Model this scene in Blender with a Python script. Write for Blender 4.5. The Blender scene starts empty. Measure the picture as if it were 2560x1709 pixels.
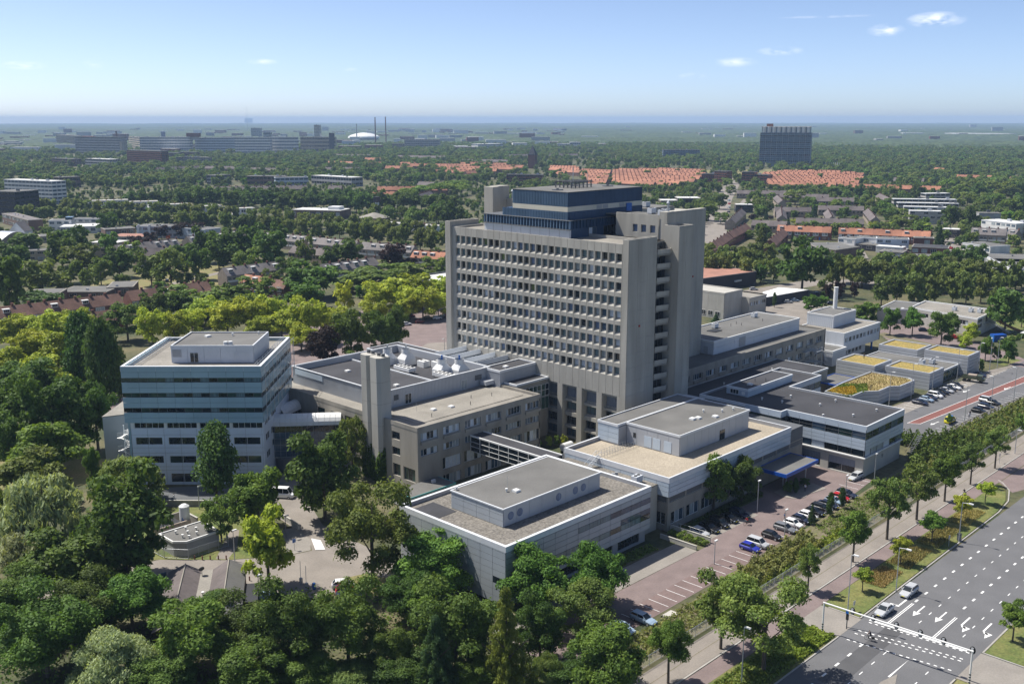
import bpy, math, random
from mathutils import Matrix, Vector
import numpy as np
SC = bpy.context.scene
COL = SC.collection
R = math.radians
# ------------------------------------------------------------------ camera
cam_data = bpy.data.cameras.new('camera'); cam = bpy.data.objects.new('camera', cam_data); COL.objects.link(cam)
YAW, PITCH, ROLL, CAM_H = 0.7707322, 0.21498978, 0.00039, 80.0
cam_data.sensor_width = 36.0; cam_data.lens = 2550.5/2560*36; cam_data.clip_start = 1.0; cam_data.clip_end = 60000
_f = Vector((math.cos(YAW)*math.cos(PITCH), math.sin(YAW)*math.cos(PITCH), -math.sin(PITCH)))
_r = Vector((math.sin(YAW), -math.cos(YAW), 0)); _u = _r.cross(_f)
_c, _s = math.cos(ROLL), math.sin(ROLL)
_r2 = _r*_c - _u*_s; _u2 = _r*_s + _u*_c
cam.matrix_world = Matrix(((_r2.x,_u2.x,-_f.x,0),(_r2.y,_u2.y,-_f.y,0),(_r2.z,_u2.z,-_f.z,CAM_H),(0,0,0,1)))
SC.camera = cam
# ------------------------------------------------------------------ sky, sun, exposure
HAZE_DENSITY = 8.0e-5
SUN_EL = R(58); SUN_DIR = Vector((-math.sin(R(20))*math.cos(SUN_EL), math.cos(R(20))*math.cos(SUN_EL), math.sin(SUN_EL)))  # towards the sun
W = bpy.data.worlds.new('World'); SC.world = W; W.use_nodes = True
nt = W.node_tree; nt.nodes.clear()
wo = nt.nodes.new('ShaderNodeOutputWorld'); bg = nt.nodes.new('ShaderNodeBackground'); sky = nt.nodes.new('ShaderNodeTexSky')
sky.sky_type = 'NISHITA'; sky.sun_disc = False; sky.sun_elevation = SUN_EL
sky.sun_rotation = math.atan2(SUN_DIR.x, SUN_DIR.y)
sky.altitude = 0; sky.air_density = 0.4; sky.dust_density = 0.7; sky.ozone_density = 1.0
bg.inputs['Strength'].default_value = 0.135
nt.links.new(bg.outputs[0], wo.inputs[0])
def clouds():
    """a few thin fair-weather clouds: fractal noise inside small patches of sky direction"""
    N = nt.nodes.new; L = nt.links.new
    tc = N('ShaderNodeTexCoord'); last = sky.outputs[0]
    noise = N('ShaderNodeTexNoise'); noise.inputs['Scale'].default_value = 55; noise.inputs['Detail'].default_value = 6
    mp = N('ShaderNodeMapping'); mp.inputs['Scale'].default_value = (1,1,2.6); L(tc.outputs['Generated'], mp.inputs[0]); L(mp.outputs[0], noise.inputs[0])
    total = None
    for az, el, w, h, k in CLOUDS:
        d = Vector((math.cos(az)*math.cos(el), math.sin(az)*math.cos(el), math.sin(el)))
        s = N('ShaderNodeVectorMath'); s.operation = 'SUBTRACT'; L(tc.outputs['Generated'], s.inputs[0]); s.inputs[1].default_value = d
        m = N('ShaderNodeMapping'); m.vector_type = 'POINT'; m.inputs['Scale'].default_value = (1/w,1/w,1/h); L(s.outputs[0], m.inputs[0])
        ln = N('ShaderNodeVectorMath'); ln.operation = 'LENGTH'; L(m.outputs[0], ln.inputs[0])
        inv = N('ShaderNodeMath'); inv.operation = 'SUBTRACT'; inv.use_clamp = True; inv.inputs[0].default_value = 1; L(ln.outputs['Value'], inv.inputs[1])
        sc = N('ShaderNodeMath'); sc.operation = 'MULTIPLY'; L(inv.outputs[0], sc.inputs[0]); sc.inputs[1].default_value = k
        if total is None: total = sc
        else:
            ad = N('ShaderNodeMath'); ad.operation = 'MAXIMUM'; L(total.outputs[0], ad.inputs[0]); L(sc.outputs[0], ad.inputs[1]); total = ad
    nz = N('ShaderNodeMapRange'); nz.inputs['From Min'].default_value = .38; nz.inputs['From Max'].default_value = .68; L(noise.outputs[0], nz.inputs[0])
    mul = N('ShaderNodeMath'); mul.operation = 'MULTIPLY'; mul.use_clamp = True; L(total.outputs[0], mul.inputs[0]); L(nz.outputs[0], mul.inputs[1])
    mx = N('ShaderNodeMixRGB'); L(mul.outputs[0], mx.inputs[0]); L(last, mx.inputs[1]); mx.inputs[2].default_value = (6.2,6.5,7.0,1)
    L(mx.outputs[0], bg.inputs[0])
def _sd(px, py):
    d = _f*2550.5 + _r2*(px-1280) - _u2*(py-854.5); d.normalize(); return math.atan2(d.y, d.x), math.asin(d.z)
CLOUDS = [(*_sd(2340,50),.026,.0075,1.5),(*_sd(2215,76),.017,.006,1.3),(*_sd(1950,128),.022,.0045,1.0),(*_sd(1840,156),.022,.005,.75),(*_sd(60,164),.02,.004,1.1),(*_sd(235,162),.011,.004,.9),(*_sd(655,155),.015,.003,.9),(*_sd(870,174),.01,.002,.7),(*_sd(2080,42),.05,.0015,.5),(*_sd(1730,190),.014,.003,.6)]
clouds()
sun_data = bpy.data.lights.new('sun', 'SUN'); sun_data.energy = 4.8; sun_data.angle = R(.53); sun_data.color = (1,.955,.88)
sun = bpy.data.objects.new('sun', sun_data); COL.objects.link(sun); sun.location = (0,0,300)
sun.rotation_euler = (-SUN_DIR).to_track_quat('-Z','Y').to_euler()
SC.view_settings.view_transform = 'Standard'; SC.view_settings.look = 'None'; SC.view_settings.gamma = 1; SC.view_settings.exposure = 0.50
SC.view_settings.use_curve_mapping = False
SC.cycles.max_bounces = 5; SC.cycles.diffuse_bounces = 3; SC.cycles.glossy_bounces = 2; SC.cycles.transparent_max_bounces = 4; SC.cycles.volume_bounces = 0
SC.cycles.use_denoising = True
# ------------------------------------------------------------------ materials
MATS = {}
def mat(name, col, rough=.85, var=.12, scale=.25, fine=0, spec=.3, metal=0, col2=None, stretch=(1,1,1), rnd=0, bump=0, fscale=9):
    m = bpy.data.materials.new(name); m.use_nodes = True; t = m.node_tree; t.nodes.clear(); N = t.nodes.new; L = t.links.new
    out = N('ShaderNodeOutputMaterial'); b = N('ShaderNodeBsdfPrincipled'); L(b.outputs[0], out.inputs[0])
    b.inputs['Roughness'].default_value = rough; b.inputs['Metallic'].default_value = metal; b.inputs['Specular IOR Level'].default_value = spec
    geo = N('ShaderNodeNewGeometry'); mp = N('ShaderNodeMapping'); mp.inputs['Scale'].default_value = tuple(scale*s for s in stretch)
    L(geo.outputs['Position'], mp.inputs[0]); nz = N('ShaderNodeTexNoise'); nz.inputs['Scale'].default_value = 1; nz.inputs['Detail'].default_value = 4; L(mp.outputs[0], nz.inputs[0])
    cr = N('ShaderNodeValToRGB'); c2 = col2 or tuple(min(1,c*(1+var)) for c in col); c1 = tuple(c*(1-var) for c in col) if not col2 else col
    cr.color_ramp.elements[0].position = .36; cr.color_ramp.elements[1].position = .64
    cr.color_ramp.elements[0].color = (*c1,1); cr.color_ramp.elements[1].color = (*c2,1); L(nz.outputs[0], cr.inputs[0]); last = cr.outputs[0]
    if fine:
        n2 = N('ShaderNodeTexNoise'); n2.inputs['Scale'].default_value = fscale; n2.inputs['Detail'].default_value = 2; L(geo.outputs['Position'], n2.inputs[0])
        mr = N('ShaderNodeMapRange'); mr.inputs['From Min'].default_value=.3; mr.inputs['From Max'].default_value=.7; mr.inputs['To Min'].default_value = 1-fine; mr.inputs['To Max'].default_value = 1+fine; L(n2.outputs[0], mr.inputs[0])
        mu = N('ShaderNodeVectorMath'); mu.operation = 'SCALE'; L(last, mu.inputs[0]); L(mr.outputs[0], mu.inputs['Scale']); last = mu.outputs[0]
    if rnd:
        oi = N('ShaderNodeObjectInfo'); mr = N('ShaderNodeMapRange'); mr.inputs['To Min'].default_value = 1-rnd; mr.inputs['To Max'].default_value = 1+rnd; L(oi.outputs['Random'], mr.inputs[0])
        mu = N('ShaderNodeVectorMath'); mu.operation = 'SCALE'; L(last, mu.inputs[0]); L(mr.outputs[0], mu.inputs['Scale']); last = mu.outputs[0]
    L(last, b.inputs['Base Color'])
    if bump:
        bp = N('ShaderNodeBump'); bp.inputs['Strength'].default_value = bump; bp.inputs['Distance'].default_value = .1
        n3 = N('ShaderNodeTexNoise'); n3.inputs['Scale'].default_value = fscale; L(geo.outputs['Position'], n3.inputs[0]); L(n3.outputs[0], bp.inputs['Height']); L(bp.outputs[0], b.inputs['Normal'])
    MATS[name] = m; return m
def leafmat(name, c1, c2, trans=.36, rnd=.22):
    m = bpy.data.materials.new(name); m.use_nodes = True; t = m.node_tree; t.nodes.clear(); N = t.nodes.new; L = t.links.new
    out = N('ShaderNodeOutputMaterial'); geo = N('ShaderNodeNewGeometry'); nz = N('ShaderNodeTexNoise'); nz.inputs['Scale'].default_value = .55; nz.inputs['Detail'].default_value = 3; L(geo.outputs['Position'], nz.inputs[0])
    cr = N('ShaderNodeValToRGB'); cr.color_ramp.elements[0].position=.35; cr.color_ramp.elements[1].position=.68; cr.color_ramp.elements[0].color=(*c1,1); cr.color_ramp.elements[1].color=(*c2,1); L(nz.outputs[0], cr.inputs[0])
    oi = N('ShaderNodeObjectInfo'); hsv = N('ShaderNodeHueSaturation'); L(cr.outputs[0], hsv.inputs['Color'])
    mh = N('ShaderNodeMapRange'); mh.inputs['To Min'].default_value=.485; mh.inputs['To Max'].default_value=.52; L(oi.outputs['Random'], mh.inputs[0]); L(mh.outputs[0], hsv.inputs['Hue'])
    ma = N('ShaderNodeMath'); ma.operation='MULTIPLY'; ma.inputs[1].default_value=7.31; L(oi.outputs['Random'], ma.inputs[0]); fr = N('ShaderNodeMath'); fr.operation='FRACT'; L(ma.outputs[0], fr.inputs[0])
    mi = N('ShaderNodeMath'); mi.operation='MULTIPLY_ADD'; L(geo.outputs['Random Per Island'], mi.inputs[0]); mi.inputs[1].default_value=.5; 
    mv = N('ShaderNodeMapRange'); mv.inputs['To Min'].default_value=1-rnd-.25; mv.inputs['To Max'].default_value=1+rnd-.25; L(fr.outputs[0], mv.inputs[0]); L(mv.outputs[0], mi.inputs[2]); L(mi.outputs[0], hsv.inputs['Value'])
    d = N('ShaderNodeBsdfPrincipled'); d.inputs['Roughness'].default_value=.62; d.inputs['Specular IOR Level'].default_value=.22; L(hsv.outputs[0], d.inputs['Base Color'])
    tr = N('ShaderNodeBsdfTranslucent'); tm = N('ShaderNodeMixRGB'); tm.blend_type='MULTIPLY'; tm.inputs[0].default_value=1; tm.inputs[2].default_value=(1.25,1.2,.55,1); L(hsv.outputs[0], tm.inputs[1]); L(tm.outputs[0], tr.inputs[0])
    mx = N('ShaderNodeMixShader'); mx.inputs[0].default_value=trans; L(d.outputs[0], mx.inputs[1]); L(tr.outputs[0], mx.inputs[2]); L(mx.outputs[0], out.inputs[0])
    MATS[name]=m; return m
# walls
mat('concrete',(0.370,0.353,0.311),var=.12,scale=.35,stretch=(1,1,.16),fine=.06)
mat('concrete_dark',(0.286,0.265,0.227),var=.14,scale=.35,stretch=(1,1,.2),fine=.06)
mat('concrete_pale',(0.420,0.403,0.361),var=.08,scale=.3,stretch=(1,1,.3),fine=.05)
mat('metal_pale',(0.420,0.437,0.462),rough=.45,var=.05,scale=.2,spec=.4,metal=.15)
mat('metal_white',(0.554,0.580,0.613),rough=.5,var=.04,scale=.2)
mat('metal_grey',(.36,.37,.39),rough=.45,var=.06,scale=.2,metal=.2)
mat('clad_blueish',(0.437,0.504,0.571),rough=.22,var=.05,scale=.15,spec=.5)
mat('clad_grey',(.36,.39,.415),rough=.3,var=.08,scale=.12,spec=.5)
mat('clad_teal',(.31,.44,.50),rough=.18,var=.08,scale=.1,spec=.5)
mat('clad_low',(.62,.68,.76),rough=.4,var=.05,scale=.2)
mat('blue_clad',(.03,.068,.135),rough=.45,var=.1,scale=.3,spec=.3)
mat('blue_mid',(.085,.14,.21),rough=.4,var=.08,scale=.3)
mat('blue_fin',(.16,.24,.34),rough=.4,var=.06,scale=.3)
mat('beige_band',(.56,.53,.44),rough=.6,var=.05,scale=.2)
mat('blue_door',(.015,.12,.42),rough=.4,var=.05)
mat('blue_fascia',(.012,.075,.36),rough=.35,var=.05)
mat('white',(0.686,0.686,0.669),rough=.6,var=.03)
mat('coping',(0.605,0.622,0.638),rough=.5,var=.04,scale=1)
mat('dark',(.03,.032,.035),rough=.6,var=.1)
mat('black_rubber',(.02,.02,.02),rough=.8)
mat('glass_dark',(.012,.018,.022),rough=.05,var=.6,scale=.4,spec=.6)
mat('glass_blue',(.05,.085,.125),rough=.07,var=.3,scale=.3,spec=.6)
mat('glass_green',(.03,.06,.05),rough=.06,var=.5,scale=.25,spec=.6)
mat('curtain_pale',(.30,.34,.35),rough=.25,var=.25,scale=1.5,stretch=(2,2,.1),spec=.5)
mat('curtain_teal',(.11,.17,.19),rough=.15,var=.25,scale=1.5,stretch=(2,2,.1),spec=.5)
mat('curtain_blue',(.12,.17,.27),rough=.15,var=.2,scale=1.5,stretch=(2,2,.1),spec=.5)
mat('curtain_lime',(.13,.18,.07),rough=.2,var=.25,scale=1.5,stretch=(2,2,.1),spec=.5)
mat('blind_white',(.50,.56,.62),rough=.3,var=.08,scale=2,spec=.5)
mat('shutter',(.22,.24,.28),rough=.6,var=.08,scale=3,stretch=(2,2,.1))
# roofs
mat('roof_grey',(0.139,0.136,0.128),var=.14,scale=.12,fine=.08,fscale=3)
mat('roof_dark',(0.052,0.052,0.057),var=.16,scale=.1,fine=.08,fscale=3)
mat('roof_black',(.035,.036,.04),var=.2,scale=.15)
mat('roof_gravel',(0.168,0.154,0.134),var=.12,scale=.2,fine=.38,fscale=2.6,bump=.6)
mat('roof_tan',(0.336,0.290,0.223),var=.08,scale=.15,fine=.18,fscale=3)
mat('roof_conc',(0.244,0.227,0.197),var=.12,scale=.2,fine=.12,fscale=3)
mat('roof_light',(.55,.55,.53),var=.1,scale=.1)
mat('roof_red',(.33,.17,.125),var=.12,scale=.2)
mat('roof_sedum',(.32,.235,.07),col2=(.25,.20,.06),var=.2,scale=.35,fine=.35,fscale=1.6)
mat('dry_grass',(.40,.31,.15),col2=(.32,.27,.11),scale=.25,fine=.3,fscale=1.5)
mat('tile_red',(.32,.145,.09),var=.22,scale=.08,fine=.1,fscale=1.2,rnd=.14)
mat('tile_brown',(.155,.088,.066),var=.2,scale=.15,fine=.12,fscale=1.2,rnd=.1)
mat('tile_grey',(.165,.15,.145),var=.15,scale=.15,fine=.1,fscale=1.2,rnd=.1)
mat('tile_dark',(.135,.115,.11),var=.15,scale=.15,fine=.1,fscale=1.2,rnd=.1)
mat('tile_white',(.72,.70,.66),var=.06,scale=.15)
mat('flat',(.42,.41,.38),var=.1,scale=.15)
# town walls
for n_, c_ in (('w_beige',(.36,.31,.24)),('w_brown',(.17,.115,.09)),('w_redbrown',(.15,.065,.05)),('w_blue',(.42,.48,.54)),('w_white',(.66,.65,.62)),('w_grey',(.34,.34,.34)),('w_dark',(.045,.045,.055)),('w_conc',(.40,.38,.35)),('w_sand',(.52,.44,.33)),('w_bluegrey',(.22,.26,.34)),('w_glass',(.15,.20,.25))):
    mat(n_, c_, var=.1, scale=.2, fine=.06)
mat('brick',(.19,.085,.06),var=.15,scale=.5,fine=.1)
mat('brick_pale',(.30,.25,.20),var=.12,scale=.5,fine=.1)
# ground
mat('ground',(.045,.06,.024),col2=(.13,.115,.06),scale=.06,fine=.25,fscale=.7)
mat('lawn',(.085,.12,.03),col2=(.17,.165,.055),scale=.22,fine=.25,fscale=2.5)
mat('lawn_dry',(0.218,0.181,0.084),col2=(.17,.17,.06),scale=.2,fine=.25,fscale=2)
mat('soil',(0.168,0.139,0.097),col2=(.13,.125,.06),scale=.5,fine=.25,fscale=3)
mat('asphalt',(.128,.128,.132),var=.07,scale=.18,fine=.09,fscale=5)
mat('asphalt_patch',(0.084,0.084,0.087),var=.08,scale=.3,fine=.06)
mat('pave_red',(0.168,0.122,0.113),var=.1,scale=.3,fine=.1,fscale=3)
mat('pave_pink',(0.189,0.147,0.139),var=.1,scale=.25,fine=.08,fscale=3)
mat('pave_grey',(0.244,0.223,0.197),var=.08,scale=.25,fine=.08,fscale=3)
mat('pave_tan',(0.227,0.202,0.176),var=.1,scale=.2,fine=.08,fscale=3)
mat('bike_red',(0.189,0.080,0.067),var=.08,scale=.3,fine=.05)
mat('paint',(.75,.75,.73),rough=.7,var=.08,scale=2)
mat('kerb',(0.336,0.319,0.290),var=.08,scale=.7)
mat('steel',(.45,.47,.49),rough=.4,var=.06,metal=.5)
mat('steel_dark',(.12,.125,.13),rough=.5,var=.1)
mat('wood_slide',(.33,.16,.07),var=.15,scale=1)
mat('trim_turquoise',(.12,.42,.42),rough=.5,var=.05)
mat('bark',(.095,.078,.06),var=.2,scale=2,stretch=(1,1,.2))
mat('trunk_dark',(.06,.05,.04),var=.2,scale=2)
for n_, c_ in (('blue',(.02,.03,.30)),('silver',(.44,.45,.46)),('black',(.012,.012,.014)),('grey',(.16,.165,.175)),('white',(.75,.75,.75)),('navy',(.015,.02,.045)),('paleblue',(.28,.37,.47)),('red',(.42,.015,.02)),('darkred',(.13,.012,.015)),('orange',(.6,.12,.02)),('ambulance',(.80,.72,.03)),('army',(.07,.085,.045))):
    mat('paint_'+n_, c_, rough=.25, var=.03, spec=.6, metal=.0)
leafmat('leaf_oak',(0.059,0.106,0.019),(0.128,0.197,0.037))
leafmat('leaf_maple',(0.073,0.142,0.022),(0.159,0.257,0.040))
leafmat('leaf_lime',(0.107,0.153,0.035),(0.216,0.257,0.068))
leafmat('leaf_plane',(0.246,0.316,0.034),(0.429,0.480,0.060))
leafmat('leaf_ash',(0.107,0.161,0.035),(0.190,0.245,0.051))
leafmat('leaf_willow',(0.234,0.282,0.135),(0.393,0.432,0.222))
leafmat('leaf_weeping',(0.116,0.180,0.043),(0.201,0.262,0.072))
leafmat('leaf_poplar',(0.046,0.092,0.023),(0.089,0.150,0.035))
leafmat('leaf_acacia',(0.116,0.190,0.031),(0.201,0.293,0.049))
leafmat('leaf_spruce',(0.043,0.085,0.031),(0.077,0.129,0.043))
leafmat('leaf_cedar',(0.107,0.136,0.026),(0.186,0.209,0.040))
leafmat('leaf_copper',(0.024,0.014,0.014),(0.048,0.026,0.022))
leafmat('leaf_far',(0.085,0.136,0.031),(0.169,0.226,0.051), rnd=.3)
leafmat('leaf_hedge',(0.150,0.211,0.026),(0.276,0.332,0.050))
leafmat('leaf_shrub',(0.150,0.172,0.050),(0.266,0.262,0.086))
leafmat('leaf_straw',(0.300,0.230,0.085),(0.400,0.310,0.128), trans=.15)
leafmat('leaf_yellow',(0.300,0.220,0.017),(0.420,0.300,0.025), trans=.15)
# ------------------------------------------------------------------ mesh builder
class MB:
    def __init__(s): s.v=[]; s.f=[]; s.m=[]
    def quad(s,a,b,c,d,m=0):
        i=len(s.v); s.v += [tuple(a),tuple(b),tuple(c),tuple(d)]; s.f.append((i,i+1,i+2,i+3)); s.m.append(m)
    def tri(s,a,b,c,m=0):
        i=len(s.v); s.v += [tuple(a),tuple(b),tuple(c)]; s.f.append((i,i+1,i+2)); s.m.append(m)
    def box(s,x0,x1,y0,y1,z0,z1,m=0,bottom=True):
        i=len(s.v); s.v += [(x,y,z) for z in (z0,z1) for y in (y0,y1) for x in (x0,x1)]
        F=[(4,5,7,6),(0,1,5,4),(2,6,7,3),(0,4,6,2),(1,3,7,5)]+([(0,2,3,1)] if bottom else [])
        for q in F: s.f.append(tuple(i+k for k in q)); s.m.append(m)
    def prism(s,pts,z0,z1,m=0,mt=None,bottom=False):
        """pts counter-clockwise; z1 may be a list of heights"""
        n=len(pts); i=len(s.v); zt=z1 if isinstance(z1,(list,tuple)) else [z1]*n; zb=z0 if isinstance(z0,(list,tuple)) else [z0]*n
        s.v += [(p[0],p[1],zb[k]) for k,p in enumerate(pts)]+[(p[0],p[1],zt[k]) for k,p in enumerate(pts)]
        for k in range(n):
            j=(k+1)%n; s.f.append((i+k,i+j,i+n+j,i+n+k)); s.m.append(m)
        s.f.append(tuple(i+n+k for k in range(n))); s.m.append(m if mt is None else mt)
        if bottom: s.f.append(tuple(i+k for k in reversed(range(n)))); s.m.append(m)
    def cyl(s,x,y,z0,z1,r,n=10,m=0,r2=None,cap=True):
        i=len(s.v); r2=r if r2 is None else r2
        for k in range(n): a=2*math.pi*k/n; s.v.append((x+r*math.cos(a),y+r*math.sin(a),z0))
        for k in range(n): a=2*math.pi*k/n; s.v.append((x+r2*math.cos(a),y+r2*math.sin(a),z1))
        for k in range(n): j=(k+1)%n; s.f.append((i+k,i+j,i+n+j,i+n+k)); s.m.append(m)
        if cap: s.f.append(tuple(i+n+k for k in range(n))); s.m.append(m)
    def tube(s,p,q,r,n=6,m=0,r2=None,cap=True):
        p=Vector(p); q=Vector(q); d=(q-p)
        if d.length<1e-6: return
        d.normalize(); a=d.orthogonal().normalized(); b=d.cross(a); i=len(s.v); r2=r if r2 is None else r2
        for c,rr in ((p,r),(q,r2)):
            for k in range(n): t=2*math.pi*k/n; s.v.append(tuple(c+a*rr*math.cos(t)+b*rr*math.sin(t)))
        for k in range(n): j=(k+1)%n; s.f.append((i+k,i+j,i+n+j,i+n+k)); s.m.append(m)
        if cap: s.f.append(tuple(i+n+k for k in range(n))); s.m.append(m); s.f.append(tuple(i+k for k in reversed(range(n)))); s.m.append(m)
    def sphere(s,c,r,n=10,h=6,m=0,sq=1):
        i=len(s.v)
        for a in range(h+1):
            th=math.pi*a/h
            for k in range(n): ph=2*math.pi*k/n; s.v.append((c[0]+r*math.sin(th)*math.cos(ph),c[1]+r*math.sin(th)*math.sin(ph),c[2]+r*sq*math.cos(th)))
        for a in range(h):
            for k in range(n): j=(k+1)%n; s.f.append((i+a*n+k,i+(a+1)*n+k,i+(a+1)*n+j,i+a*n+j)); s.m.append(m)
    def mesh(s,name,mats,smooth=False):
        me=bpy.data.meshes.new(name); me.from_pydata(s.v,[],s.f)
        for k in mats: me.materials.append(MATS[k] if isinstance(k,str) else k)
        if len(mats)>1: me.polygons.foreach_set('material_index', s.m)
        if smooth: me.polygons.foreach_set('use_smooth',[True]*len(s.f))
        me.update(); return me
    def build(s,name,mats,parent=None,world=True,smooth=False,kind=None):
        if isinstance(mats,str): mats=[mats]
        return put(name, s.mesh(name,mats,smooth), parent, world=world, kind=kind)
INV = {}
def put(name, mesh, parent=None, loc=None, rot=0, world=True, kind=None, scale=None):
    """one object from a mesh; world=True: loc/rot (or the vertices) are in world coordinates"""
    o=bpy.data.objects.new(name, mesh); COL.objects.link(o)
    if loc is not None: o.location=loc
    if rot: o.rotation_euler=(0,0,rot)
    if scale: o.scale=scale
    own=Matrix.LocRotScale(o.location,o.rotation_euler,o.scale)
    if parent is not None:
        o.parent=parent
        if world: o.matrix_parent_inverse=INV[parent.name]; INV[o.name]=own.inverted()
        else: INV[o.name]=own.inverted() @ INV[parent.name]
    else: INV[o.name]=own.inverted()
    if kind: o['kind']=kind
    return o
def tag(o,label,cat,group=None):
    o['label']=label; o['category']=cat
    if group: o['group']=group
    return o
def thing(name,label,cat,loc=(0,0,0),rot=0,group=None):
    o=bpy.data.objects.new(name,None); COL.objects.link(o); o.empty_display_size=.5; o.location=loc; o.rotation_euler=(0,0,rot)
    INV[o.name]=Matrix.LocRotScale(Vector(loc),o.rotation_euler,Vector((1,1,1))).inverted()
    return tag(o,label,cat,group)
def copy_thing(root,loc,rot=0,label=None,group=None,scale=None):
    def cp(o,par):
        c=o.copy(); COL.objects.link(c)
        if par is not None: c.parent=par
        for ch in KIDS.get(o.name,()): cp(ch,c)
        return c
    r=cp(root,None); r.location=loc; r.rotation_euler=(0,0,rot)
    if scale: r.scale=scale
    if label: r['label']=label
    if group: r['group']=group
    return r
KIDS={}
def kids_of(root):
    def walk(o):
        KIDS[o.name]=list(o.children)
        for c in o.children: walk(c)
    walk(root); return root
def structure(name,mb,mats,kind='structure'):
    return mb.build(name,mats,None,kind=kind)
def rect(u0,u1,v0,v1): return [(u0,v0),(u1,v0),(u1,v1),(u0,v1)]
# ------------------------------------------------------------------ building parts
WM={}
def window_mesh(w,h,bays,frame,glass,fw=.07,rail=None):
    k=('f',round(w,2),round(h,2),bays,frame,rail)
    if k not in WM:
        b=MB(); b.box(0,w,-.05,.05,0,fw); b.box(0,w,-.05,.05,h-fw,h); b.box(0,fw,-.05,.05,fw,h-fw); b.box(w-fw,w,-.05,.05,fw,h-fw)
        for i in range(1,bays): x=w*i/bays; b.box(x-fw/2,x+fw/2,-.05,.05,fw,h-fw)
        if rail: b.box(fw,w-fw,-.048,.048,rail-fw/2,rail+fw/2)
        WM[k]=b.mesh('window',[frame])
    return WM[k]
def pane_mesh(w,h,glass):
    k=('p',round(w,2),round(h,2),glass)
    if k not in WM:
        b=MB(); b.quad((0,0,0),(w,0,0),(w,0,h),(0,0,h)); WM[k]=b.mesh('pane',[glass])
    return WM[k]
RNG=random.Random(7)
def add_window(par,p,d,w,h,z,bays=1,frame='white',glass=('glass_dark',),depth=.2,panes=True,fw=.07,rail=None,name='window'):
    """window whose lower left corner (seen from outside) is at p=(u,v) on the wall, d = wall direction"""
    n=(d[1],-d[0]); ang=math.atan2(d[1],d[0]); loc=(p[0]-n[0]*depth,p[1]-n[1]*depth,z)
    o=put(name,window_mesh(w,h,bays,frame,glass,fw,rail),par,loc,ang)
    bw=w/bays
    if not panes: 
        put('pane',pane_mesh(w-.02,h-.02,glass[0]),o,(.01,.03,.01),0,world=False); return o
    for i in range(bays):
        g=glass[RNG.randrange(len(glass))]
        put('pane',pane_mesh(bw-.02,h-.02,g),o,(i*bw+.01,.02,.01),0,world=False)
    return o
def facade(par,a,b,z0,z1,ops,m,depth=.25,name='wall',win=None,back=None):
    """wall from a to b (outside is on the right of a->b) with recessed openings (s0,s1,za,zb[,spec]); spec/win: dict for add_window"""
    L=math.hypot(b[0]-a[0],b[1]-a[1]); d=((b[0]-a[0])/L,(b[1]-a[1])/L); n=(d[1],-d[0])
    P=lambda s,z,t=0:(a[0]+d[0]*s-n[0]*t,a[1]+d[1]*s-n[1]*t,z)
    xs=sorted({0,L,*[o[0] for o in ops],*[o[1] for o in ops]}); zs=sorted({z0,z1,*[o[2] for o in ops],*[o[3] for o in ops]})
    mb=MB()
    for i in range(len(xs)-1):
        k=0
        while k<len(zs)-1:
            cx=(xs[i]+xs[i+1])/2; cz=(zs[k]+zs[k+1])/2
            if any(o[0]<cx<o[1] and o[2]<cz<o[3] for o in ops): k+=1; continue
            j=k
            while j+1<len(zs)-1 and not any(o[0]<cx<o[1] and o[2]<(zs[j+1]+zs[j+2])/2<o[3] for o in ops): j+=1
            mb.quad(P(xs[i],zs[k]),P(xs[i+1],zs[k]),P(xs[i+1],zs[j+1]),P(xs[i],zs[j+1])); k=j+1
    for o in ops:
        s0,s1,za,zb=o[:4]
        mb.quad(P(s0,za),P(s1,za),P(s1,za,depth),P(s0,za,depth)); mb.quad(P(s0,zb,depth),P(s1,zb,depth),P(s1,zb),P(s0,zb))
        mb.quad(P(s0,za),P(s0,za,depth),P(s0,zb,depth),P(s0,zb)); mb.quad(P(s1,za,depth),P(s1,za),P(s1,zb),P(s1,zb,depth))
        if back: mb.quad(P(s0,za,depth+.3),P(s1,za,depth+.3),P(s1,zb,depth+.3),P(s0,zb,depth+.3))
    w=mb.build(name,[m],par)
    for o in ops:
        sp=dict(win or {}); sp.update(o[4] if len(o)>4 and o[4] else {})
        if sp.pop('none',False): continue
        s0,s1,za,zb=o[:4]
        if 'bay' in sp: sp['bays']=max(1,round((s1-s0)/sp.pop('bay')))
        add_window(par,P(s0,za)[:2],d,s1-s0,zb-za,za,depth=depth-.02,**sp)
    return w
def panel_grid(par,a,b,z0,z1,nx,nz,m,gap=.07,th=.06,name='panel',pick=None,skip=None,proud=0):
    """cladding panels, one object each, sharing one mesh per material"""
    L=math.hypot(b[0]-a[0],b[1]-a[1]); d=((b[0]-a[0])/L,(b[1]-a[1])/L); n=(d[1],-d[0]); ang=math.atan2(d[1],d[0])
    w=L/nx; h=(z1-z0)/nz; cache={}
    for i in range(nx):
        for k in range(nz):
            if skip and skip(i,k): continue
            mm=pick(i,k) if pick else m
            if mm not in cache:
                q=MB(); q.box(gap/2,w-gap/2,-th,0,gap/2,h-gap/2); cache[mm]=q.mesh(name,[mm])
            put(name if not mm.startswith('glass') else 'pane',cache[mm],par,(a[0]+d[0]*i*w+n[0]*proud,a[1]+d[1]*i*w+n[1]*proud,z0+k*h),ang)
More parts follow.
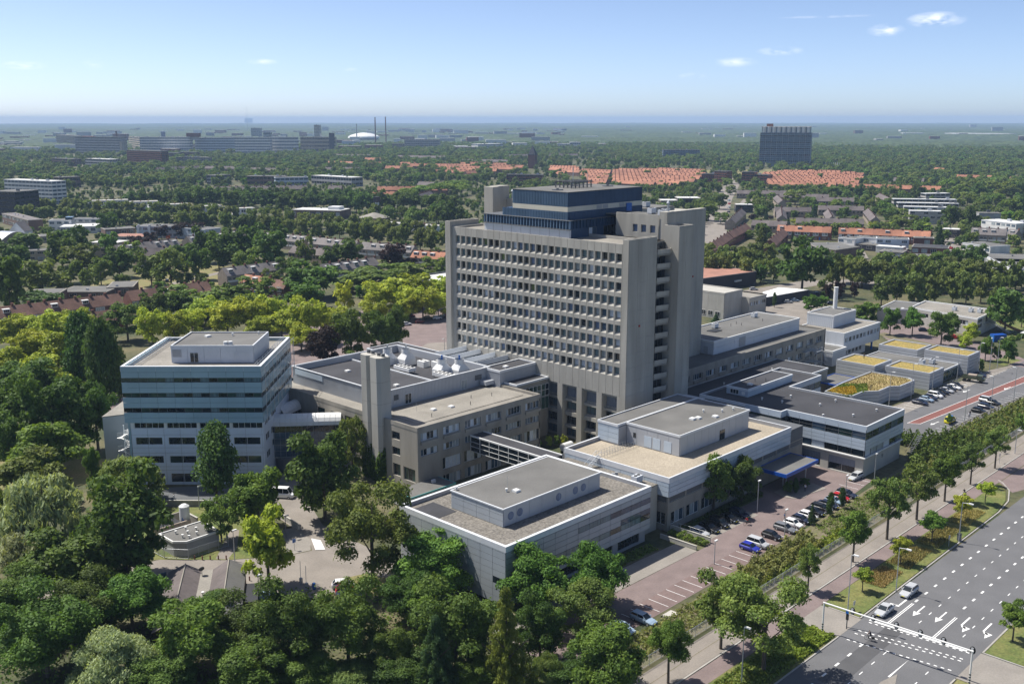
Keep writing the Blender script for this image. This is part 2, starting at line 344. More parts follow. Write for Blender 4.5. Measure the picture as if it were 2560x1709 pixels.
def ribbed(mb,a,b,z0,z1,pitch=.6,dep=.08,m=0):
    L=math.hypot(b[0]-a[0],b[1]-a[1]); d=((b[0]-a[0])/L,(b[1]-a[1])/L); n=(d[1],-d[0]); k=max(1,round(L/pitch)); p=L/k
    pts=[]
    for i in range(k):
        s=i*p
        for q,t in ((0,0),(.5,0),(.5,dep),(1,dep)): pts.append((a[0]+d[0]*(s+q*p)+n[0]*t,a[1]+d[1]*(s+q*p)+n[1]*t))
    pts.append((b[0],b[1]))
    for i in range(len(pts)-1):
        p0,p1=pts[i],pts[i+1]
        if abs(p0[0]-p1[0])+abs(p0[1]-p1[1])<1e-6: continue
        mb.quad((*p0,z0),(*p1,z0),(*p1,z1),(*p0,z1),m)
def offs(pts,i,t):
    p0,p1,p2=Vector(pts[i-1]),Vector(pts[i]),Vector(pts[(i+1)%len(pts)]); d1=(p1-p0).normalized(); d2=(p2-p1).normalized()
    n1=Vector((-d1.y,d1.x)); n2=Vector((-d2.y,d2.x)); bb=(n1+n2); bb/=max(bb.dot(n1),.2); return p1+bb*t
def flat_roof(par,pts,z,ph,m='roof_grey',pm='coping',pt=.35,drop=.25):
    """roof sheet at z with a parapet ring up to z+ph (pts counter-clockwise)"""
    ring=lambda t:[offs(pts,i,t) for i in range(len(pts))]
    b=MB(); b.prism(ring(.1),z-drop,z); r=b.build('roof',[m],par)
    if ph:
        q=MB(); n=len(pts)
        out=ring(-.05); inn=ring(pt)
        for i in range(n):
            j=(i+1)%n; A,B,C,D=out[i],out[j],inn[j],inn[i]
            q.quad((*A,z+ph),(*B,z+ph),(*C,z+ph),(*D,z+ph)); q.quad((*C,z-.02),(*D,z-.02),(*D,z+ph),(*C,z+ph),1)
            q.quad((*A,z-drop-.02),(*B,z-drop-.02),(*B,z+ph),(*A,z+ph),0)
        q.build('parapet',[pm,pm if pm!='coping' else 'metal_grey'],par)
    return r
def roof_bits(par,spots,z,kind='vent'):
    for x,y in spots:
        b=MB()
        if kind=='vent': b.cyl(x,y,z,z+.45,.12,8); b.cyl(x,y,z+.45,z+.65,.26,8); b.build('vent',['white'],par)
        elif kind=='hatch': b.box(x-.6,x+.6,y-.6,y+.6,z,z+.35); b.box(x-.5,x+.5,y-.5,y+.5,z+.35,z+.42); b.build('skylight',['white'],par)
        elif kind=='pipe': b.cyl(x,y,z,z+.9,.07,6); b.build('vent',['dark'],par)
        elif kind=='unit':
            b.box(x-1,x+1,y-.7,y+.7,z+.25,z+1.5); b.box(x-.9,x-.7,y-.6,y+.6,z,z+.25); b.box(x+.7,x+.9,y-.6,y+.6,z,z+.25)
            o=b.build('plant_unit',['metal_white'],par); c=MB(); c.cyl(x-.45,y,z+1.5,z+1.6,.36,10); c.cyl(x+.45,y,z+1.5,z+1.6,.36,10); c.build('fan',['dark'],o)
GROUPS=['bright yellow green plane trees on the visitor parking place', 'mixed green trees round the left housing estate', 'lime trees in the double avenue behind the housing estate', 'dense dark trees in the wide belt beyond the avenue', 'tall lime trees in the avenue right of the tower', 'green trees between the rows of the right housing estate', 'mixed trees of the wooded park at the right edge', 'cars in the long row of the entrance car park', 'cars parked under the dark twin tree', 'cars parked in front of the green roofed pods', 'cars parked along the guard rail', 'cars on the visitor parking place behind the hospital', 'cars on the side streets of the housing estates', 'cars on the rear parking behind the flue building', 'brown tiled terraced houses with white fronts on the left', 'brown tiled terraced houses behind the tree belt', 'brown terraced houses seen from behind their long roof', 'grey terraced houses in front of the blue school', 'grey terraced houses beside the purple trees', 'plain dark roofed terraced houses behind the park', 'grey gabled terraced houses by the lawn', 'grey terraced houses beside the copper beech', 'grey terraced houses under the avenue trees', 'grey terraced houses with a pale end wall', 'grey terraced houses with white awning', 'red roofed terraced houses beside the tower', 'dark roofed terraced houses with one conifer in front', 'orange roofed houses by the parking place', 'brown roofed shop houses by the parking place', 'red brown terraced houses running away from the tower', 'red brown terraced houses behind the big round tree', 'dark terraced houses along the side street', 'dark roofed terraced houses in the far row', 'dark roofed terraced houses in the second row', 'dark roofed terraced houses in the third row', 'dark roofed terraced houses in the fourth row', 'dark roofed terraced houses in the fifth row', 'orange tiled terraced houses behind the workshops', 'dark gabled houses with striped awnings', 'tall grey roofed houses beside the white flats', 'dark house beside the stepped flats']
G_=lambda k: GROUPS[k] if isinstance(k,int) else (k or None)
# ---- measured world layout (metres, x = along the boulevard, y = across it) ----
ROWS=[(133.3,413.5,53.9,-0.073,9.2,9,'tile_brown',1,14),
(191.6,412.7,32.9,-0.021,9.2,9,'tile_brown',1,15),
(216.1,414.4,13.6,-0.131,9.2,9,'tile_brown',1,15),
(145.6,379.9,28.0,0.001,8.5,9,'tile_brown',0,16),
(261.6,574.4,41.6,0.118,9,9,'tile_grey',2,17),
(312.8,585.7,46.5,0.229,9,9,'tile_grey',2,18),
(261.3,546.6,39.7,0.067,8.5,9,'tile_dark',0,19),
(256.3,446.7,32.5,0.021,9,9,'tile_grey',2,20),
(297.3,422.4,35.6,0.047,9,9,'tile_grey',2,21),
(358.4,577.2,44.7,-1.385,9,9,'tile_grey',2,22),
(366.1,527.1,38.8,-1.423,9,9,'tile_grey',2,23),
(371.0,483.6,37.4,-1.305,9,9,'tile_grey',2,24),
(369.1,434.7,21.2,-1.271,8.5,9,'tile_red',2,25),
(334.4,501.3,31.5,-1.389,8.5,9,'tile_dark',0,26),
(255.1,423.6,17.6,-1.413,8.5,8,'tile_red',1,27),
(257.9,403.4,9.6,-1.359,8,8,'tile_brown',1,28),
(506.0,331.7,67.8,0.404,8.5,8,'tile_brown',0,29),
(570.3,359.3,61.9,0.363,8.5,8,'tile_brown',0,29),
(553.6,318.9,68.9,0.407,8.5,8,'tile_brown',0,30),
(653.3,410.0,87.1,0.459,8.5,8,'tile_dark',0,31),
(922.3,572.7,54.2,-1.005,8.5,8,'tile_dark',0,32),
(909.3,515.9,46.5,-1.082,8.5,8,'tile_dark',0,33),
(888.3,465.8,34.0,-0.99,8.5,8,'tile_dark',0,34),
(764.1,437.7,30.1,-0.875,8.5,8,'tile_dark',0,35),
(805.3,419.8,36.9,-1.044,8.5,8,'tile_dark',0,35),
(692.0,377.9,47.9,-1.038,8.5,8,'tile_dark',0,36),
(654.1,391.9,25.0,-1.242,8.5,8,'tile_dark',0,36),
(630.4,357.7,35.6,-1.188,9,9,'tile_red',1,37),
(643.4,319.6,16.1,-1.093,9,9,'tile_red',1,37),
(648.1,310.1,47.0,-1.243,9,9,'tile_red',1,37),
(896.5,511.2,66.4,-2.544,8,8,'tile_dark',0,38),
(774.6,437.4,77.3,-2.613,8,8,'tile_dark',0,38),
(781.4,398.3,63.6,-2.62,8,8,'tile_dark',0,38),
(811.8,378.5,78.2,-2.631,8,8,'tile_dark',0,38),
(696.7,252.4,21.2,-1.314,10,10,'tile_grey',2,39),
(713.2,234.0,6.4,-1.788,9,9,'tile_grey',2,39),
(986.0,449.1,66.8,-2.568,8,8,'tile_dark',0,40)]
FAR=[(1093.8,536.8,98.5,-1.287,'tile_red'),
(1290.2,641.7,74.3,-2.27,'tile_red'),
(1372.3,522.7,42.2,-1.363,'tile_red'),
(1367.4,454.3,17.3,-1.731,'tile_red'),
(1550.9,623.2,29.2,-2.313,'tile_red'),
(698.7,881.3,76.3,-0.851,'tile_red'),
(630.6,844.0,60.2,-0.905,'tile_red'),
(1088.9,1311.2,90.6,-0.925,'tile_red'),
(1021.2,1266.3,45.4,-1.073,'tile_red'),
(1199.8,1274.0,40.4,0.104,'tile_red'),
(1158.7,1187.5,69.6,-1.22,'tile_red'),
(1211.0,1092.4,43.3,-1.193,'tile_red'),
(1080.1,968.5,23.8,-1.614,'tile_red'),
(994.7,1057.9,22.0,0.117,'tile_red'),
(1121.9,1267.8,48.7,-1.441,'tile_red'),
(2590.1,2465.1,163.2,-0.819,'tile_red'),
(1210.6,1568.7,52.2,-1.275,'tile_red'),
(925.6,1292.9,52.6,-0.809,'tile_dark'),
(670.2,931.1,15.5,-0.958,'tile_dark'),
(788.2,916.6,23.4,-1.405,'tile_dark'),
(572.6,999.4,69.4,-0.658,'tile_dark'),
(743.8,1468.6,80.0,0.08,'tile_dark'),
(819.7,1463.5,68.1,-0.964,'tile_dark'),
(842.8,1364.9,69.9,-1.166,'tile_dark'),
(1288.8,1376.6,91.4,-1.212,'tile_dark'),
(1518.5,1493.0,157.6,-0.506,'tile_dark'),
(1337.4,1617.7,110.9,-1.215,'tile_dark'),
(1292.3,1772.5,90.5,-1.239,'tile_dark'),
(642.9,751.9,57.8,0.597,'tile_dark'),
(1249.7,552.4,35.7,-1.298,'tile_dark'),
(573.2,1004.2,98.0,-0.544,'tile_dark'),
(1066.7,1479.4,52.9,-1.264,'tile_white'),
(1094.8,1416.3,37.8,-1.276,'tile_white'),
(1127.5,1361.3,34.5,-1.227,'tile_white'),
(439.7,809.4,24.3,-0.181,'flat'),
(454.0,767.4,17.2,-0.293,'flat'),
(405.3,936.9,34.7,-0.349,'flat'),
(427.3,899.7,24.2,-0.472,'flat'),
(421.2,851.7,34.1,-0.296,'flat'),
(439.1,807.5,5.6,-0.487,'flat'),
(463.2,608.7,75.1,-1.358,'flat'),
(1054.7,610.3,20.5,-1.383,'tile_red'),
(1077.3,625.1,77.7,-1.383,'tile_red'),
(1092.7,543.8,17.4,-1.383,'tile_red'),
(1100.0,639.8,81.2,-1.383,'tile_red'),
(1116.0,555.1,19.0,-1.383,'tile_red'),
(1122.6,654.6,48.9,-1.383,'tile_red'),
(1132.7,601.6,45.8,-1.383,'tile_red'),
(1145.3,669.3,95.2,-1.383,'tile_red'),
(1163.9,570.8,13.8,-1.383,'tile_red'),
(1167.9,684.0,59.1,-1.383,'tile_red'),
(1179.8,621.1,54.4,-1.383,'tile_red'),
(1190.6,698.8,73.2,-1.383,'tile_red'),
(1205.1,622.0,44.7,-1.383,'tile_red'),
(1213.2,713.5,73.6,-1.383,'tile_red'),
(1227.8,636.3,48.7,-1.383,'tile_red'),
(1235.9,728.3,54.0,-1.383,'tile_red'),
(1246.9,670.3,72.7,-1.383,'tile_red'),
(1259.0,740.2,97.1,-1.383,'tile_red'),
(1278.1,640.0,31.2,-1.383,'tile_red'),
(1283.7,744.3,89.5,-1.383,'tile_red'),
(1301.3,651.5,32.4,-1.383,'tile_red'),
(1308.4,748.4,48.8,-1.383,'tile_red'),
(1318.4,695.5,66.7,-1.383,'tile_red'),
(1333.0,752.5,80.5,-1.383,'tile_red'),
(1349.0,668.6,16.9,-1.383,'tile_red'),
(1362.7,730.2,46.9,-1.383,'tile_red'),
(973.3,775.3,59.3,-1.515,'tile_red'),
(976.8,711.1,17.9,-1.515,'tile_red'),
(999.2,796.0,67.2,-1.515,'tile_red'),
(1003.2,723.9,23.3,-1.515,'tile_red'),
(1025.1,816.6,82.5,-1.515,'tile_red'),
(1029.9,729.2,21.3,-1.515,'tile_red'),
(1051.0,837.3,45.8,-1.515,'tile_red'),
(1053.8,786.6,71.4,-1.515,'tile_red'),
(1076.9,858.0,60.6,-1.515,'tile_red'),
(1080.5,792.5,59.1,-1.515,'tile_red'),
(1102.8,878.7,104.7,-1.515,'tile_red'),
(1108.8,769.1,25.9,-1.515,'tile_red'),
(1128.7,899.4,95.2,-1.515,'tile_red'),
(1134.2,799.3,41.4,-1.515,'tile_red'),
(1154.6,920.0,83.3,-1.515,'tile_red'),
(1159.4,831.8,54.0,-1.515,'tile_red'),
(1180.5,940.7,83.1,-1.515,'tile_red'),
(1185.3,852.8,65.2,-1.515,'tile_red'),
(1206.9,951.9,76.4,-1.515,'tile_red'),
(1211.4,870.7,66.8,-1.515,'tile_red'),
(1234.8,936.8,85.3,-1.515,'tile_red'),
(1239.7,846.7,24.5,-1.515,'tile_red'),
(1262.6,921.7,81.4,-1.515,'tile_red'),
(914.0,760.8,10.5,-1.614,'tile_red'),
(949.4,792.5,27.8,-1.614,'tile_red'),
(984.8,824.1,32.3,-1.614,'tile_red'),
(1020.2,855.8,36.8,-1.614,'tile_red'),
(1055.6,887.4,41.3,-1.614,'tile_red'),
(1091.3,925.0,48.9,-1.614,'tile_red'),
(1128.3,994.0,45.8,-1.614,'tile_red'),
(1126.1,943.3,42.8,-1.614,'tile_red'),
(1164.7,1050.0,60.6,-1.614,'tile_red'),
(1161.9,984.5,56.9,-1.614,'tile_red'),
(1200.0,1080.0,59.7,-1.614,'tile_red'),
(994.3,1120.6,52.7,-1.22,'tile_red'),
(1039.6,1171.5,77.7,-1.22,'tile_red'),
(1068.0,1093.9,21.0,-1.22,'tile_red'),
(1084.9,1222.4,81.2,-1.22,'tile_red'),
(1114.5,1141.4,57.0,-1.22,'tile_red'),
(1135.6,1258.5,48.9,-1.22,'tile_red'),
(1154.1,1207.8,45.8,-1.22,'tile_red'),
(1171.5,1160.1,31.4,-1.22,'tile_red'),
(1190.4,1283.2,60.6,-1.22,'tile_red'),
(1212.9,1221.6,24.9,-1.22,'tile_red')]
BOXES=[(265.7,692.3,20.4,-0.281,4.5,14,'w_beige','roof_grey',1,'shop_hall','long low beige brick hall beside dark green trees','hall'),
(308.3,688.8,20.1,-0.211,6,14,'w_brown','roof_grey',1,'gym_hall','brown brick sports hall beside the blue school','hall'),
(324.8,676.5,29.9,-0.9,8,16,'w_blue','roof_grey',2,'school','pale blue school with white fins and flat roof','school'),
(343.3,652.0,25.7,-1.371,7.5,14,'w_blue','roof_grey',2,'school','pale blue school wing behind the purple trees','school'),
(299.1,664.0,25.6,-0.902,4,18,'w_beige','roof_red',1,'annex','low building with a reddish flat roof below the school','building'),
(297.6,738.4,25.1,-0.565,5,22,'w_white','roof_light',1,'white_hall','long white rendered hall beside the round tree','hall'),
(298.8,760.0,15.1,-0.591,8,14,'w_white','roof_grey',2,'white_hall','white hall with four dark windows and a barrel skylight','hall'),
(321.7,774.9,20.9,-0.965,7,10,'w_white','roof_grey',2,'white_hall','white rear hall under the avenue trees','hall'),
(277.2,644.4,18.9,-1.048,3.5,16,'w_beige','roof_light',1,'sports_shed','low shed with pale sunlit roof in the housing area','shed'),
(229.7,635.1,8.9,-0.02,5,10,'w_white','roof_grey',1,'clinic','small flat roofed white building at the left edge','building'),
(225.3,607.9,14.5,-0.53,6,10,'w_beige','roof_grey',2,'flats','beige two storey flats beside tall dark trees','flats'),
(255.2,594.0,11.9,-0.454,6,8,'w_beige','roof_grey',2,'flats','beige flats with a red lintel beside the gable row','flats'),
(183.6,463.4,21.5,-0.802,4,16,'w_brown','roof_grey',1,'community_centre','low community centre with grey roof and round skylights','building'),
(166.0,454.8,13.6,-0.639,6,14,'tile_brown','roof_grey',1,'community_hall','hall with slanted brown tiled side at the community centre','hall'),
(202.6,456.5,11.5,-0.589,4.5,18,'w_brown','roof_grey',1,'community_centre','brown wing of the community centre with white clerestory','building'),
(297.2,845.8,72.1,-1.674,8,10,'w_brown','tile_grey',2,'flats','brown flats with dormers behind the arched hall','flats'),
(380.9,1069.2,69.5,-1.287,22,16,'w_white','roof_light',6,'white_office_block','white seven storey office block with window bands','office'),
(310.5,902.2,25.4,-1.162,22,25,'w_dark','roof_grey',6,'dark_office_block','dark clad office block at the left edge','office'),
(501.4,1232.7,25.8,0.036,13,14,'w_brown','roof_grey',2,'school','brown brick school behind the white office block','school'),
(853.1,1792.0,103.9,-1.44,26,14,'w_redbrown','roof_grey',8,'apartment_slab','red brown apartment slab of eight storeys','apartments'),
(1020.5,1972.0,100.7,0.452,12,12,'w_brown','roof_grey',4,'apartment_slab','low brown apartment slab beside the red brown one','apartments'),
(905.2,1711.8,64.4,-1.036,14,12,'w_grey','roof_grey',4,'apartment_slab','grey apartment slab in front of the long white factory','apartments'),
(910.3,1706.5,47.8,-0.811,14,12,'w_grey','roof_grey',4,'apartment_slab','grey apartment slab with a brown end wall','apartments'),
(742.8,1850.2,64.2,-1.374,13,14,'w_brown','roof_grey',3,'apartment_slab','flat brown building among the far trees','building'),
(765.9,1766.7,70.5,-1.409,14,20,'w_grey','roof_light',3,'shopping_block','pale grey shopping block with terracotta base','shops'),
(1250.7,3067.5,269.5,-1.752,36,20,'w_dark','roof_grey',6,'factory','dark brick end of the old factory','factory'),
(1039.8,2444.8,142.7,-1.264,40,24,'w_grey','roof_dark',7,'factory','grey seven storey factory with an orange roof box','factory'),
(1171.4,2387.1,121.0,-0.823,38,24,'w_white','roof_grey',6,'factory','white framed factory with a red sign box on top','factory'),
(1323.5,2762.8,186.4,-1.872,33,24,'w_beige','roof_grey',6,'factory','beige tower beside the white framed factory','factory'),
(1279.7,2320.4,99.4,-0.822,36,24,'w_blue','roof_grey',6,'factory','long pale blue factory with dark window bands','factory'),
(1306.1,2181.9,83.2,-0.822,38,24,'w_white','roof_grey',6,'factory','white middle wing of the long factory','factory'),
(1385.4,2156.4,64.0,-0.823,38,24,'w_white','roof_grey',5,'factory','white end wing of the long factory','factory'),
(1504.2,2202.2,88.0,-0.823,36,20,'w_beige','roof_grey',4,'factory','beige banded factory with a dark stair tower','factory'),
(12803.6,20897.3,181.4,-0.216,96,30,'w_bluegrey','roof_grey',12,'office_tower','lone blue grey office tower on the horizon','tower'),
(2260.2,3648.7,36.1,-0.845,45,30,'w_grey','roof_grey',8,'office_tower','pale grey office block behind the long factory','office'),
(1717.2,2705.2,21.1,-0.831,42,20,'w_grey','roof_grey',4,'factory_stair_tower','grey stair tower on top of the long factory','tower'),
(2130.4,3032.7,19.5,-0.869,60,25,'w_sand','roof_grey',12,'apartment_tower','sand coloured apartment tower in the far city','tower'),
(1811.6,2444.6,34.5,-0.819,18,25,'w_blue','roof_light',1,'boiler_house','pale blue windowless boiler house beside the chimneys','building'),
(1956.6,2590.5,23.1,-0.819,16,25,'w_white','roof_light',1,'boiler_house','small white boiler house beside the chimneys','building'),
(688.7,1127.9,47.2,-0.807,11,16,'w_brown','roof_grey',2,'school','long flat school with a brown end behind avenue trees','school'),
(705.2,1089.0,39.8,-0.47,10,16,'w_blue','roof_grey',2,'school','pale flat school wing in the middle distance','school'),
(754.4,1084.0,77.1,-1.514,11,18,'w_grey','roof_light',2,'school','grey flat school with rooftop plant','school'),
(661.0,1154.5,27.1,0.316,12,14,'w_grey','roof_grey',3,'flats','small grey flats standing among dense trees','flats'),
(1056.8,1979.6,41.7,-1.294,14,12,'w_brown','roof_grey',4,'flats','brown flats beside the slanted roof','flats'),
(1878.8,2244.2,98.8,-0.82,24,24,'w_grey','roof_grey',5,'office_block','long grey banded office block right of the chimneys','office'),
(1707.0,2088.4,31.7,-0.817,18,20,'w_beige','roof_grey',4,'office_block','beige end of the banded office block','office'),
(1883.3,1952.5,82.3,-0.151,16,30,'w_white','roof_light',3,'factory','flat white works with a pale roof beyond the trees','factory'),
(1820.2,1978.4,35.7,-0.815,12,30,'w_white','roof_light',2,'factory','small white works beside the park','factory'),
(2127.6,1892.8,34.4,-0.817,14,20,'w_white','roof_light',3,'office_block','white block with dark bands far behind the tower','office'),
(2155.2,1871.3,29.4,-0.818,18,20,'w_white','roof_light',2,'office_block','plain white block far behind the tower','office'),
(2272.5,1864.5,19.4,-0.817,12,25,'w_beige','roof_light',1,'works_hall','far pale hall at the edge of the wood','hall'),
(1748.8,1263.8,75.2,-0.813,18,20,'w_glass','roof_dark',5,'office_slab','long low dark glass office slab in the park','office'),
(3948.4,4770.3,91.0,-0.84,22,40,'w_white','roof_light',3,'factory','far white works on the left of the horizon','factory'),
(4677.4,4196.9,299.3,-2.248,25,30,'w_bluegrey','roof_grey',5,'far_block','dark block near the horizon behind the tower','building'),
(940.9,923.7,46.1,-1.048,11,14,'w_redbrown','roof_dark',3,'flats','dark red flats with white balconies in front of the church','flats'),
(480.3,720.5,43.4,-1.039,7,22,'w_brown','roof_light',1,'school','flat roofed school with a white roof dome beside the avenue','school'),
(1112.5,743.4,16.9,-1.263,12,14,'w_redbrown','roof_dark',4,'flats','dark brick flats at the end of the side street','flats'),
(1114.6,725.6,17.3,-1.545,16,14,'w_redbrown','roof_dark',5,'flats','taller dark brick flats beside the side street','flats'),
(1118.4,688.3,15.8,-1.303,16,14,'w_redbrown','roof_dark',5,'flats','dark brick flats right of the side street','flats'),
(1126.0,675.0,18.0,-1.441,13,14,'w_redbrown','roof_dark',4,'flats','lower dark brick flats right of the side street','flats'),
(778.1,483.2,14.7,-0.908,7,12,'w_dark','roof_light',2,'shop','dark shop with pale striped roof by the side street','shop'),
(615.2,293.5,13.1,-1.456,7,10,'w_white','roof_grey',2,'workshop_office','white workshop office with blue framed windows','office'),
(612.5,278.6,18.9,-1.114,7.5,10,'w_blue','roof_grey',2,'workshop_office','pale blue workshop office with two white stair panels','office'),
(605.0,288.3,12.4,-1.444,4,12,'w_dark','roof_grey',1,'workshop','flat grey roofed workshop in front of the white office','workshop'),
(603.0,274.4,15.9,-1.4,4,8,'w_white','roof_light',1,'workshop','flat workshop with a pale roof edge and long yellow awning','workshop'),
(583.4,263.0,12.9,-1.342,3.5,14,'w_dark','roof_grey',1,'workshop','low grey roofed workshop beside a white van','workshop'),
(645.5,269.1,11.9,-1.147,6,8,'w_redbrown','roof_grey',1,'warehouse','red brick warehouse beside the black conifer','warehouse'),
(606.6,253.7,20.3,-1.246,5,16,'w_redbrown','roof_dark',1,'garage_hall','garage hall with blue grey roof and a brick front','garage'),
(577.7,240.8,10.3,-1.111,3.5,10,'w_brown','roof_grey',1,'shed','low shed in front of the garage hall','shed'),
(648.2,239.5,21.6,-1.985,5,16,'w_white','roof_grey',1,'warehouse','white gabled warehouse below the tall grey houses','warehouse'),
(603.4,211.3,33.9,-2.607,5,22,'w_white','roof_grey',1,'warehouse','white warehouse with chimney stacks at the right','warehouse'),
(585.3,199.2,39.6,-2.603,5,30,'w_white','roof_grey',1,'warehouse','white warehouse with a pale roof hatch at the right edge','warehouse'),
(743.4,263.2,29.7,-1.992,11,16,'w_white','roof_light',3,'white_flats','white modern flats with glazed top floor','flats'),
(710.4,276.8,10.9,-1.246,6,10,'w_dark','roof_light',2,'clinic','black glazed low building with pale roof edge','building'),
(808.3,288.3,15.5,-1.001,10,10,'w_grey','roof_grey',3,'flats','grey balcony flats half hidden by the big dark trees','flats'),
(898.2,395.4,53.4,-0.961,10,9,'w_conc','roof_light',3,'balcony_flats','rearmost tier of the stepped concrete balcony flats','flats'),
(860.3,374.7,48.8,-1.008,10,9,'w_conc','roof_light',3,'balcony_flats','third tier of the stepped concrete balcony flats','flats'),
(825.8,354.7,34.1,-1.113,10,9,'w_conc','roof_light',3,'balcony_flats','second tier of the stepped concrete balcony flats','flats'),
(790.0,334.2,24.7,-1.063,10,9,'w_conc','roof_light',3,'balcony_flats','front tier of the stepped concrete balcony flats','flats'),
(984.9,402.4,25.7,-0.617,10,9,'w_conc','roof_light',3,'balcony_flats','small far balcony flats behind the stepped tiers','flats'),
(603.7,299.7,11.1,-1.592,7,12,'w_white','roof_grey',2,'workshop_office','white workshop office with three blue framed windows','office'),
(580.5,309.7,21.8,-2.337,5,22,'w_dark','roof_grey',1,'workshop','dark workshop roof with four glazed skylights','workshop'),
(554.7,288.4,13.0,-1.688,6,24,'w_brown','roof_grey',1,'workshop','long grey roofed workshop behind the round tree','workshop'),
(539.0,279.9,5.7,-1.382,4,12,'w_dark','roof_grey',1,'workshop','low dark workshop behind the avenue','workshop'),
(805.1,563.5,21.7,-0.805,7,20,'w_dark','roof_light',1,'gym_hall','hall with five white sawtooth skylights','hall'),
(792.5,573.7,15.9,-0.805,5,18,'w_beige','roof_light',1,'gym_hall','low beige hall beside the skylight hall','hall'),
(5040.3,2198.9,108.7,-0.829,12,60,'w_white','roof_light',1,'greenhouse','long white greenhouse roofs beyond the wood','greenhouse'),
(5176.9,2049.8,332.1,-1.771,12,60,'w_white','roof_light',1,'greenhouse','longest white greenhouse roof beyond the wood','greenhouse'),
(4848.9,2356.5,38.7,-0.836,25,30,'w_brown','roof_grey',4,'far_block','small brown block rising from the far wood','building')]
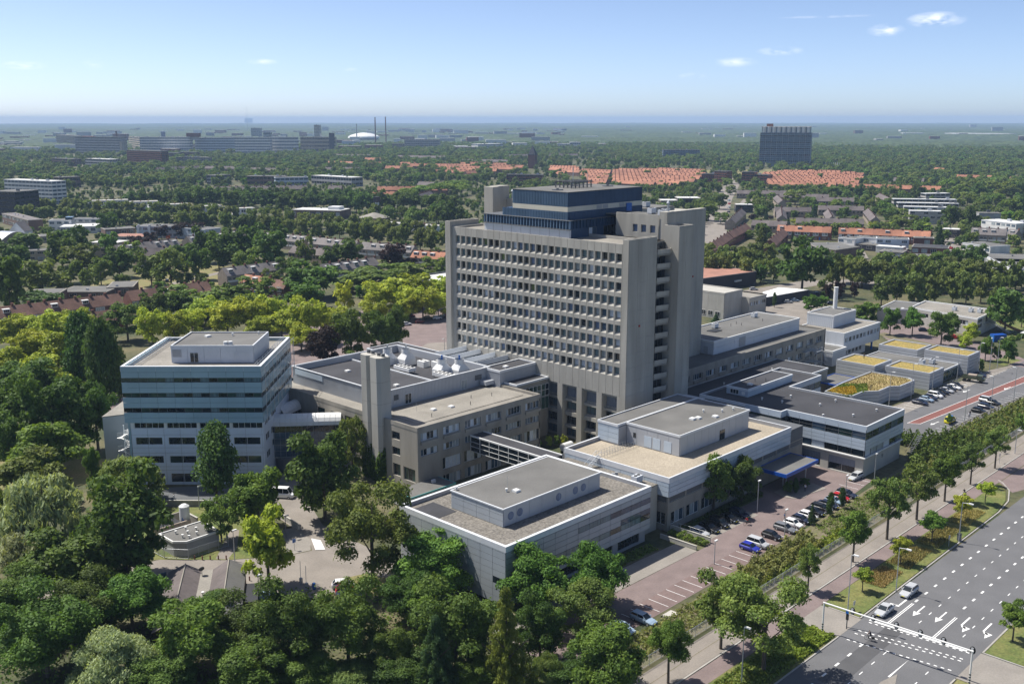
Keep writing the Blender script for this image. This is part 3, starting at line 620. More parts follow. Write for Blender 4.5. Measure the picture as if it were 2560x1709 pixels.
TREES=[('willow',67.0,185.5,15.3,18.0,1.9,'!big silver grey willow in the left foreground'),
('willow',62.5,180.1,11.7,9.6,1.0,'!lower silver willow below the big grey one'),
('oak',72.8,165.9,14.5,19.7,2.1,'!tall full green tree left of the fenced substation'),
('weeping',89.7,200.4,14.7,11.3,1.2,'!weeping round tree in front of the glass block corner'),
('poplar',102.8,186.9,10.5,17.4,1.9,'!slim tall tree standing against the glass block facade'),
('maple',101.4,168.6,9.9,12.1,1.3,'!dense maple right of the slim tall tree'),
('ash',93.4,169.1,6.3,9.4,1.0,'!thin open tree behind the substation fence'),
('plane',88.9,145.6,8.5,14.0,1.5,'!young yellow green plane by the barrier gate'),
('oak',113.9,163.8,13.2,18.3,2.0,'!round dark tree at the foot of the concrete chimney'),
('ash',133.0,179.9,6.1,14.4,1.5,'!dark narrow tree beside the ivy covered chimney'),
('ash',101.9,132.9,14.0,19.0,2.0,'!wide open tree left of the gravel roofed clinic'),
('maple',108.2,123.3,13.9,10.5,1.1,'!bright green tree at the clinic left facade'),
('maple',114.9,106.5,11.5,11.3,1.2,'!dark green maple at the clinic front corner'),
('maple',122.8,99.4,9.4,11.4,1.2,'!dark maple right of the clinic front corner'),
('oak',92.2,101.0,12.1,13.5,1.5,'!big dark oak between the two conifers'),
('oak',97.1,117.8,7.7,8.6,0.9,'!small bright tree above the left conifer'),
('spruce',86.4,98.9,6.7,11.7,1.3,'!dark spruce with drooping tiers at the bottom'),
('cedar',93.0,91.6,7.3,15.7,1.7,'!tall yellowish conifer at the bottom centre'),
('maple',103.2,81.6,10.1,11.7,1.3,'!bright leafy tree left of the blue station wagon'),
('ash',112.6,94.6,10.2,9.1,1.0,'!pale olive tree beside the car park'),
('weeping',98.2,88.4,5.0,6.3,0.7,'!feathery weeping tree at the bottom edge'),
('oak',103.4,94.5,7.2,10.2,1.1,'!dark tree behind the tall yellowish conifer'),
('oak',75.4,118.4,11.1,13.5,1.5,'!dark oak in front of the double roofed shed'),
('oak',81.9,113.4,9.6,13.6,1.5,'!dark oak beside the red parked car'),
('oak',72.9,126.9,9.8,9.5,1.0,'!dark oak below the shed eaves'),
('maple',64.4,128.2,12.0,12.0,1.3,'!dense dark maple left of the shed front'),
('willow',54.9,132.5,11.7,9.7,1.0,'!pale whitish tree at the bottom left'),
('oak',50.1,143.7,12.7,12.8,1.4,'!large dark oak in the bottom left corner'),
('oak',51.7,158.0,10.2,11.4,1.2,'!dark oak at the left edge near the bottom'),
('oak',64.2,165.6,14.8,11.6,1.2,'!broad olive tree in the left wood'),
('maple',65.0,147.5,10.4,10.1,1.1,'!vivid green tree left of the shed'),
('ash',72.2,164.1,8.4,7.7,0.8,'!light green crown below the tall full tree'),
('oak',59.3,150.4,10.9,9.9,1.1,'!dark middle tree of the left wood'),
('weeping',79.2,108.6,9.4,4.2,0.4,'!grey green bush tree at the bottom edge'),
('maple',67.8,118.7,11.1,7.6,0.8,'!dark tree at the bottom edge left of centre'),
('oak',73.9,112.7,7.4,5.5,0.6,'!small dark oak at the bottom edge'),
('oak',60.1,126.9,9.9,6.2,0.7,'!dark oak at the bottom edge in the left wood'),
('oak',84.1,102.9,7.5,5.6,0.6,'!dark oak left of the drooping spruce'),
('maple',89.9,95.4,6.2,5.5,0.6,'!maple at the bottom edge between the conifers'),
('maple',85.9,231.1,14.9,13.4,1.4,'!pale leafy tree in the left park'),
('ash',76.1,216.2,13.9,11.4,1.2,'!olive tree below the pale leafy one'),
('maple',88.0,213.5,3.8,10.7,1.1,'!slim young tree on the dry lawn'),
('oak',94.8,242.4,15.8,18.9,2.0,'!dark tree in the middle of the left park'),
('oak',86.4,248.3,12.5,19.9,2.1,'!dark tree at the left edge of the park'),
('oak',101.5,241.2,9.6,16.8,1.8,'!dark tree beside the grey stair annex'),
('oak',106.6,298.1,16.3,12.6,1.4,'!dark tree below the bright parking trees'),
('poplar',120.3,292.1,12.1,24.2,2.6,'!tall black green tree left of the glass block'),
('poplar',118.3,273.3,10.9,25.7,2.8,'!tallest black green tree left of the glass block'),
('poplar',123.4,275.6,7.4,16.6,1.8,'!narrow dark tree at the glass block corner'),
('plane',115.8,293.9,12.7,8.5,0.9,'!dull green crown behind the dark park trees'),
('ash',164.9,357.1,14.4,14.3,1.5,'!dark round tree behind the glass block roof'),
('plane',111.8,325.5,12.1,12.1,1.3,0),
('plane',121.8,334.3,14.0,14.1,1.5,0),
('plane',127.7,328.3,15.4,14.1,1.5,0),
('plane',133.0,375.4,14.0,12.2,1.3,0),
('plane',138.9,363.2,15.4,13.8,1.5,0),
('plane',152.4,371.2,12.8,12.6,1.3,0),
('plane',104.3,305.8,11.4,8.5,0.9,0),
('plane',115.1,307.3,13.1,11.7,1.3,0),
('plane',165.1,338.1,10.0,14.7,1.6,0),
('plane',173.2,337.9,9.4,13.2,1.4,0),
('plane',184.2,345.0,9.7,10.9,1.2,0),
('plane',197.0,341.8,14.9,12.9,1.4,0),
('plane',200.2,363.8,13.8,11.6,1.2,0),
('plane',204.2,336.7,13.3,13.9,1.5,0),
('plane',213.0,337.0,13.5,14.1,1.5,0),
('plane',208.2,322.4,11.4,10.9,1.2,0),
('plane',224.0,373.9,11.0,10.2,1.1,0),
('plane',209.3,306.9,13.5,16.8,1.8,0),
('plane',199.8,297.4,10.7,10.3,1.1,0),
('plane',253.7,344.3,8.2,13.3,1.4,0),
('plane',258.8,327.9,15.2,15.1,1.6,0),
('plane',274.1,336.2,16.8,14.6,1.6,0),
('plane',281.9,334.0,16.9,14.7,1.6,0),
('plane',267.2,309.9,13.3,12.9,1.4,0),
('plane',274.1,308.3,8.9,10.0,1.1,0),
('plane',264.7,315.1,14.2,13.9,1.5,0),
('plane',241.6,308.7,10.1,11.3,1.2,0),
('plane',223.2,310.2,11.5,11.0,1.2,0),
('plane',200.5,323.7,11.3,9.0,1.0,0),
('plane',302.8,337.5,11.7,11.0,1.2,0),
('oak',202.0,271.3,12.4,18.0,1.9,'!deep green tree on the near edge of the parking place'),
('copper',191.3,271.9,10.0,13.6,1.5,'!dark purple tree in front of the low hospital roof'),
('oak',211.5,267.0,11.1,16.5,1.8,'!green tree left of the tower on the parking edge'),
('oak',221.4,270.9,7.6,17.0,1.8,'!dark tree nearest the left side of the tower'),
('ash',194.5,259.3,8.4,6.3,0.7,'!flat olive tree behind the cooling towers'),
('spruce',205.2,227.5,3.0,4.5,0.5,'!small dark conifer behind the cooling towers'),
('copper',342.9,420.6,14.4,15.0,1.6,'!round copper beech among the terraced houses'),
('copper',353.9,418.8,6.6,7.9,0.8,'!small copper tree beside the red roofed houses'),
('oak',267.3,387.1,21.9,15.6,1.7,'!wide green tree behind the parking place'),
('oak',246.9,362.9,14.9,12.5,1.3,'!dark holly like tree at the parking entrance'),
('ash',323.3,473.3,9.6,16.2,1.7,'!twin green tree near the dark roofed houses'),
('ash',185.2,485.6,19.3,15.9,1.7,1),
('oak',152.8,435.4,14.3,26.0,2.8,1),
('ash',207.5,507.6,10.8,12.1,1.3,1),
('ash',226.4,538.3,18.5,15.5,1.7,1),
('oak',238.0,575.9,18.4,20.6,2.2,1),
('oak',225.2,560.0,14.2,18.6,2.0,1),
('ash',216.2,492.6,10.7,13.2,1.4,1),
('oak',233.5,509.2,13.5,15.1,1.6,1),
('ash',257.1,544.7,12.1,13.6,1.5,1),
('ash',232.8,473.2,12.8,16.8,1.8,1),
('ash',236.8,461.1,16.9,18.9,2.0,1),
('oak',264.2,499.3,11.5,15.5,1.7,1),
('oak',257.6,471.4,11.0,17.3,1.9,1),
('ash',204.6,385.5,19.8,12.1,1.3,1),
('oak',185.8,378.7,10.3,11.6,1.2,1),
('oak',197.3,386.3,12.5,12.0,1.3,1),
('ash',214.0,375.8,19.8,12.1,1.3,1),
('ash',245.0,397.3,15.7,11.0,1.2,1),
('oak',220.9,375.5,10.9,12.2,1.3,1),
('oak',284.5,498.7,14.2,18.5,2.0,1),
('oak',292.8,527.1,13.6,19.4,2.1,1),
('oak',293.7,498.3,19.1,21.4,2.3,1),
('oak',318.4,513.7,17.6,19.7,2.1,1),
('oak',303.2,476.5,16.5,21.1,2.3,1),
('oak',344.8,531.7,10.6,17.8,1.9,1),
('ash',280.0,461.0,13.5,15.1,1.6,1),
('ash',197.6,409.9,7.4,8.3,0.9,1),
('oak',166.6,441.9,18.5,8.3,0.9,1),
('oak',334.9,449.2,14.2,16.0,1.7,1),
('oak',324.5,450.9,11.7,13.2,1.4,1),
('ash',297.0,388.6,25.1,9.4,1.0,1),
('ash',309.9,388.2,25.5,10.7,1.1,1),
('ash',325.9,387.4,19.5,9.7,1.0,1),
('ash',349.3,394.2,13.6,10.1,1.1,1),
('oak',201.5,564.1,13.9,15.5,1.7,1),
('oak',231.1,624.1,18.0,14.4,1.5,1),
('ash',202.9,474.8,8.2,11.5,1.2,1),
('maple',265.1,588.9,10.3,14.4,1.5,1),
('oak',109.8,294.7,7.5,5.6,0.6,1),
('copper',281.4,589.5,10.5,11.8,1.3,1),
('copper',293.0,601.9,8.1,9.1,1.0,1),
('copper',312.3,631.9,7.4,8.3,0.9,1),
('copper',344.9,652.2,10.8,11.4,1.2,1),
('copper',352.2,644.6,10.8,11.4,1.2,1),
('copper',332.3,655.7,8.9,10.0,1.1,1),
('ash',266.5,420.2,8.4,9.4,1.0,1),
('ash',286.0,436.4,11.0,12.3,1.3,1),
('oak',316.8,705.6,13.8,16.1,1.7,'!single big round tree behind the white hall'),
('oak',285.1,731.2,8.9,7.3,0.8,'!dark round tree in front of the white hall'),
('lime',316.0,857.7,9.9,12.1,1.3,2),
('lime',317.5,846.2,10.1,13.7,1.5,2),
('lime',324.8,839.2,11.6,11.6,1.2,2),
('lime',332.4,842.4,8.5,11.9,1.3,2),
('lime',342.1,838.4,10.4,10.6,1.1,2),
('lime',335.8,805.3,8.3,12.0,1.3,2),
('lime',341.0,802.7,9.8,11.0,1.2,2),
('lime',349.7,802.1,9.7,10.3,1.1,2),
('lime',351.0,781.1,10.1,12.1,1.3,2),
('lime',353.2,767.8,9.5,12.4,1.3,2),
('lime',358.2,766.8,11.3,10.5,1.1,2),
('lime',360.1,751.8,11.2,11.6,1.2,2),
('lime',364.1,743.2,11.2,11.2,1.2,2),
('lime',371.6,736.8,11.2,10.9,1.2,2),
('lime',375.6,734.0,10.3,10.1,1.1,2),
('lime',380.8,722.6,8.9,9.7,1.0,2),
('lime',384.0,711.2,8.0,10.3,1.1,2),
('lime',383.2,694.6,9.3,10.9,1.2,2),
('lime',354.3,960.2,12.7,11.0,1.2,2),
('lime',355.9,945.2,10.9,11.3,1.2,2),
('lime',356.8,915.8,11.9,12.8,1.4,2),
('lime',364.7,917.3,9.4,11.6,1.2,2),
('lime',375.0,912.6,9.6,12.2,1.3,2),
('lime',375.3,897.0,10.1,12.2,1.3,2),
('lime',386.6,900.8,12.3,10.5,1.1,2),
('lime',383.1,868.8,10.3,11.6,1.2,2),
('lime',389.6,858.9,12.0,11.6,1.2,2),
('lime',399.6,860.0,11.0,10.2,1.1,2),
('lime',398.4,840.1,9.4,12.1,1.3,2),
('lime',402.0,826.8,10.9,10.8,1.2,2),
('lime',404.6,807.3,10.7,12.7,1.4,2),
('lime',413.9,806.9,10.8,11.9,1.3,2),
('lime',419.0,800.9,11.6,9.8,1.0,2),
('lime',424.4,791.5,10.2,11.3,1.2,2),
('lime',431.1,782.8,9.7,11.1,1.2,2),
('lime',373.0,699.2,10.0,14.1,1.5,2),
('lime',377.7,685.1,11.6,14.2,1.5,2),
('lime',384.6,682.8,10.5,11.6,1.2,2),
('lime',380.6,653.8,9.4,15.2,1.6,2),
('lime',382.4,639.5,10.5,13.5,1.4,2),
('lime',387.8,636.2,10.7,14.5,1.6,2),
('lime',389.7,619.0,11.2,14.8,1.6,2),
('lime',396.6,617.0,10.7,13.4,1.4,2),
('lime',401.2,606.9,9.0,11.8,1.3,2),
('lime',397.7,585.0,11.1,14.7,1.6,2),
('lime',398.9,570.1,10.5,14.5,1.6,2),
('lime',410.3,570.7,9.4,11.8,1.3,2),
('lime',419.6,572.4,9.4,11.0,1.2,2),
('lime',408.2,539.8,11.1,14.1,1.5,2),
('lime',413.8,535.4,9.9,12.6,1.4,2),
('lime',416.9,525.2,10.8,12.7,1.4,2),
('lime',393.9,739.6,9.8,15.9,1.7,2),
('lime',401.6,733.2,10.8,14.0,1.5,2),
('lime',410.6,724.0,10.1,15.1,1.6,2),
('lime',406.8,699.5,11.1,15.4,1.7,2),
('lime',414.5,697.4,8.8,15.2,1.6,2),
('lime',416.2,677.0,9.4,14.4,1.5,2),
('lime',418.0,662.9,9.2,15.1,1.6,2),
('lime',422.5,652.7,9.3,14.8,1.6,2),
('lime',430.2,647.8,8.9,14.0,1.5,2),
('lime',437.2,640.4,10.4,12.1,1.3,2),
('lime',445.2,635.7,9.2,10.9,1.2,2),
('lime',443.9,617.8,9.2,13.1,1.4,2),
('lime',440.1,600.1,9.1,12.0,1.3,2),
('lime',441.3,583.8,9.2,13.8,1.5,2),
('lime',458.0,591.4,9.6,10.7,1.1,2),
('lime',459.3,576.8,9.1,10.7,1.1,2),
('lime',408.8,529.0,8.8,14.5,1.6,2),
('lime',420.5,531.9,9.1,12.2,1.3,2),
('lime',420.1,515.1,9.8,11.9,1.3,2),
('lime',419.8,504.1,8.7,13.2,1.4,2),
('lime',414.7,482.4,8.3,14.0,1.5,2),
('lime',416.4,474.4,9.8,13.3,1.4,2),
('lime',425.4,470.5,9.6,12.2,1.3,2),
('lime',447.5,579.6,10.8,11.7,1.3,2),
('lime',446.5,564.8,11.0,10.8,1.2,2),
('lime',442.8,545.2,9.6,12.6,1.3,2),
('lime',447.5,534.4,10.2,13.3,1.4,2),
('lime',450.8,525.9,9.0,13.0,1.4,2),
('lime',461.9,524.5,8.5,10.2,1.1,2),
('lime',454.2,502.2,9.0,12.8,1.4,2),
('oak',451.7,945.7,14.9,12.1,1.3,3),
('oak',455.6,932.2,11.8,14.6,1.6,3),
('oak',470.1,937.6,12.1,12.3,1.3,3),
('oak',479.1,934.2,12.9,11.9,1.3,3),
('oak',478.3,911.0,15.6,13.3,1.4,3),
('oak',479.5,891.5,15.6,14.2,1.5,3),
('oak',483.3,877.5,11.6,13.0,1.4,3),
('oak',466.8,875.7,13.4,16.1,1.7,3),
('oak',481.7,874.0,16.0,15.5,1.7,3),
('oak',481.0,859.4,18.2,19.0,2.0,3),
('oak',492.8,855.0,14.2,17.5,1.9,3),
('oak',483.6,821.5,18.0,18.5,2.0,3),
('oak',514.0,853.2,18.7,15.0,1.6,3),
('oak',509.5,827.2,15.5,14.7,1.6,3),
('oak',514.3,810.0,17.7,16.8,1.8,3),
('oak',525.8,812.7,15.0,15.0,1.6,3),
('oak',519.8,788.8,18.3,16.1,1.7,3),
('oak',524.9,778.4,17.4,15.1,1.6,3),
('oak',536.8,770.9,13.9,14.5,1.5,3),
('oak',552.8,776.5,13.4,14.4,1.5,3),
('oak',550.5,758.7,18.1,14.2,1.5,3),
('oak',546.3,732.6,13.9,15.0,1.6,3),
('oak',546.9,720.5,16.0,18.4,2.0,3),
('oak',564.6,725.2,15.4,15.3,1.6,3),
('oak',513.1,960.3,14.8,13.8,1.5,3),
('oak',517.2,940.9,16.0,15.0,1.6,3),
('oak',520.2,917.2,14.1,13.9,1.5,3),
('oak',535.1,923.2,13.5,13.6,1.5,3),
('oak',525.3,879.5,16.3,15.5,1.7,3),
('oak',536.6,874.5,14.2,16.5,1.8,3),
('oak',555.8,876.8,16.5,13.8,1.5,3),
('oak',559.3,864.2,13.4,16.3,1.7,3),
('oak',559.7,839.8,12.5,15.6,1.7,3),
('oak',587.2,856.2,14.3,13.7,1.5,3),
('oak',577.3,827.3,13.9,15.9,1.7,3),
('oak',589.5,819.5,13.5,13.3,1.4,3),
('oak',596.9,806.5,17.3,14.1,1.5,3),
('oak',590.2,783.6,17.3,16.0,1.7,3),
('oak',626.0,808.8,14.5,13.0,1.4,3),
('oak',583.5,735.2,13.2,17.0,1.8,3),
('oak',596.9,734.6,12.6,13.1,1.4,3),
('oak',595.3,717.6,13.9,15.9,1.7,3),
('oak',600.7,710.3,14.2,15.4,1.7,3),
('oak',607.4,703.7,12.9,13.4,1.4,3),
('oak',608.6,689.4,14.6,14.3,1.5,3),
('oak',589.5,655.1,13.6,16.9,1.8,3),
('oak',610.2,665.7,11.4,13.3,1.4,3),
('weeping',516.7,655.4,11.9,13.8,1.5,3),
('weeping',519.4,641.1,14.6,13.6,1.5,3),
('weeping',534.7,644.0,12.6,11.8,1.3,3),
('weeping',520.9,613.4,13.5,13.5,1.4,3),
('weeping',527.4,608.0,11.2,12.3,1.3,3),
('weeping',530.6,597.4,11.5,13.5,1.4,3),
('oak',535.4,600.6,14.3,16.4,1.8,3),
('oak',532.4,587.0,13.4,17.5,1.9,3),
('oak',546.7,591.0,12.4,13.5,1.4,3),
('acacia',665.0,792.9,20.3,12.8,1.4,3),
('acacia',686.9,804.0,18.2,12.4,1.3,3),
('acacia',685.3,792.2,19.9,15.0,1.6,3),
('acacia',716.0,812.1,19.6,11.9,1.3,3),
('acacia',707.4,791.5,17.9,15.5,1.7,3),
('acacia',725.0,797.0,20.3,15.3,1.6,3),
('acacia',740.8,800.7,22.1,11.8,1.3,3),
('acacia',757.0,810.3,16.6,13.6,1.5,3),
('acacia',764.6,864.1,16.7,10.1,1.1,3),
('acacia',788.5,872.3,20.6,10.6,1.1,3),
('acacia',801.4,870.1,21.0,11.5,1.2,3),
('acacia',838.9,894.7,19.4,9.4,1.0,3),
('lime',464.8,304.6,7.6,11.2,1.2,4),
('lime',464.5,296.6,7.7,10.9,1.2,4),
('lime',468.1,290.0,9.4,11.3,1.2,4),
('lime',465.4,280.3,9.4,13.8,1.5,4),
('lime',478.6,281.1,7.7,11.2,1.2,4),
('lime',481.3,315.8,9.5,12.4,1.3,4),
('lime',496.1,314.7,8.0,10.2,1.1,4),
('lime',502.0,308.6,9.0,9.7,1.0,4),
('lime',503.7,299.2,9.1,12.0,1.3,4),
('lime',505.9,290.5,8.1,12.2,1.3,4),
('lime',472.2,235.6,7.2,15.5,1.7,4),
('lime',477.4,232.7,7.8,13.7,1.5,4),
('lime',473.0,226.6,6.7,14.7,1.6,4),
('lime',467.7,218.7,8.1,14.4,1.5,4),
('lime',479.1,224.1,9.1,12.0,1.3,4),
('lime',476.3,215.5,9.9,12.9,1.4,4),
('lime',488.4,214.5,10.4,10.3,1.1,4),
('lime',483.1,205.0,10.0,11.3,1.2,4),
('lime',477.8,195.3,8.3,12.9,1.4,4),
('lime',479.1,190.7,7.8,13.3,1.4,4),
('lime',480.3,184.3,8.0,12.4,1.3,4),
('lime',483.2,178.9,9.5,11.5,1.2,4),
('lime',486.5,174.9,9.6,10.3,1.1,4),
('lime',531.4,236.4,10.0,9.9,1.1,4),
('lime',544.8,229.0,8.9,8.6,0.9,4),
('lime',543.7,218.6,8.9,9.0,1.0,4),
('lime',547.4,208.3,8.9,8.8,0.9,4),
('lime',485.5,194.9,9.8,9.9,1.1,4),
('lime',487.9,188.7,9.0,10.1,1.1,4),
('lime',498.1,185.7,8.8,9.7,1.0,4),
('lime',495.6,179.5,10.6,10.3,1.1,4),
('lime',505.1,176.2,10.2,9.7,1.0,4),
('lime',504.2,168.6,7.7,10.6,1.1,4),
('lime',512.3,165.1,10.1,9.6,1.0,4),
('lime',522.4,163.3,9.2,8.3,0.9,4),
('oak',435.5,232.7,21.8,24.0,2.6,'!huge round tree in the avenue behind the white shed'),
('maple',448.8,262.5,7.1,9.2,1.0,'!bright maple in front of the dark brick sports building'),
('oak',566.0,220.3,9.9,8.8,0.9,'!round tree with brownish shade beside the garage hall'),
('oak',565.7,202.0,11.2,13.4,1.4,'!large round tree in front of the white warehouse'),
('oak',577.2,215.0,7.2,10.7,1.1,'!dark tree beside the blue tarpaulin'),
('spruce',637.9,249.8,8.4,13.9,1.5,'!black green conifer beside the red brick warehouse'),
('oak',775.0,296.5,13.3,16.7,1.8,'!broad dark tree beside the stepped flats'),
('oak',779.1,285.0,13.8,16.6,1.8,'!broad brownish dark tree beside the white flats'),
('cedar',554.6,324.9,10.5,14.7,1.6,'!dark spreading conifer among the red brown houses'),
('spruce',778.9,409.5,6.5,10.6,1.1,'!dark cone shaped conifer between the dark rows'),
('spruce',731.0,425.5,4.0,9.6,1.0,'!slim dark conifer by the grey yard'),
('spruce',614.8,337.5,2.8,6.9,0.7,'!small slim conifer behind the red brown houses'),
('oak',876.6,524.8,9.7,11.6,1.2,'!round tree at the first dark terrace'),
('ash',683.8,437.5,11.1,9.3,1.0,5),
('ash',958.7,602.4,11.5,10.3,1.1,5),
('lime',698.4,458.5,14.9,15.4,1.6,5),
('lime',797.9,512.8,14.2,14.5,1.6,5),
('lime',764.3,510.8,9.5,11.3,1.2,5),
('ash',890.0,488.0,19.1,13.7,1.5,5),
('oak',887.8,471.0,13.4,8.3,0.9,5),
('oak',795.7,390.8,9.4,8.6,0.9,5),
('maple',762.5,418.5,7.0,7.2,0.8,5),
('plane',716.6,390.5,8.8,4.9,0.5,5),
('plane',729.0,350.1,10.7,5.4,0.6,5),
('plane',695.7,347.0,7.3,6.4,0.7,5),
('plane',703.0,398.6,6.6,3.7,0.4,5),
('oak',652.7,334.1,6.4,5.0,0.5,5),
('ash',611.5,369.1,8.8,6.0,0.6,5),
('oak',1034.6,631.3,11.5,10.1,1.1,5),
('oak',1049.2,620.5,10.7,8.3,0.9,5),
('oak',1038.4,597.6,13.7,8.1,0.9,5),
('oak',1049.7,587.8,10.5,7.2,0.8,5),
('oak',1061.2,584.4,8.9,7.3,0.8,5),
('oak',1061.5,575.6,9.7,7.2,0.8,5),
('oak',1057.9,560.6,11.2,8.0,0.9,5),
('oak',1063.6,550.6,10.4,9.8,1.1,5),
('oak',1000.1,502.3,17.1,12.5,1.3,5),
('oak',1047.1,510.4,11.5,10.3,1.1,5),
('oak',999.8,476.4,10.2,14.7,1.6,5),
('oak',983.2,604.1,9.4,5.3,0.6,5),
('oak',908.9,462.2,8.8,4.6,0.5,5),
('oak',922.4,440.9,11.5,5.3,0.6,5),
('ash',1063.0,674.2,12.8,10.5,1.1,5),
('oak',1008.2,672.0,11.6,12.0,1.3,5),
('oak',983.4,640.2,9.6,10.7,1.2,5),
('copper',719.3,431.0,6.3,5.8,0.6,5),
('copper',742.8,427.9,4.6,3.3,0.3,5),
('oak',649.5,320.0,4.8,6.5,0.7,5),
('maple',669.6,392.5,4.8,5.9,0.6,5),
('plane',463.0,303.9,4.2,6.4,0.7,5),
('oak',1016.9,484.8,8.9,12.5,1.3,5),
('oak',1014.2,473.5,10.3,12.4,1.3,5),
('oak',1022.2,468.7,10.3,10.7,1.1,5),
('oak',1089.3,491.7,7.0,9.6,1.0,5),
('ash',1052.2,462.4,13.5,12.6,1.3,5),
('ash',1030.6,444.3,10.9,8.2,0.9,5),
('oak',1020.3,424.9,14.3,16.0,1.7,5),
('maple',845.8,380.5,10.9,11.6,1.2,5),
('ash',880.9,406.4,11.5,10.7,1.1,5),
('ash',813.2,352.9,14.5,9.7,1.0,5),
('ash',740.1,315.3,17.3,11.2,1.2,5),
('plane',745.0,302.9,11.0,6.4,0.7,5),
('plane',731.6,336.3,8.0,5.4,0.6,5),
('plane',737.7,326.4,7.4,5.3,0.6,5),
('plane',728.9,347.3,5.9,4.8,0.5,5),
('ash',723.9,268.3,8.4,8.3,0.9,5),
('oak',688.6,255.1,8.5,4.8,0.5,5),
('oak',670.0,227.3,5.8,5.0,0.5,5),
('lime',568.9,268.0,5.0,5.6,0.6,5),
('acacia',1144.0,444.6,17.3,15.8,1.7,6),
('acacia',1048.9,395.1,18.6,16.0,1.7,6),
('ash',1146.2,420.8,20.1,14.7,1.6,6),
('oak',1060.4,379.9,17.1,17.6,1.9,6),
('ash',1144.4,397.8,19.8,15.4,1.6,6),
('ash',1078.6,360.9,21.4,17.6,1.9,6),
('oak',1105.0,356.9,15.9,19.4,2.1,6),
('ash',954.5,337.9,14.1,12.2,1.3,6),
('acacia',954.0,326.8,17.8,15.7,1.7,6),
('acacia',892.9,294.7,16.5,16.5,1.8,6),
('oak',905.2,291.0,13.1,16.6,1.8,6),
('ash',992.0,365.8,14.8,12.8,1.4,6),
('acacia',802.1,257.4,9.5,14.2,1.5,6),
('acacia',846.1,280.1,11.2,10.0,1.1,6),
('ash',1224.7,459.8,20.0,14.0,1.5,6),
('acacia',1253.5,452.4,20.2,12.3,1.3,6),
('acacia',1284.3,438.9,22.1,12.4,1.3,6),
('ash',1268.9,413.7,20.0,14.0,1.5,6),
('acacia',1258.6,583.1,27.2,10.2,1.1,6),
('oak',1264.5,555.9,18.0,10.1,1.1,6),
('oak',1254.9,532.6,22.0,10.9,1.2,6),
('poplar',1286.6,514.7,3.6,12.9,1.4,6),
('poplar',1250.4,565.3,3.6,12.0,1.3,6),
('plane',1276.1,515.6,9.7,8.9,1.0,6),
('oak',364.6,139.0,9.7,12.6,1.4,'!large round street tree behind the green roofed pods'),
('maple',371.3,160.9,7.0,10.3,1.1,'!left one of three street trees by the cream day nursery'),
('maple',375.6,154.2,7.5,10.9,1.2,'!middle street tree by the cream day nursery'),
('maple',387.5,177.8,10.3,8.3,0.9,'!bushy tree behind the white building with the flue'),
('maple',392.2,205.0,7.2,7.4,0.8,'!light young tree on the parking behind the flue building'),
('maple',404.3,206.0,5.6,5.5,0.6,'!second light young tree on the rear parking'),
('poplar',392.7,222.4,2.2,6.3,0.7,'!tiny sapling beside the white shed roof'),
('plane',379.9,134.2,5.5,7.6,0.8,'!yellow green tree left of the cream nursery stairs'),
('plane',364.5,130.8,4.8,5.7,0.6,'!yellow green tree in front of the red hatchback'),
('maple',352.5,119.2,4.1,8.6,0.9,'!narrow street tree left of the blue container'),
('maple',354.4,116.1,2.9,5.4,0.6,'!thin street tree below the blue container'),
('maple',353.9,112.2,4.5,8.0,0.9,'!narrow street tree right of the blue container'),
('maple',334.0,113.9,1.6,4.9,0.5,'!small bushy tree at the corner of the tallest pod'),
('maple',269.4,98.6,1.5,3.2,0.3,'!sapling standing in front of the yellow ambulance'),
('copper',422.9,213.0,3.8,7.9,0.8,'!purple leaved tree behind the flue building'),
('copper',427.8,210.0,4.5,8.6,0.9,'!second purple leaved tree behind the flue building'),
('copper',436.9,207.3,3.9,7.3,0.8,'!third purple leaved tree behind the flue building'),
('lime',435.1,178.9,8.7,15.3,1.6,'!light green upright tree behind the cream nursery'),
('oak',406.8,131.5,13.1,16.5,1.8,'!dark bushy tree right of the cream nursery'),
('maple',420.8,130.0,3.4,9.4,1.0,'!bright tree at the right edge by the nursery'),
('spruce',340.7,218.3,4.5,4.4,0.5,'!pale bush tree beside the concrete block'),
('oak',173.4,109.7,8.0,11.8,1.3,'!dark twin tree beside the blue entrance canopy'),
('oak',181.6,108.1,7.2,9.8,1.1,'!right half of the dark tree pair at the blue canopy'),
('oak',84.9,106.7,7.0,8.5,0.9,'!dark oak under the dry gate lawn at the bottom'),
('maple',97.3,112.6,6.9,7.7,0.8,'!bright small crown above the drooping spruce'),
('oak',100.6,86.0,6.8,4.9,0.5,'!dark oak at the bottom edge left of the bright leafy tree'),
('oak',73.9,139.1,8.3,6.2,0.7,'!dark crown against the left gable of the shed'),
('ash',63.8,194.3,7.4,12.9,1.4,'!pale green tree at the left edge below the silver willow'),
('oak',81.4,242.5,9.1,12.5,1.3,'!dark green tree at the left edge of the lower park'),
('lime',437.3,284.9,8.2,12.6,1.3,4),
('lime',441.7,278.6,7.1,12.8,1.4,4),
('lime',442.1,267.2,8.7,12.8,1.4,4),
('lime',456.3,266.5,8.1,10.7,1.1,4),
('lime',450.7,256.3,7.5,12.4,1.3,4),
('lime',458.6,228.9,7.3,13.4,1.4,4),
('lime',469.0,223.9,8.4,13.6,1.5,4),
('lime',468.0,218.2,8.9,13.1,1.4,4),
('lime',469.9,207.3,8.7,13.9,1.5,4),
('lime',472.3,202.1,7.7,16.0,1.7,4),
('lime',471.8,192.7,7.0,16.5,1.8,4),
('lime',488.2,191.2,7.9,13.4,1.4,4),
('lime',494.1,186.5,9.7,13.4,1.4,4),
('lime',490.9,177.0,8.5,15.3,1.6,4),
('lime',491.5,170.1,9.0,15.5,1.7,4),
('lime',505.1,168.0,9.2,13.8,1.5,4),
('lime',502.0,159.5,8.9,15.9,1.7,4),
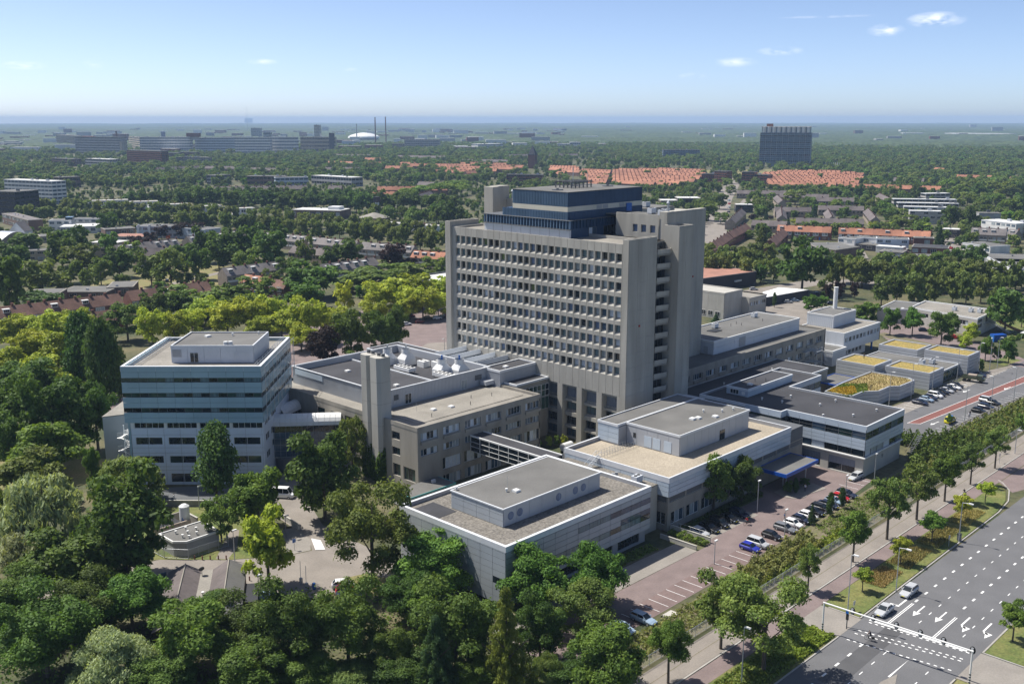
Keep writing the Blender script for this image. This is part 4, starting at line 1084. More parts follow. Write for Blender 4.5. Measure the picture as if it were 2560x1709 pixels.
('lime',429.5,191.1,8.3,13.2,1.4,4),
('lime',438.0,188.0,7.6,12.4,1.3,4),
('lime',449.1,185.8,8.4,12.5,1.3,4),
('lime',447.6,175.0,8.8,13.0,1.4,4),
('lime',456.8,170.9,7.1,11.5,1.2,4),
('lime',451.4,163.0,7.0,14.5,1.6,4),
('lime',465.8,161.9,7.4,12.4,1.3,4),
('lime',461.8,153.2,7.6,14.5,1.5,4)]
CARS=[('hatch','blue',161.2,93.6,-90,'bright blue small hatchback at the near end of the entrance car park',7),
('mpv','silver',163.9,93.6,-90,'beige silver compact van next to the bright blue hatchback',7),
('hatch','black',169.2,93.6,-90,'black hatchback between two empty stalls',7),
('estate','grey',174.3,93.6,-90,'grey estate car parked left of the white hatchback',7),
('hatch','white',177.5,93.6,-90,'white hatchback with a person at its door',7),
('hatch','navy',180.6,93.6,-90,'dark navy hatchback right of the white one with a person',7),
('hatch','white',183.4,93.6,-90,'white hatchback half hidden by a small conifer',7),
('hatch','black',186.3,93.6,-90,'black car behind the small conifers',7),
('estate','black',189.2,93.6,-90,'long black car next to the slim young tree',7),
('sedan','navy',192.0,93.6,-90,'dark navy sedan partly behind the slim young tree',7),
('hatch','paleblue',194.8,93.6,-90,'pale blue hatchback left of the red car',7),
('hatch','red',197.6,93.6,-90,'red hatchback in the row of the entrance car park',7),
('estate','navy',200.6,93.6,-90,'dark estate car right of the red hatchback',7),
('estate','silver',212.3,97.3,178,'silver estate car at the corner below the glazed wing',''),
('hatch','silver',160.8,104.58399999999999,-100,'silver hatchback beside the grassy ramp wall',8),
('estate','black',164.0,104.52,-100,'black estate in the tree shade beside the silver hatchback',8),
('mpv','black',167.4,104.452,-100,'black people carrier in the tree shade',8),
('hatch','black',171.0,104.38,-100,'black hatchback second from the canopy in the tree shade',8),
('estate','navy',174.8,104.30399999999999,-100,'dark estate nearest the canopy in the tree shade',8),
('estate','paleblue',124.4,91.0,-90,'pale blue station wagon alone at the near end of the car park',''),
('sedan','paleblue',119.6,91.6,-90,'light blue car half hidden under the bright leafy tree',''),
('estate','silver',164.2,64.2,180,'silver station wagon waiting in the kerb lane of the boulevard',''),
('sedan','silver',154.6,64.2,180,'silver sedan at the stop line of the boulevard',''),
('sedan','navy',284,112.6,-90,'dark blue sedan at the near end of the pod car park',9),
('hatch','paleblue',288.4,112.6,-90,'blue grey car beside the orange motorcycle',9),
('hatch','navy',291.2,112.6,-90,'dark hatchback right of the orange motorcycle',9),
('mpv','white',294.4,112.6,-90,'white boxy hatchback in the pod car park',9),
('hatch','black',297.2,112.6,-90,'black hatchback right of the white boxy one',9),
('hatch','black',300,112.6,-90,'second black hatchback right of the white boxy one',9),
('sedan','silver',302.6,112.6,-90,'beige car between dark ones in the pod car park',9),
('hatch','black',305.2,112.6,-90,'dark car left of the white sedan',9),
('sedan','white',308,112.6,-90,'white sedan near the army truck',9),
('hatch','black',310.6,112.6,-90,'dark car right of the white sedan',9),
('hatch','navy',325.5,112.6,-90,'dark blue hatchback right of the army truck',9),
('sedan','navy',329,112.6,-90,'dark car farthest in the pod car park row',9),
('hatch','black',287,97.3,-90,'black hatchback beside the guard rail',10),
('estate','navy',292.6,97.3,-95,'dark red black car beside the guard rail',10),
('mpv','silver',299.5,99.6,-95,'large silver van beside the guard rail',10),
('hatch','black',298,97.3,-95,'dark car in front of the large silver van',10),
('mpv','ambulance',272.0,99.4,0,'yellow ambulance with a blue black stripe by the guard rail',''),
('hatch','red',381.5,140.8,-60,'bright red hatchback on the side road by the nursery',''),
('hatch','navy',386.8,154.4,-60,'dark car behind the street trees by the nursery',''),
('hatch','white',97.9,136.2,-38,'white hatchback beside the barrier gate trees',''),
('hatch','red',97.1,134.0,-38,'red hatchback parked next to the white one by the gate',''),
('sedan','navy',96.3,132.4,-38,'dark blue car under the dark oak by the gate',''),
('hatch','paleblue',86.1,142.4,-20,'pale car under the yellow green plane by the shed',''),
('van','white',115.2,181.0,-55,'white delivery van in the shade below the tubes',''),
('hatch','silver',243.1,341.5,-20,'silver car left of the red one on the visitor parking place',11),
('hatch','red',246.1,341.9,-20,'red car right of the silver one on the visitor parking place',11),
('hatch','paleblue',256.4,343.6,-20,'pale blue car under the lone yellow green plane',11),
('hatch','navy',255.8,337.1,-30,'dark blue car right of the lone yellow green plane',11),
('hatch','black',254.6,354.7,-20,'black car at the far edge of the visitor parking place',11),
('hatch','darkred',265.2,318.7,-20,'dark red car in shade on the visitor parking place',11),
('hatch','darkred',268.2,319.0,-20,'maroon car behind the dark red one',11),
('hatch','darkred',262.5,306.4,-20,'brown red car left of the white one by the tower',11),
('hatch','black',270.3,310.0,-30,'black car left of the white one by the tower',11),
('hatch','white',272.7,307.6,-20,'white car nearest the tower on the visitor parking place',11),
('hatch','black',276.2,307.4,-20,'black car right of the white one by the tower',11),
('hatch','white',255.8,306.8,-20,'white car half hidden by the near green tree',11),
('hatch','orange',244.3,336.9,-20,'orange car right of the red one on the visitor parking place',11),
('hatch','darkred',280.4,310.0,-30,'dark red car touching the tower edge',11),
('hatch','paleblue',234.2,356.0,-20,'light car under the left parking trees',11),
('hatch','silver',204.7,307.1,-20,'light car below the parking trees behind the glass block',11),
('hatch','paleblue',120.5,307.5,-20,'light blue car in shade left of the glass block',11),
('hatch','white',123.3,307.7,-20,'white car in shade left of the glass block',11),
('hatch','silver',132.5,307.6,-20,'silver car behind the tall black green trees',11),
('hatch','black',198.2,376.1,-20,'dark car under the wide crowned parking tree',11),
('hatch','white',258.6,534.5,60,'white car on the estate street by the lamp',12),
('hatch','navy',243.7,478.5,60,'dark blue car on the estate lawn street',12),
('hatch','black',206.2,515.4,60,'dark car behind the community centre',12),
('hatch','silver',167.2,468.6,60,'silver car beside the slanted brown hall',12),
('van','white',841.9,494.1,60,'white van on the grey yard in the right estate',12),
('hatch','white',616.0,302.9,60,'white car in the workshop yard',12),
('hatch','silver',599.3,293.8,60,'silver car in the workshop yard',12),
('hatch','navy',592.6,293.1,60,'blue car left of the silver one in the workshop yard',12),
('hatch','navy',581.2,287.6,60,'blue car nearest in the workshop yard',12),
('hatch','darkred',604.8,290.6,60,'dark red car on the right of the workshop yard',12),
('hatch','navy',679.4,256.5,60,'dark green blue car on the lane by the conifer',12),
('hatch','red',651.1,247.9,60,'red car on the lane by the garage hall',12),
('van','white',590.1,202.7,60,'white van beside the white warehouse',12),
('van','navy',580.3,198.8,60,'dark car in front of the white van',12),
('hatch','white',806.4,354.2,60,'white car left of the grey shrub trees',12),
('van','white',615.9,261.5,60,'white truck beside the flat workshop',12),
('hatch','paleblue',885.5,558.2,60,'pale car on the straight street',12),
('hatch','red',851.8,536.5,60,'red car on the straight street',12),
('hatch','silver',813.5,512.5,60,'silver car on the straight street',12),
('hatch','navy',775.4,488.7,60,'dark car on the straight street',12),
('hatch','silver',406.4,223.4,-45,'silver car on the rear parking behind the flue building',13),
('hatch','paleblue',411.7,223.2,-45,'pale car on the rear parking behind the flue building',13),
('hatch','navy',434.6,224.1,-45,'dark van like car under the purple trees',13),
('hatch','silver',426.5,252.9,-45,'grey white car beside the dark brick sports building',13),
('hatch','navy',416.4,208.0,-45,'dark car beside the flue',13)]
# ------------------------------------------------------------------ ground, roads, pavements
def sheet(name,pts,z,m,kind='structure'):
    b=MB(); n=len(pts); b.v=[(p[0],p[1],z) for p in pts]; b.f=[tuple(range(n))]; b.m=[0]; return b.build(name,[m],None,kind=kind)
def strip(name,pts,w,z,m,h=None):
    """kerb or line along a polyline; with h a raised kerb"""
    b=MB()
    for (x0,y0),(x1,y1) in zip(pts,pts[1:]):
        L=math.hypot(x1-x0,y1-y0); nx,ny=-(y1-y0)/L*w/2,(x1-x0)/L*w/2
        q=[(x0-nx,y0-ny),(x1-nx,y1-ny),(x1+nx,y1+ny),(x0+nx,y0+ny)]
        if h: b.prism(q,z,z+h)
        else: b.quad(*[(*p,z) for p in q])
    return b.build(name,[m],None,kind='structure')
def arc(cx,cy,r,a0,a1,n=8): return [(cx+r*math.cos(R(a0+(a1-a0)*i/n)),cy+r*math.sin(R(a0+(a1-a0)*i/n))) for i in range(n+1)]
g=MB(); c_=math.cos(YAW); s_=math.sin(YAW)
for r0,r1 in ((0,400),(400,1500),(1500,6000),(6000,19000)):
    n=48
    for i in range(n):
        a0,a1=2*math.pi*i/n,2*math.pi*(i+1)/n
        if r0==0: g.tri((0,0,0),(r1*math.cos(a0),r1*math.sin(a0),0),(r1*math.cos(a1),r1*math.sin(a1),0))
        else: g.quad((r0*math.cos(a0),r0*math.sin(a0),0),(r1*math.cos(a0),r1*math.sin(a0),0),(r1*math.cos(a1),r1*math.sin(a1),0),(r0*math.cos(a1),r0*math.sin(a1),0))
g.build('ground',['ground'],None,kind='structure')
# boulevard
sheet('boulevard_road',[(60,47.8),(620,47.8),(620,66),(60,66)],.02,'asphalt')
sheet('far_carriageway_road',[(330,18),(620,18),(620,40),(330,40)],.02,'asphalt')
sheet('road_patch',[(128,58.9),(151,59.2),(151,61.9),(128,62.2)],.024,'asphalt_patch')
strip('kerb',[(60,66.1),(142,65.9)],.25,.0,'kerb',.14)
strip('kerb',[(150.1,71.8),(150.1,66.2),(214,66.6),(222,67.4),(229,69.6),(233,72.4),(234,73.6)],.25,0,'kerb',.14)
strip('kerb',[(60,47.7),(142,47.7)],.25,0,'kerb',.14); strip('kerb',[(152.6,40),(152.6,47.6),(620,47.6)],.25,0,'kerb',.14)
# side street at the upper right (brick red)
sheet('side_street_pavement',[(234,74.2),(228,68.6),(236,66.1),(300,66.1),(300,72.9),(234,72.9)],.034,'pave_pink')
sheet('cycle_path',[(60,73.0),(150,73.0),(150,76.0),(60,76.0)],.03,'pave_pink'); sheet('cycle_path',[(150,73.1),(300,73.1),(300,76.0),(150,76.0)],.03,'pave_pink')
sheet('footpath',[(60,76.5),(340,76.5),(340,81.4),(60,81.4)],.04,'pave_tan')
strip('kerb',[(60,76.25),(340,76.25)],.3,0,'kerb',.1)
strip('path_border',[(60,79.0),(340,79.0)],.12,.046,'soil')
# crossing slabs
sheet('crossing_pavement',[(142,65.9),(150,65.9),(150,73),(142,73)],.03,'pave_grey')
sheet('crossing_pavement',[(142.5,40),(152.4,40),(152.4,47.8),(142.5,47.8)],.03,'pave_grey')
sheet('splitter_island_pavement',[(120,55.1),(134,55.2),(137.6,54.4),(133.5,53.0),(120,52.6)],.06,'pave_grey')
# verge lawns
isl=[(150.4,66.5),(213.5,66.9),(221.5,67.8),(228,70),(232,72.6),(230,73.1),(150.4,72.9)]
b=MB(); b.prism(isl,0,.12); b.build('verge_lawn',['lawn'],None,kind='structure')
b=MB(); b.prism([(60,66.3),(141.8,66.1),(141.8,70.6),(139,72.9),(60,72.9)],0,.12); b.build('verge_lawn',['lawn'],None,kind='structure')
b=MB(); b.prism([(152.8,30),(330,30),(330,47.4),(152.8,47.4)],0,.12); b.build('median_lawn',['lawn'],None,kind='structure')
b=MB(); b.prism([(60,30),(142.2,30),(142.2,47.4),(60,47.4)],0,.12); b.build('median_lawn',['lawn_dry'],None,kind='structure')
# road paint
PAINT=MB()
def dash(u0,u1,v,w=.14): PAINT.quad((u0,v-w/2,.03),(u1,v-w/2,.03),(u1,v+w/2,.03),(u0,v+w/2,.03))
for u in range(162,330,4): dash(u+.2,u+1.3,62.2,.32); dash(u+3.3,u+4.4,55.35,.32)
for u in range(155,330,4): dash(u+.3,u+1.35,58.65); dash(u+.6,u+1.7,51.75)
for v in (62.35,62.05,55.15,54.85):
    dash(151.6,161.4,v,.14)
for u in range(112,143,4): dash(u+1.4,u+2.6,62.1,.32); dash(u+1.6,u+2.7,58.4); dash(u+.4,u+1.5,51.4)
PAINT.quad((151.4,49.6,.03),(152.0,49.6,.03),(151.0,64.9,.03),(150.5,64.9,.03))
for k in range(16):
    for (ua,ub) in ((149.9,151.2),(144.9,147.9),(146.2,148.7),(142.2,144.2)):
        v=64.6-k; t=k/15; u=ua+(ub-ua)*t; PAINT.quad((u-.12,v,.03),(u+.12,v,.03),(u+.12,v-.5,.03),(u-.12,v-.5,.03))
def arrow(u,v,kind):
    Z=.03
    if kind=='s': PAINT.quad((u+1.6,v-.12,Z),(u+4.8,v-.12,Z),(u+4.8,v+.12,Z),(u+1.6,v+.12,Z)); PAINT.tri((u,v,Z),(u+1.8,v-.6,Z),(u+1.8,v+.6,Z))
    else:
        sg=1 if kind=='l' else -1
        PAINT.quad((u+1.7,v-.14,Z),(u+5.4,v-.14,Z),(u+5.4,v+.14,Z),(u+1.7,v+.14,Z)); PAINT.quad((u+1.2,v-.14,Z),(u+1.8,v-.14,Z),(u+1.4,v+sg*.9,Z),(u+.9,v+sg*.9,Z)); PAINT.tri((u-.5,v+sg*.95,Z),(u+1.5,v+sg*1.5,Z),(u+1.7,v+sg*.3,Z))
arrow(157,60.4,'s'); arrow(157.4,56.9,'s'); arrow(157.6,53.4,'r'); arrow(158,50.1,'r'); arrow(157.4,63.6,'l')
PAINT.tri((143,54.9,.065),(136,55.15,.03),(136,54.85,.03))
for v in range(0,8):
    PAINT.tri((230.6+v*1.1,66.6+v*.15,.035),(231.3+v*1.1,66.6+v*.15,.035),(230.9+v*1.1,67.2+v*.15,.035))
PAINT.build('road_markings',['paint'],None,kind='structure')
# embankment between footpath and car park
sheet('embankment_ground',[(100,82.2),(300,82.2),(300,95),(262,95),(215,92.6),(155,90.3),(100,88)],.03,'soil')
# entrance car park, brick paved
sheet('car_park_pavement',[(104,90.8),(155,90.8),(200,92.8),(214.2,94.2),(214.2,109.7),(157.5,109.7),(157.5,100.5),(104,101)],.035,'pave_pink')
sheet('car_park_stall_pavement',[(112,91),(155,91),(199,93),(203,95.4),(112,95.4)],.041,'pave_red')
sheet('ramp_pavement',[(104,101.2),(154,100.6),(154,105.6),(104,107)],.045,'pave_grey')
sheet('planting_bed_ground',[(111,107.2),(150,105.8),(150,109.6),(111,109.6)],.035,'soil')
sheet('shade_bed_ground',[(160,107.2),(188,106.5),(190,109.6),(160,109.6)],.045,'lawn')
sheet('stall_pavement',[(159.4,101.8),(178,101.8),(178,107),(159.4,107)],.05,'pave_grey')
sheet('bush_island_pavement',[*arc(194,103,3.2,150,300,8),(202,99),(203,103),(197,106.3),(192,106.3)],.1,'pave_grey')
b=MB()
for u in np.arange(114.1,203,2.5):
    b.quad((u-.05,91.2+max(0,(u-155)*.04),.048),(u+.05,91.2+max(0,(u-155)*.04),.048),(u+.05,95.3,.048),(u-.05,95.3,.048))
for u in (206.5,209.6,212.6): b.quad((u-.05,93.9,.048),(u+.05,93.9,.048),(u+.05,98.3,.048),(u-.05,98.3,.048))
b.build('stall_markings',['paint'],None,kind='structure')
# pod car park road
sheet('pod_road',[(254,95.2),(460,86.5),(460,109.2),(347,109.6),(262,116.5),(254,109.9)],.035,'asphalt')
sheet('pod_stall_pavement',[(266,117.2),(279,116.6),(345,110.4),(345,109.3),(266,111.9)],.041,'pave_grey')
sheet('pod_walk_pavement',[(258,118.4),(340,113.2),(352,110.5),(352,109.6),(345,109.9),(279,116.4),(258,117)],.05,'pave_tan')
sheet('bus_lane_road',[(263.3,107.3),(338,102.4),(460,95),(460,92.2),(332,99.7),(264.9,104.7)],.043,'bike_red')
b=MB()
def pl(p,q,w=.15,z=.05):
    L=math.hypot(q[0]-p[0],q[1]-p[1]); nx,ny=-(q[1]-p[1])/L*w/2,(q[0]-p[0])/L*w/2
    b.quad((p[0]-nx,p[1]-ny,z),(q[0]-nx,q[1]-ny,z),(q[0]+nx,q[1]+ny,z),(p[0]+nx,p[1]+ny,z))
pl((263.3,107.4),(338,102.5)); pl((264.9,104.6),(332,99.6)); pl((263.3,107.4),(264.9,104.6)); pl((338,102.5),(460,95.1)); pl((332,99.6),(460,92.1)); pl((259,109),(262,108.7))
for k in range(30): u=278+2.5*k; pl((u,116.2-.075*(u-278)),(u-.2,111.6-.04*(u-278)),.12)
for k in range(22): u=262+2.6*k; pl((u,96.6-.05*(u-262)),(u-.3,100.2-.05*(u-262)),.12)
for u,v in ((306,108.9),(318,101.2),(266,102.2)):
    b.tri((u,v,.05),(u+1.6,v-.7,.05),(u+1.6,v+.5,.05)); pl((u+1.5,v-.1),(u+4.6,v-.4),.22)
b.build('road_markings',['paint'],None,kind='structure')
# nursery street
sheet('nursery_street',[(353,150),(372,166),(395,172),(402,158),(388,144),(377,128),(370,116),(362,108),(352,110),(352,118),(362,130),(366,142)],.03,'pave_pink')
sheet('nursery_street',[(352,110),(362,108),(470,84),(470,78),(352,96)],.038,'pave_pink')
sheet('verge_lawn_patch',[(350,112),(352,118.5),(364,116),(362,110.6)],.044,'lawn'); sheet('tree_bed_ground',[(363,131),(374,164),(370,166),(358,148),(360,134)],.036,'soil')
sheet('nursery_lawn',[(402,110),(470,95),(500,130),(430,170),(417,134),(392,128)],.03,'lawn')
sheet('rear_car_park_pavement',[(345,175),(400,182),(420,225),(380,236),(352,222),(342,200)],.03,'pave_tan')
sheet('avenue_road',[(340,238),(375,262),(470,250),(600,150),(590,138),(460,238),(380,248),(350,232)],.028,'pave_tan')
# forecourt left of the clinic
sheet('forecourt_pavement',[(56,176),(70,171.5),(81,170.3),(90,160.8),(98.7,154.5),(103.3,153.3),(106,158),(108,172),(113,182),(120,190),(124,194),(126,188),(118,176),(112,162),(111.4,140),(107.5,131),(92,136.5),(86,148),(80,160),(60,168)],.035,'pave_tan')
sheet('speed_table_pavement',[(98.5,154.8),(103.2,153.6),(106,157.6),(107.6,165),(104,166),(102,160)],.041,'pave_grey')
sheet('median_pavement',[(106.4,158),(103.8,152.9),(105.2,151.7),(107.2,156)],.12,'white')
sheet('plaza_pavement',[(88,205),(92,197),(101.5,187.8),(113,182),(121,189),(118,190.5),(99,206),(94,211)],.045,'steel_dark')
sheet('substation_lawn',[(78,173),(81,170.4),(90,161),(98.7,154.7),(101.6,160.2),(103.6,166.2),(107,172),(112,181.4),(101,187.4),(92,196.4),(86,204),(76,190)],.04,'lawn')
sheet('substation_path',[(88.6,163),(90,161.2),(94,164.5),(99,172),(97.6,173)],.046,'pave_tan')
sheet('gate_lawn',[(100.2,139.2),(104,138),(106.6,131),(100,128)],.041,'lawn_dry')
sheet('park_lawn',[(60,240),(96,214),(104,226),(80,270),(55,268)],.03,'lawn_dry')
sheet('visitor_parking_pavement',[(120,262),(150,240),(190,236),(215,232),(262,248),(290,285),(300,330),(262,345),(205,330),(150,318),(110,300)],.03,'pave_pink')
sheet('tower_forecourt_pavement',[(190,226),(236,226),(262,262),(240,276),(215,262)],.036,'pave_tan')
sheet('bare_ground',[(212,226),(240,226),(252,246),(236,252)],.042,'soil')
# estate streets
sheet('estate_lawn',[(196,450),(262,452),(300,470),(290,520),(230,510),(190,478)],.03,'lawn_dry')
sheet('estate_street',[(215,462),(300,500),(302,495),(217,457)],.036,'pave_tan')
sheet('park_field_lawn',[(1180,900),(1420,760),(1560,820),(1300,1010)],.03,'lawn_dry')
# ------------------------------------------------------------------ the hospital tower
T=thing('hospital_tower','tall concrete slab tower with a grid of square windows and a dark blue rooftop block','tower',(200,176,0))
PW=2.14; PT=49.1; FH=3.42
def tower_panel():
    b=MB(); w=PW-.05; x0,x1=.21,.21+1.72; zs=[14.5]
    ops=[(PT-FH*i-2.4,PT-FH*i) for i in range(8,-1,-1)]
    # front face pieces in local coords: x along wall, y inward, z up
    b.quad((0.025,0,14.5),(x0,0,14.5),(x0,0,51.4),(0.025,0,51.4)); b.quad((x1,0,14.5),(w,0,14.5),(w,0,51.4),(x1,0,51.4))
    prev=14.5
    for a,c in ops:
        b.quad((x0,0,prev),(x1,0,prev),(x1,0,a),(x0,0,a)); prev=c
        D=.62
        b.quad((x0,0,a),(x1,0,a),(x1,D,a+.62),(x0,D,a+.62)); b.quad((x0,D,c),(x1,D,c),(x1,0,c),(x0,0,c))
        i=len(b.v); b.v+=[(x0,0,a),(x0,D,a+.62),(x0,D,c),(x0,0,c)]; b.f.append((i,i+1,i+2,i+3)); b.m.append(0)
        i=len(b.v); b.v+=[(x1,D,a+.62),(x1,0,a),(x1,0,c),(x1,D,c)]; b.f.append((i,i+1,i+2,i+3)); b.m.append(0)
    b.quad((x0,0,prev),(x1,0,prev),(x1,0,51.4),(x0,0,51.4))
    b.quad((.025,0,51.4),(w,0,51.4),(w,.35,51.4),(.025,.35,51.4)); b.quad((w,.35,50.8),(.025,.35,50.8),(.025,.35,51.4),(w,.35,51.4))
    b.quad((.025,.3,14.5),(w,.3,14.5),(w,0,14.5),(.025,0,14.5)); b.quad((w,0,14.5),(w,.3,14.5),(w,.3,51.4),(w,0,51.4)); b.quad((.025,.3,14.5),(.025,0,14.5),(.025,0,51.4),(.025,.3,51.4))
    return b.mesh('facade_panel',['concrete'])
pm_=tower_panel(); d_=(0,-1)
rows_=[]
for j in range(27):
    v=204.81-PW*j
    put('facade_panel',pm_,T,(188.6,v,0),-math.pi/2)
    for i in range(9):
        r=RNG.random(); g=('curtain_teal' if r<.42 else 'curtain_pale' if r<.5 else 'glass_dark' if r<.74 else 'glass_blue' if r<.86 else 'curtain_blue' if r<.95 else 'curtain_lime' if r<.975 else 'blind_white')
        if i in(4,6,7,8) and RNG.random()<.35: g='blind_white' if RNG.random()<.5 else 'curtain_pale'
        add_window(T,(188.6,v-.21),d_,1.72,1.78,PT-FH*i-1.78,1,'steel_dark',(g,),depth=.62,fw=.08)
b=MB(); b.box(189.3,199.4,147,206,13.8,50.7); b.box(199.4,216,150.2,204.5,0,50.7); b.box(216,237.9,167,204.5,0,50.7); b.build('core',['concrete'],T)
b=MB(); b.box(188.62,199.3,204.85,206,14.5,51.4); b.box(188.62,199.3,146.9,147.03,14.5,51.4); b.build('wall',['concrete'],T)
def end_wall(u0,u1,v0,v1,zt,nm='end_pier'):
    b=MB(); b.box(u0,u1,v0,v1,0,zt-.6); b.box(u0,u1,v0,v0+.35,zt-.6,zt); b.box(u0,u1,v1-.35,v1,zt-.6,zt); b.box(u0,u0+.35,v0+.35,v1-.35,zt-.6,zt); b.box(u1-.35,u1,v0+.35,v1-.35,zt-.6,zt); return b.build(nm,['concrete'],T)
end_wall(188.52,199.5,145.2,146.9,52.5); end_wall(187.9,198.8,206,208,52.8)
# cast panels on the blind end walls (joints 3 cm, 12 storeys)
panel_grid(T,(188.56,145.2),(199.48,145.2),4.7,52.4,3,14,'concrete',gap=.05,th=.05,name='wall_panel',proud=.05)
b=MB(); b.box(199.1,199.5,147,205.9,50.7,51.6); b.box(199.5,205.8,147.2,204,50.2,50.9); b.build('parapet',['concrete'],T)
b=MB(); b.prism(rect(189,205.9,147,206),50.72,50.9); b.build('roof',['roof_conc'],T)
# base: pillars, recessed bays
for k in range(10):
    v=146.9+6.42*k; b=MB(); v0=v if k else 146.92
    b.box(188.6,190.6,v0-.82 if k else v0,v0+.85,0,14.48); b.build('pillar',['concrete'],T)
b=MB()
for z0,z1 in ((0,.5),(3.0,3.7),(5.9,7.6),(9.6,11.0)): b.box(190.4,191.0,147.7,205.9,z0,z1)
for z0,z1 in ((3.0,3.5),(6.2,7.2),(10,10.6)): b.box(189.5,190.4,147.7,205.9,z0,z1)
b.build('spandrel',['concrete'],T)
for k in range(9):
    vb=146.92+6.42*(k+1)-.85; va=146.92+6.42*k+.86
    for z0,z1,g in ((.5,3.0,'glass_blue'),(3.7,5.9,'glass_dark'),(7.6,9.6,'curtain_teal')):
        add_window(T,(190.9,vb),d_,vb-va,z1-z0,z0,4,'steel_dark',(g,'glass_dark',g),depth=0,fw=.1)
    b=MB(); ribbed(b,(190.7,vb),(190.7,va),11.02,14.45,.5,.06); b.build('louvre',['shutter'],T)
# stair shaft with balconies on the right flank
b=MB(); zt=54.7; b.box(205,211,142.7,147.2,0,zt-1.2)
for q in ((205,211,142.7,143.05),(205,211,146.85,147.2)): b.box(*q,zt-1.2,zt)
b.box(205,205.35,143.05,146.85,zt-1.2,zt); b.box(210.65,211,143.05,146.85,zt-1.2,zt); b.build('stair_shaft',['concrete'],T)
panel_grid(T,(205,142.7),(211,142.7),4.5,54.3,2,12,'concrete',gap=.05,th=.05,name='wall_panel',proud=.05)
for i in range(13):
    z=48.2-FH*i
    if z<7: break
    b=MB(); b.prism([(199.52,144.9),(203.6,144.2),(204.98,144.9),(204.98,147.1),(199.52,147.1)],z-.25,z); 
    pts=[(199.52,144.9),(203.6,144.2),(204.98,144.9)]
    for p,q in zip(pts,pts[1:]):
        L=math.hypot(q[0]-p[0],q[1]-p[1]); nx,ny=-(q[1]-p[1])/L*.14,(q[0]-p[0])/L*.14; b.prism([p,q,(q[0]+nx,q[1]+ny),(p[0]+nx,p[1]+ny)],z-.35,z+1.1)
    b.build('balcony',['concrete'],T)
    add_window(T,(199.55,146.9),(1,0),3.9,2.2,z+.0,3,'steel_dark',('glass_dark',),depth=0,fw=.09)
    b=MB(); b.box(203.45,204.95,146.6,147.05,z,z+2.3); b.build('door',['dark'],T)
b=MB(); b.box(199.5,205,147.05,150.2,0,50.2); b.build('wall',['concrete_dark'],T)
# upper storey block, second shaft, rear slab
up=[(0,3.2,53,53.5,{'none':1})]
facade(T,(206,158.6),(206,149.6),50.9,56.8,[(1.0,2.5,52.3,54.2),(3.6,5.2,52.3,54.2),(6.4,8.0,52.3,54.2)],'concrete',depth=.5,win=dict(bays=1,frame='steel_dark',glass=('glass_blue','curtain_blue'),fw=.08))
b=MB(); b.box(206.6,215.9,149.62,163,50.2,56.2); b.box(206.6,237.5,167.2,200,50.2,56.1); b.box(206.02,206.5,158.6,163,50.2,56.8); b.box(206.55,215.95,149.6,149.9,50.2,56.8); b.build('upper_storey',['concrete'],T)
flat_roof(T,[(206.7,150),(215.8,150),(215.8,167.3),(237.4,167.3),(237.4,200),(206.7,200)],56.3,.0,'roof_grey')
b=MB(); b.box(206.2,214.2,147.3,149.55,0,57.7); b.build('shaft',['concrete'],T)
panel_grid(T,(206.2,147.3),(214.2,147.3),40,57.4,2,5,'concrete',gap=.05,th=.05,name='wall_panel',proud=.05)
b=MB(); b.box(238,249,164.6,213,0,54.4); b.box(238,249,164.5,166.4,0,55.1); b.build('rear_slab',['concrete'],T)
panel_grid(T,(238,164.5),(249,164.5),13.3,54.9,3,12,'concrete',gap=.05,th=.05,name='wall_panel',proud=.05)
b=MB(); b.box(206.8,209.2,208.4,212.0,0,61); b.box(209.2,213.5,208.4,212,0,61.2); b.build('shaft',['concrete'],T); b=MB(); b.box(212.3,215.0,205.5,208.38,0,57.6); b.build('shaft',['concrete'],T)
roof_bits(T,[(210,151.5),(213.5,153),(213,157),(222,170),(228,170)],56.3,'unit')
for x,y,z in ((208.4,148.6,57.7),(213.2,206.8,57.6),(204,204.5,51.2)):
    b=MB(); b.cyl(x,y,z,z+1.9,.28,10); b.cyl(x,y,z+1.9,z+2.1,.5,10); b.cyl(x,y,z+2.1,z+2.7,.5,10,r2=.12); b.build('flue',['steel'],T)
for x,y,z in ((193.1,145.05,31.6),(243.5,164.35,36)): b=MB(); b.box(x-.22,x+.22,y-.12,y+.02,z-.22,z+.22); b.build('wall_beacon',['paint_red'],T)
# dark blue rooftop block
B0=MB(); B0.box(191.7,222,166.2,195.7,50.9,55.3); B0.box(192.1,222.3,167.5,189.5,55.3,57.3); B0.box(192.5,222.2,168,186,57.3,62.1); blue=B0.build('blue_block',['blue_clad'],T)
b=MB(); ribbed(b,(191.9,189.8),(191.9,167.1),55.4,57.4,.55,.1); ribbed(b,(192.1,186.3),(192.1,167.3),58.65,62.2,.55,.12); b.build('corrugated_cladding',['blue_mid'],blue)
b=MB(); ribbed(b,(191.9,167.1),(222.4,167.1),55.4,57.4,.55,.06); ribbed(b,(192.1,167.3),(222.4,167.3),58.65,62.2,.55,.06); b.build('corrugated_cladding',['blue_clad'],blue)  # same cladding as the front; the flank's shade is put into a darker blue
b=MB(); b.box(192.0,222.35,167.2,186.2,57.4,58.64); b.build('beige_band',['beige_band'],blue)
for u in (203.2,205.7,212.6,215.1): b=MB(); ribbed(b,(u,167.17),(u+2.1,167.17),57.5,58.5,.3,.05); b.build('grille',['metal_grey'],blue)
b=MB(); b.box(191.9,222.5,167.0,186.5,62.2,62.32); b.build('roof',['roof_grey'],T)
b=MB(); b.box(191.3,191.68,165.7,196,51.1,53.15); b.build('white_strip',['metal_white'],T)
for k in range(9): b=MB(); b.box(191.24,191.31,165.8+3.35*k,165.84+3.35*k,51.1,53.15); b.build('joint',['metal_grey'],T)
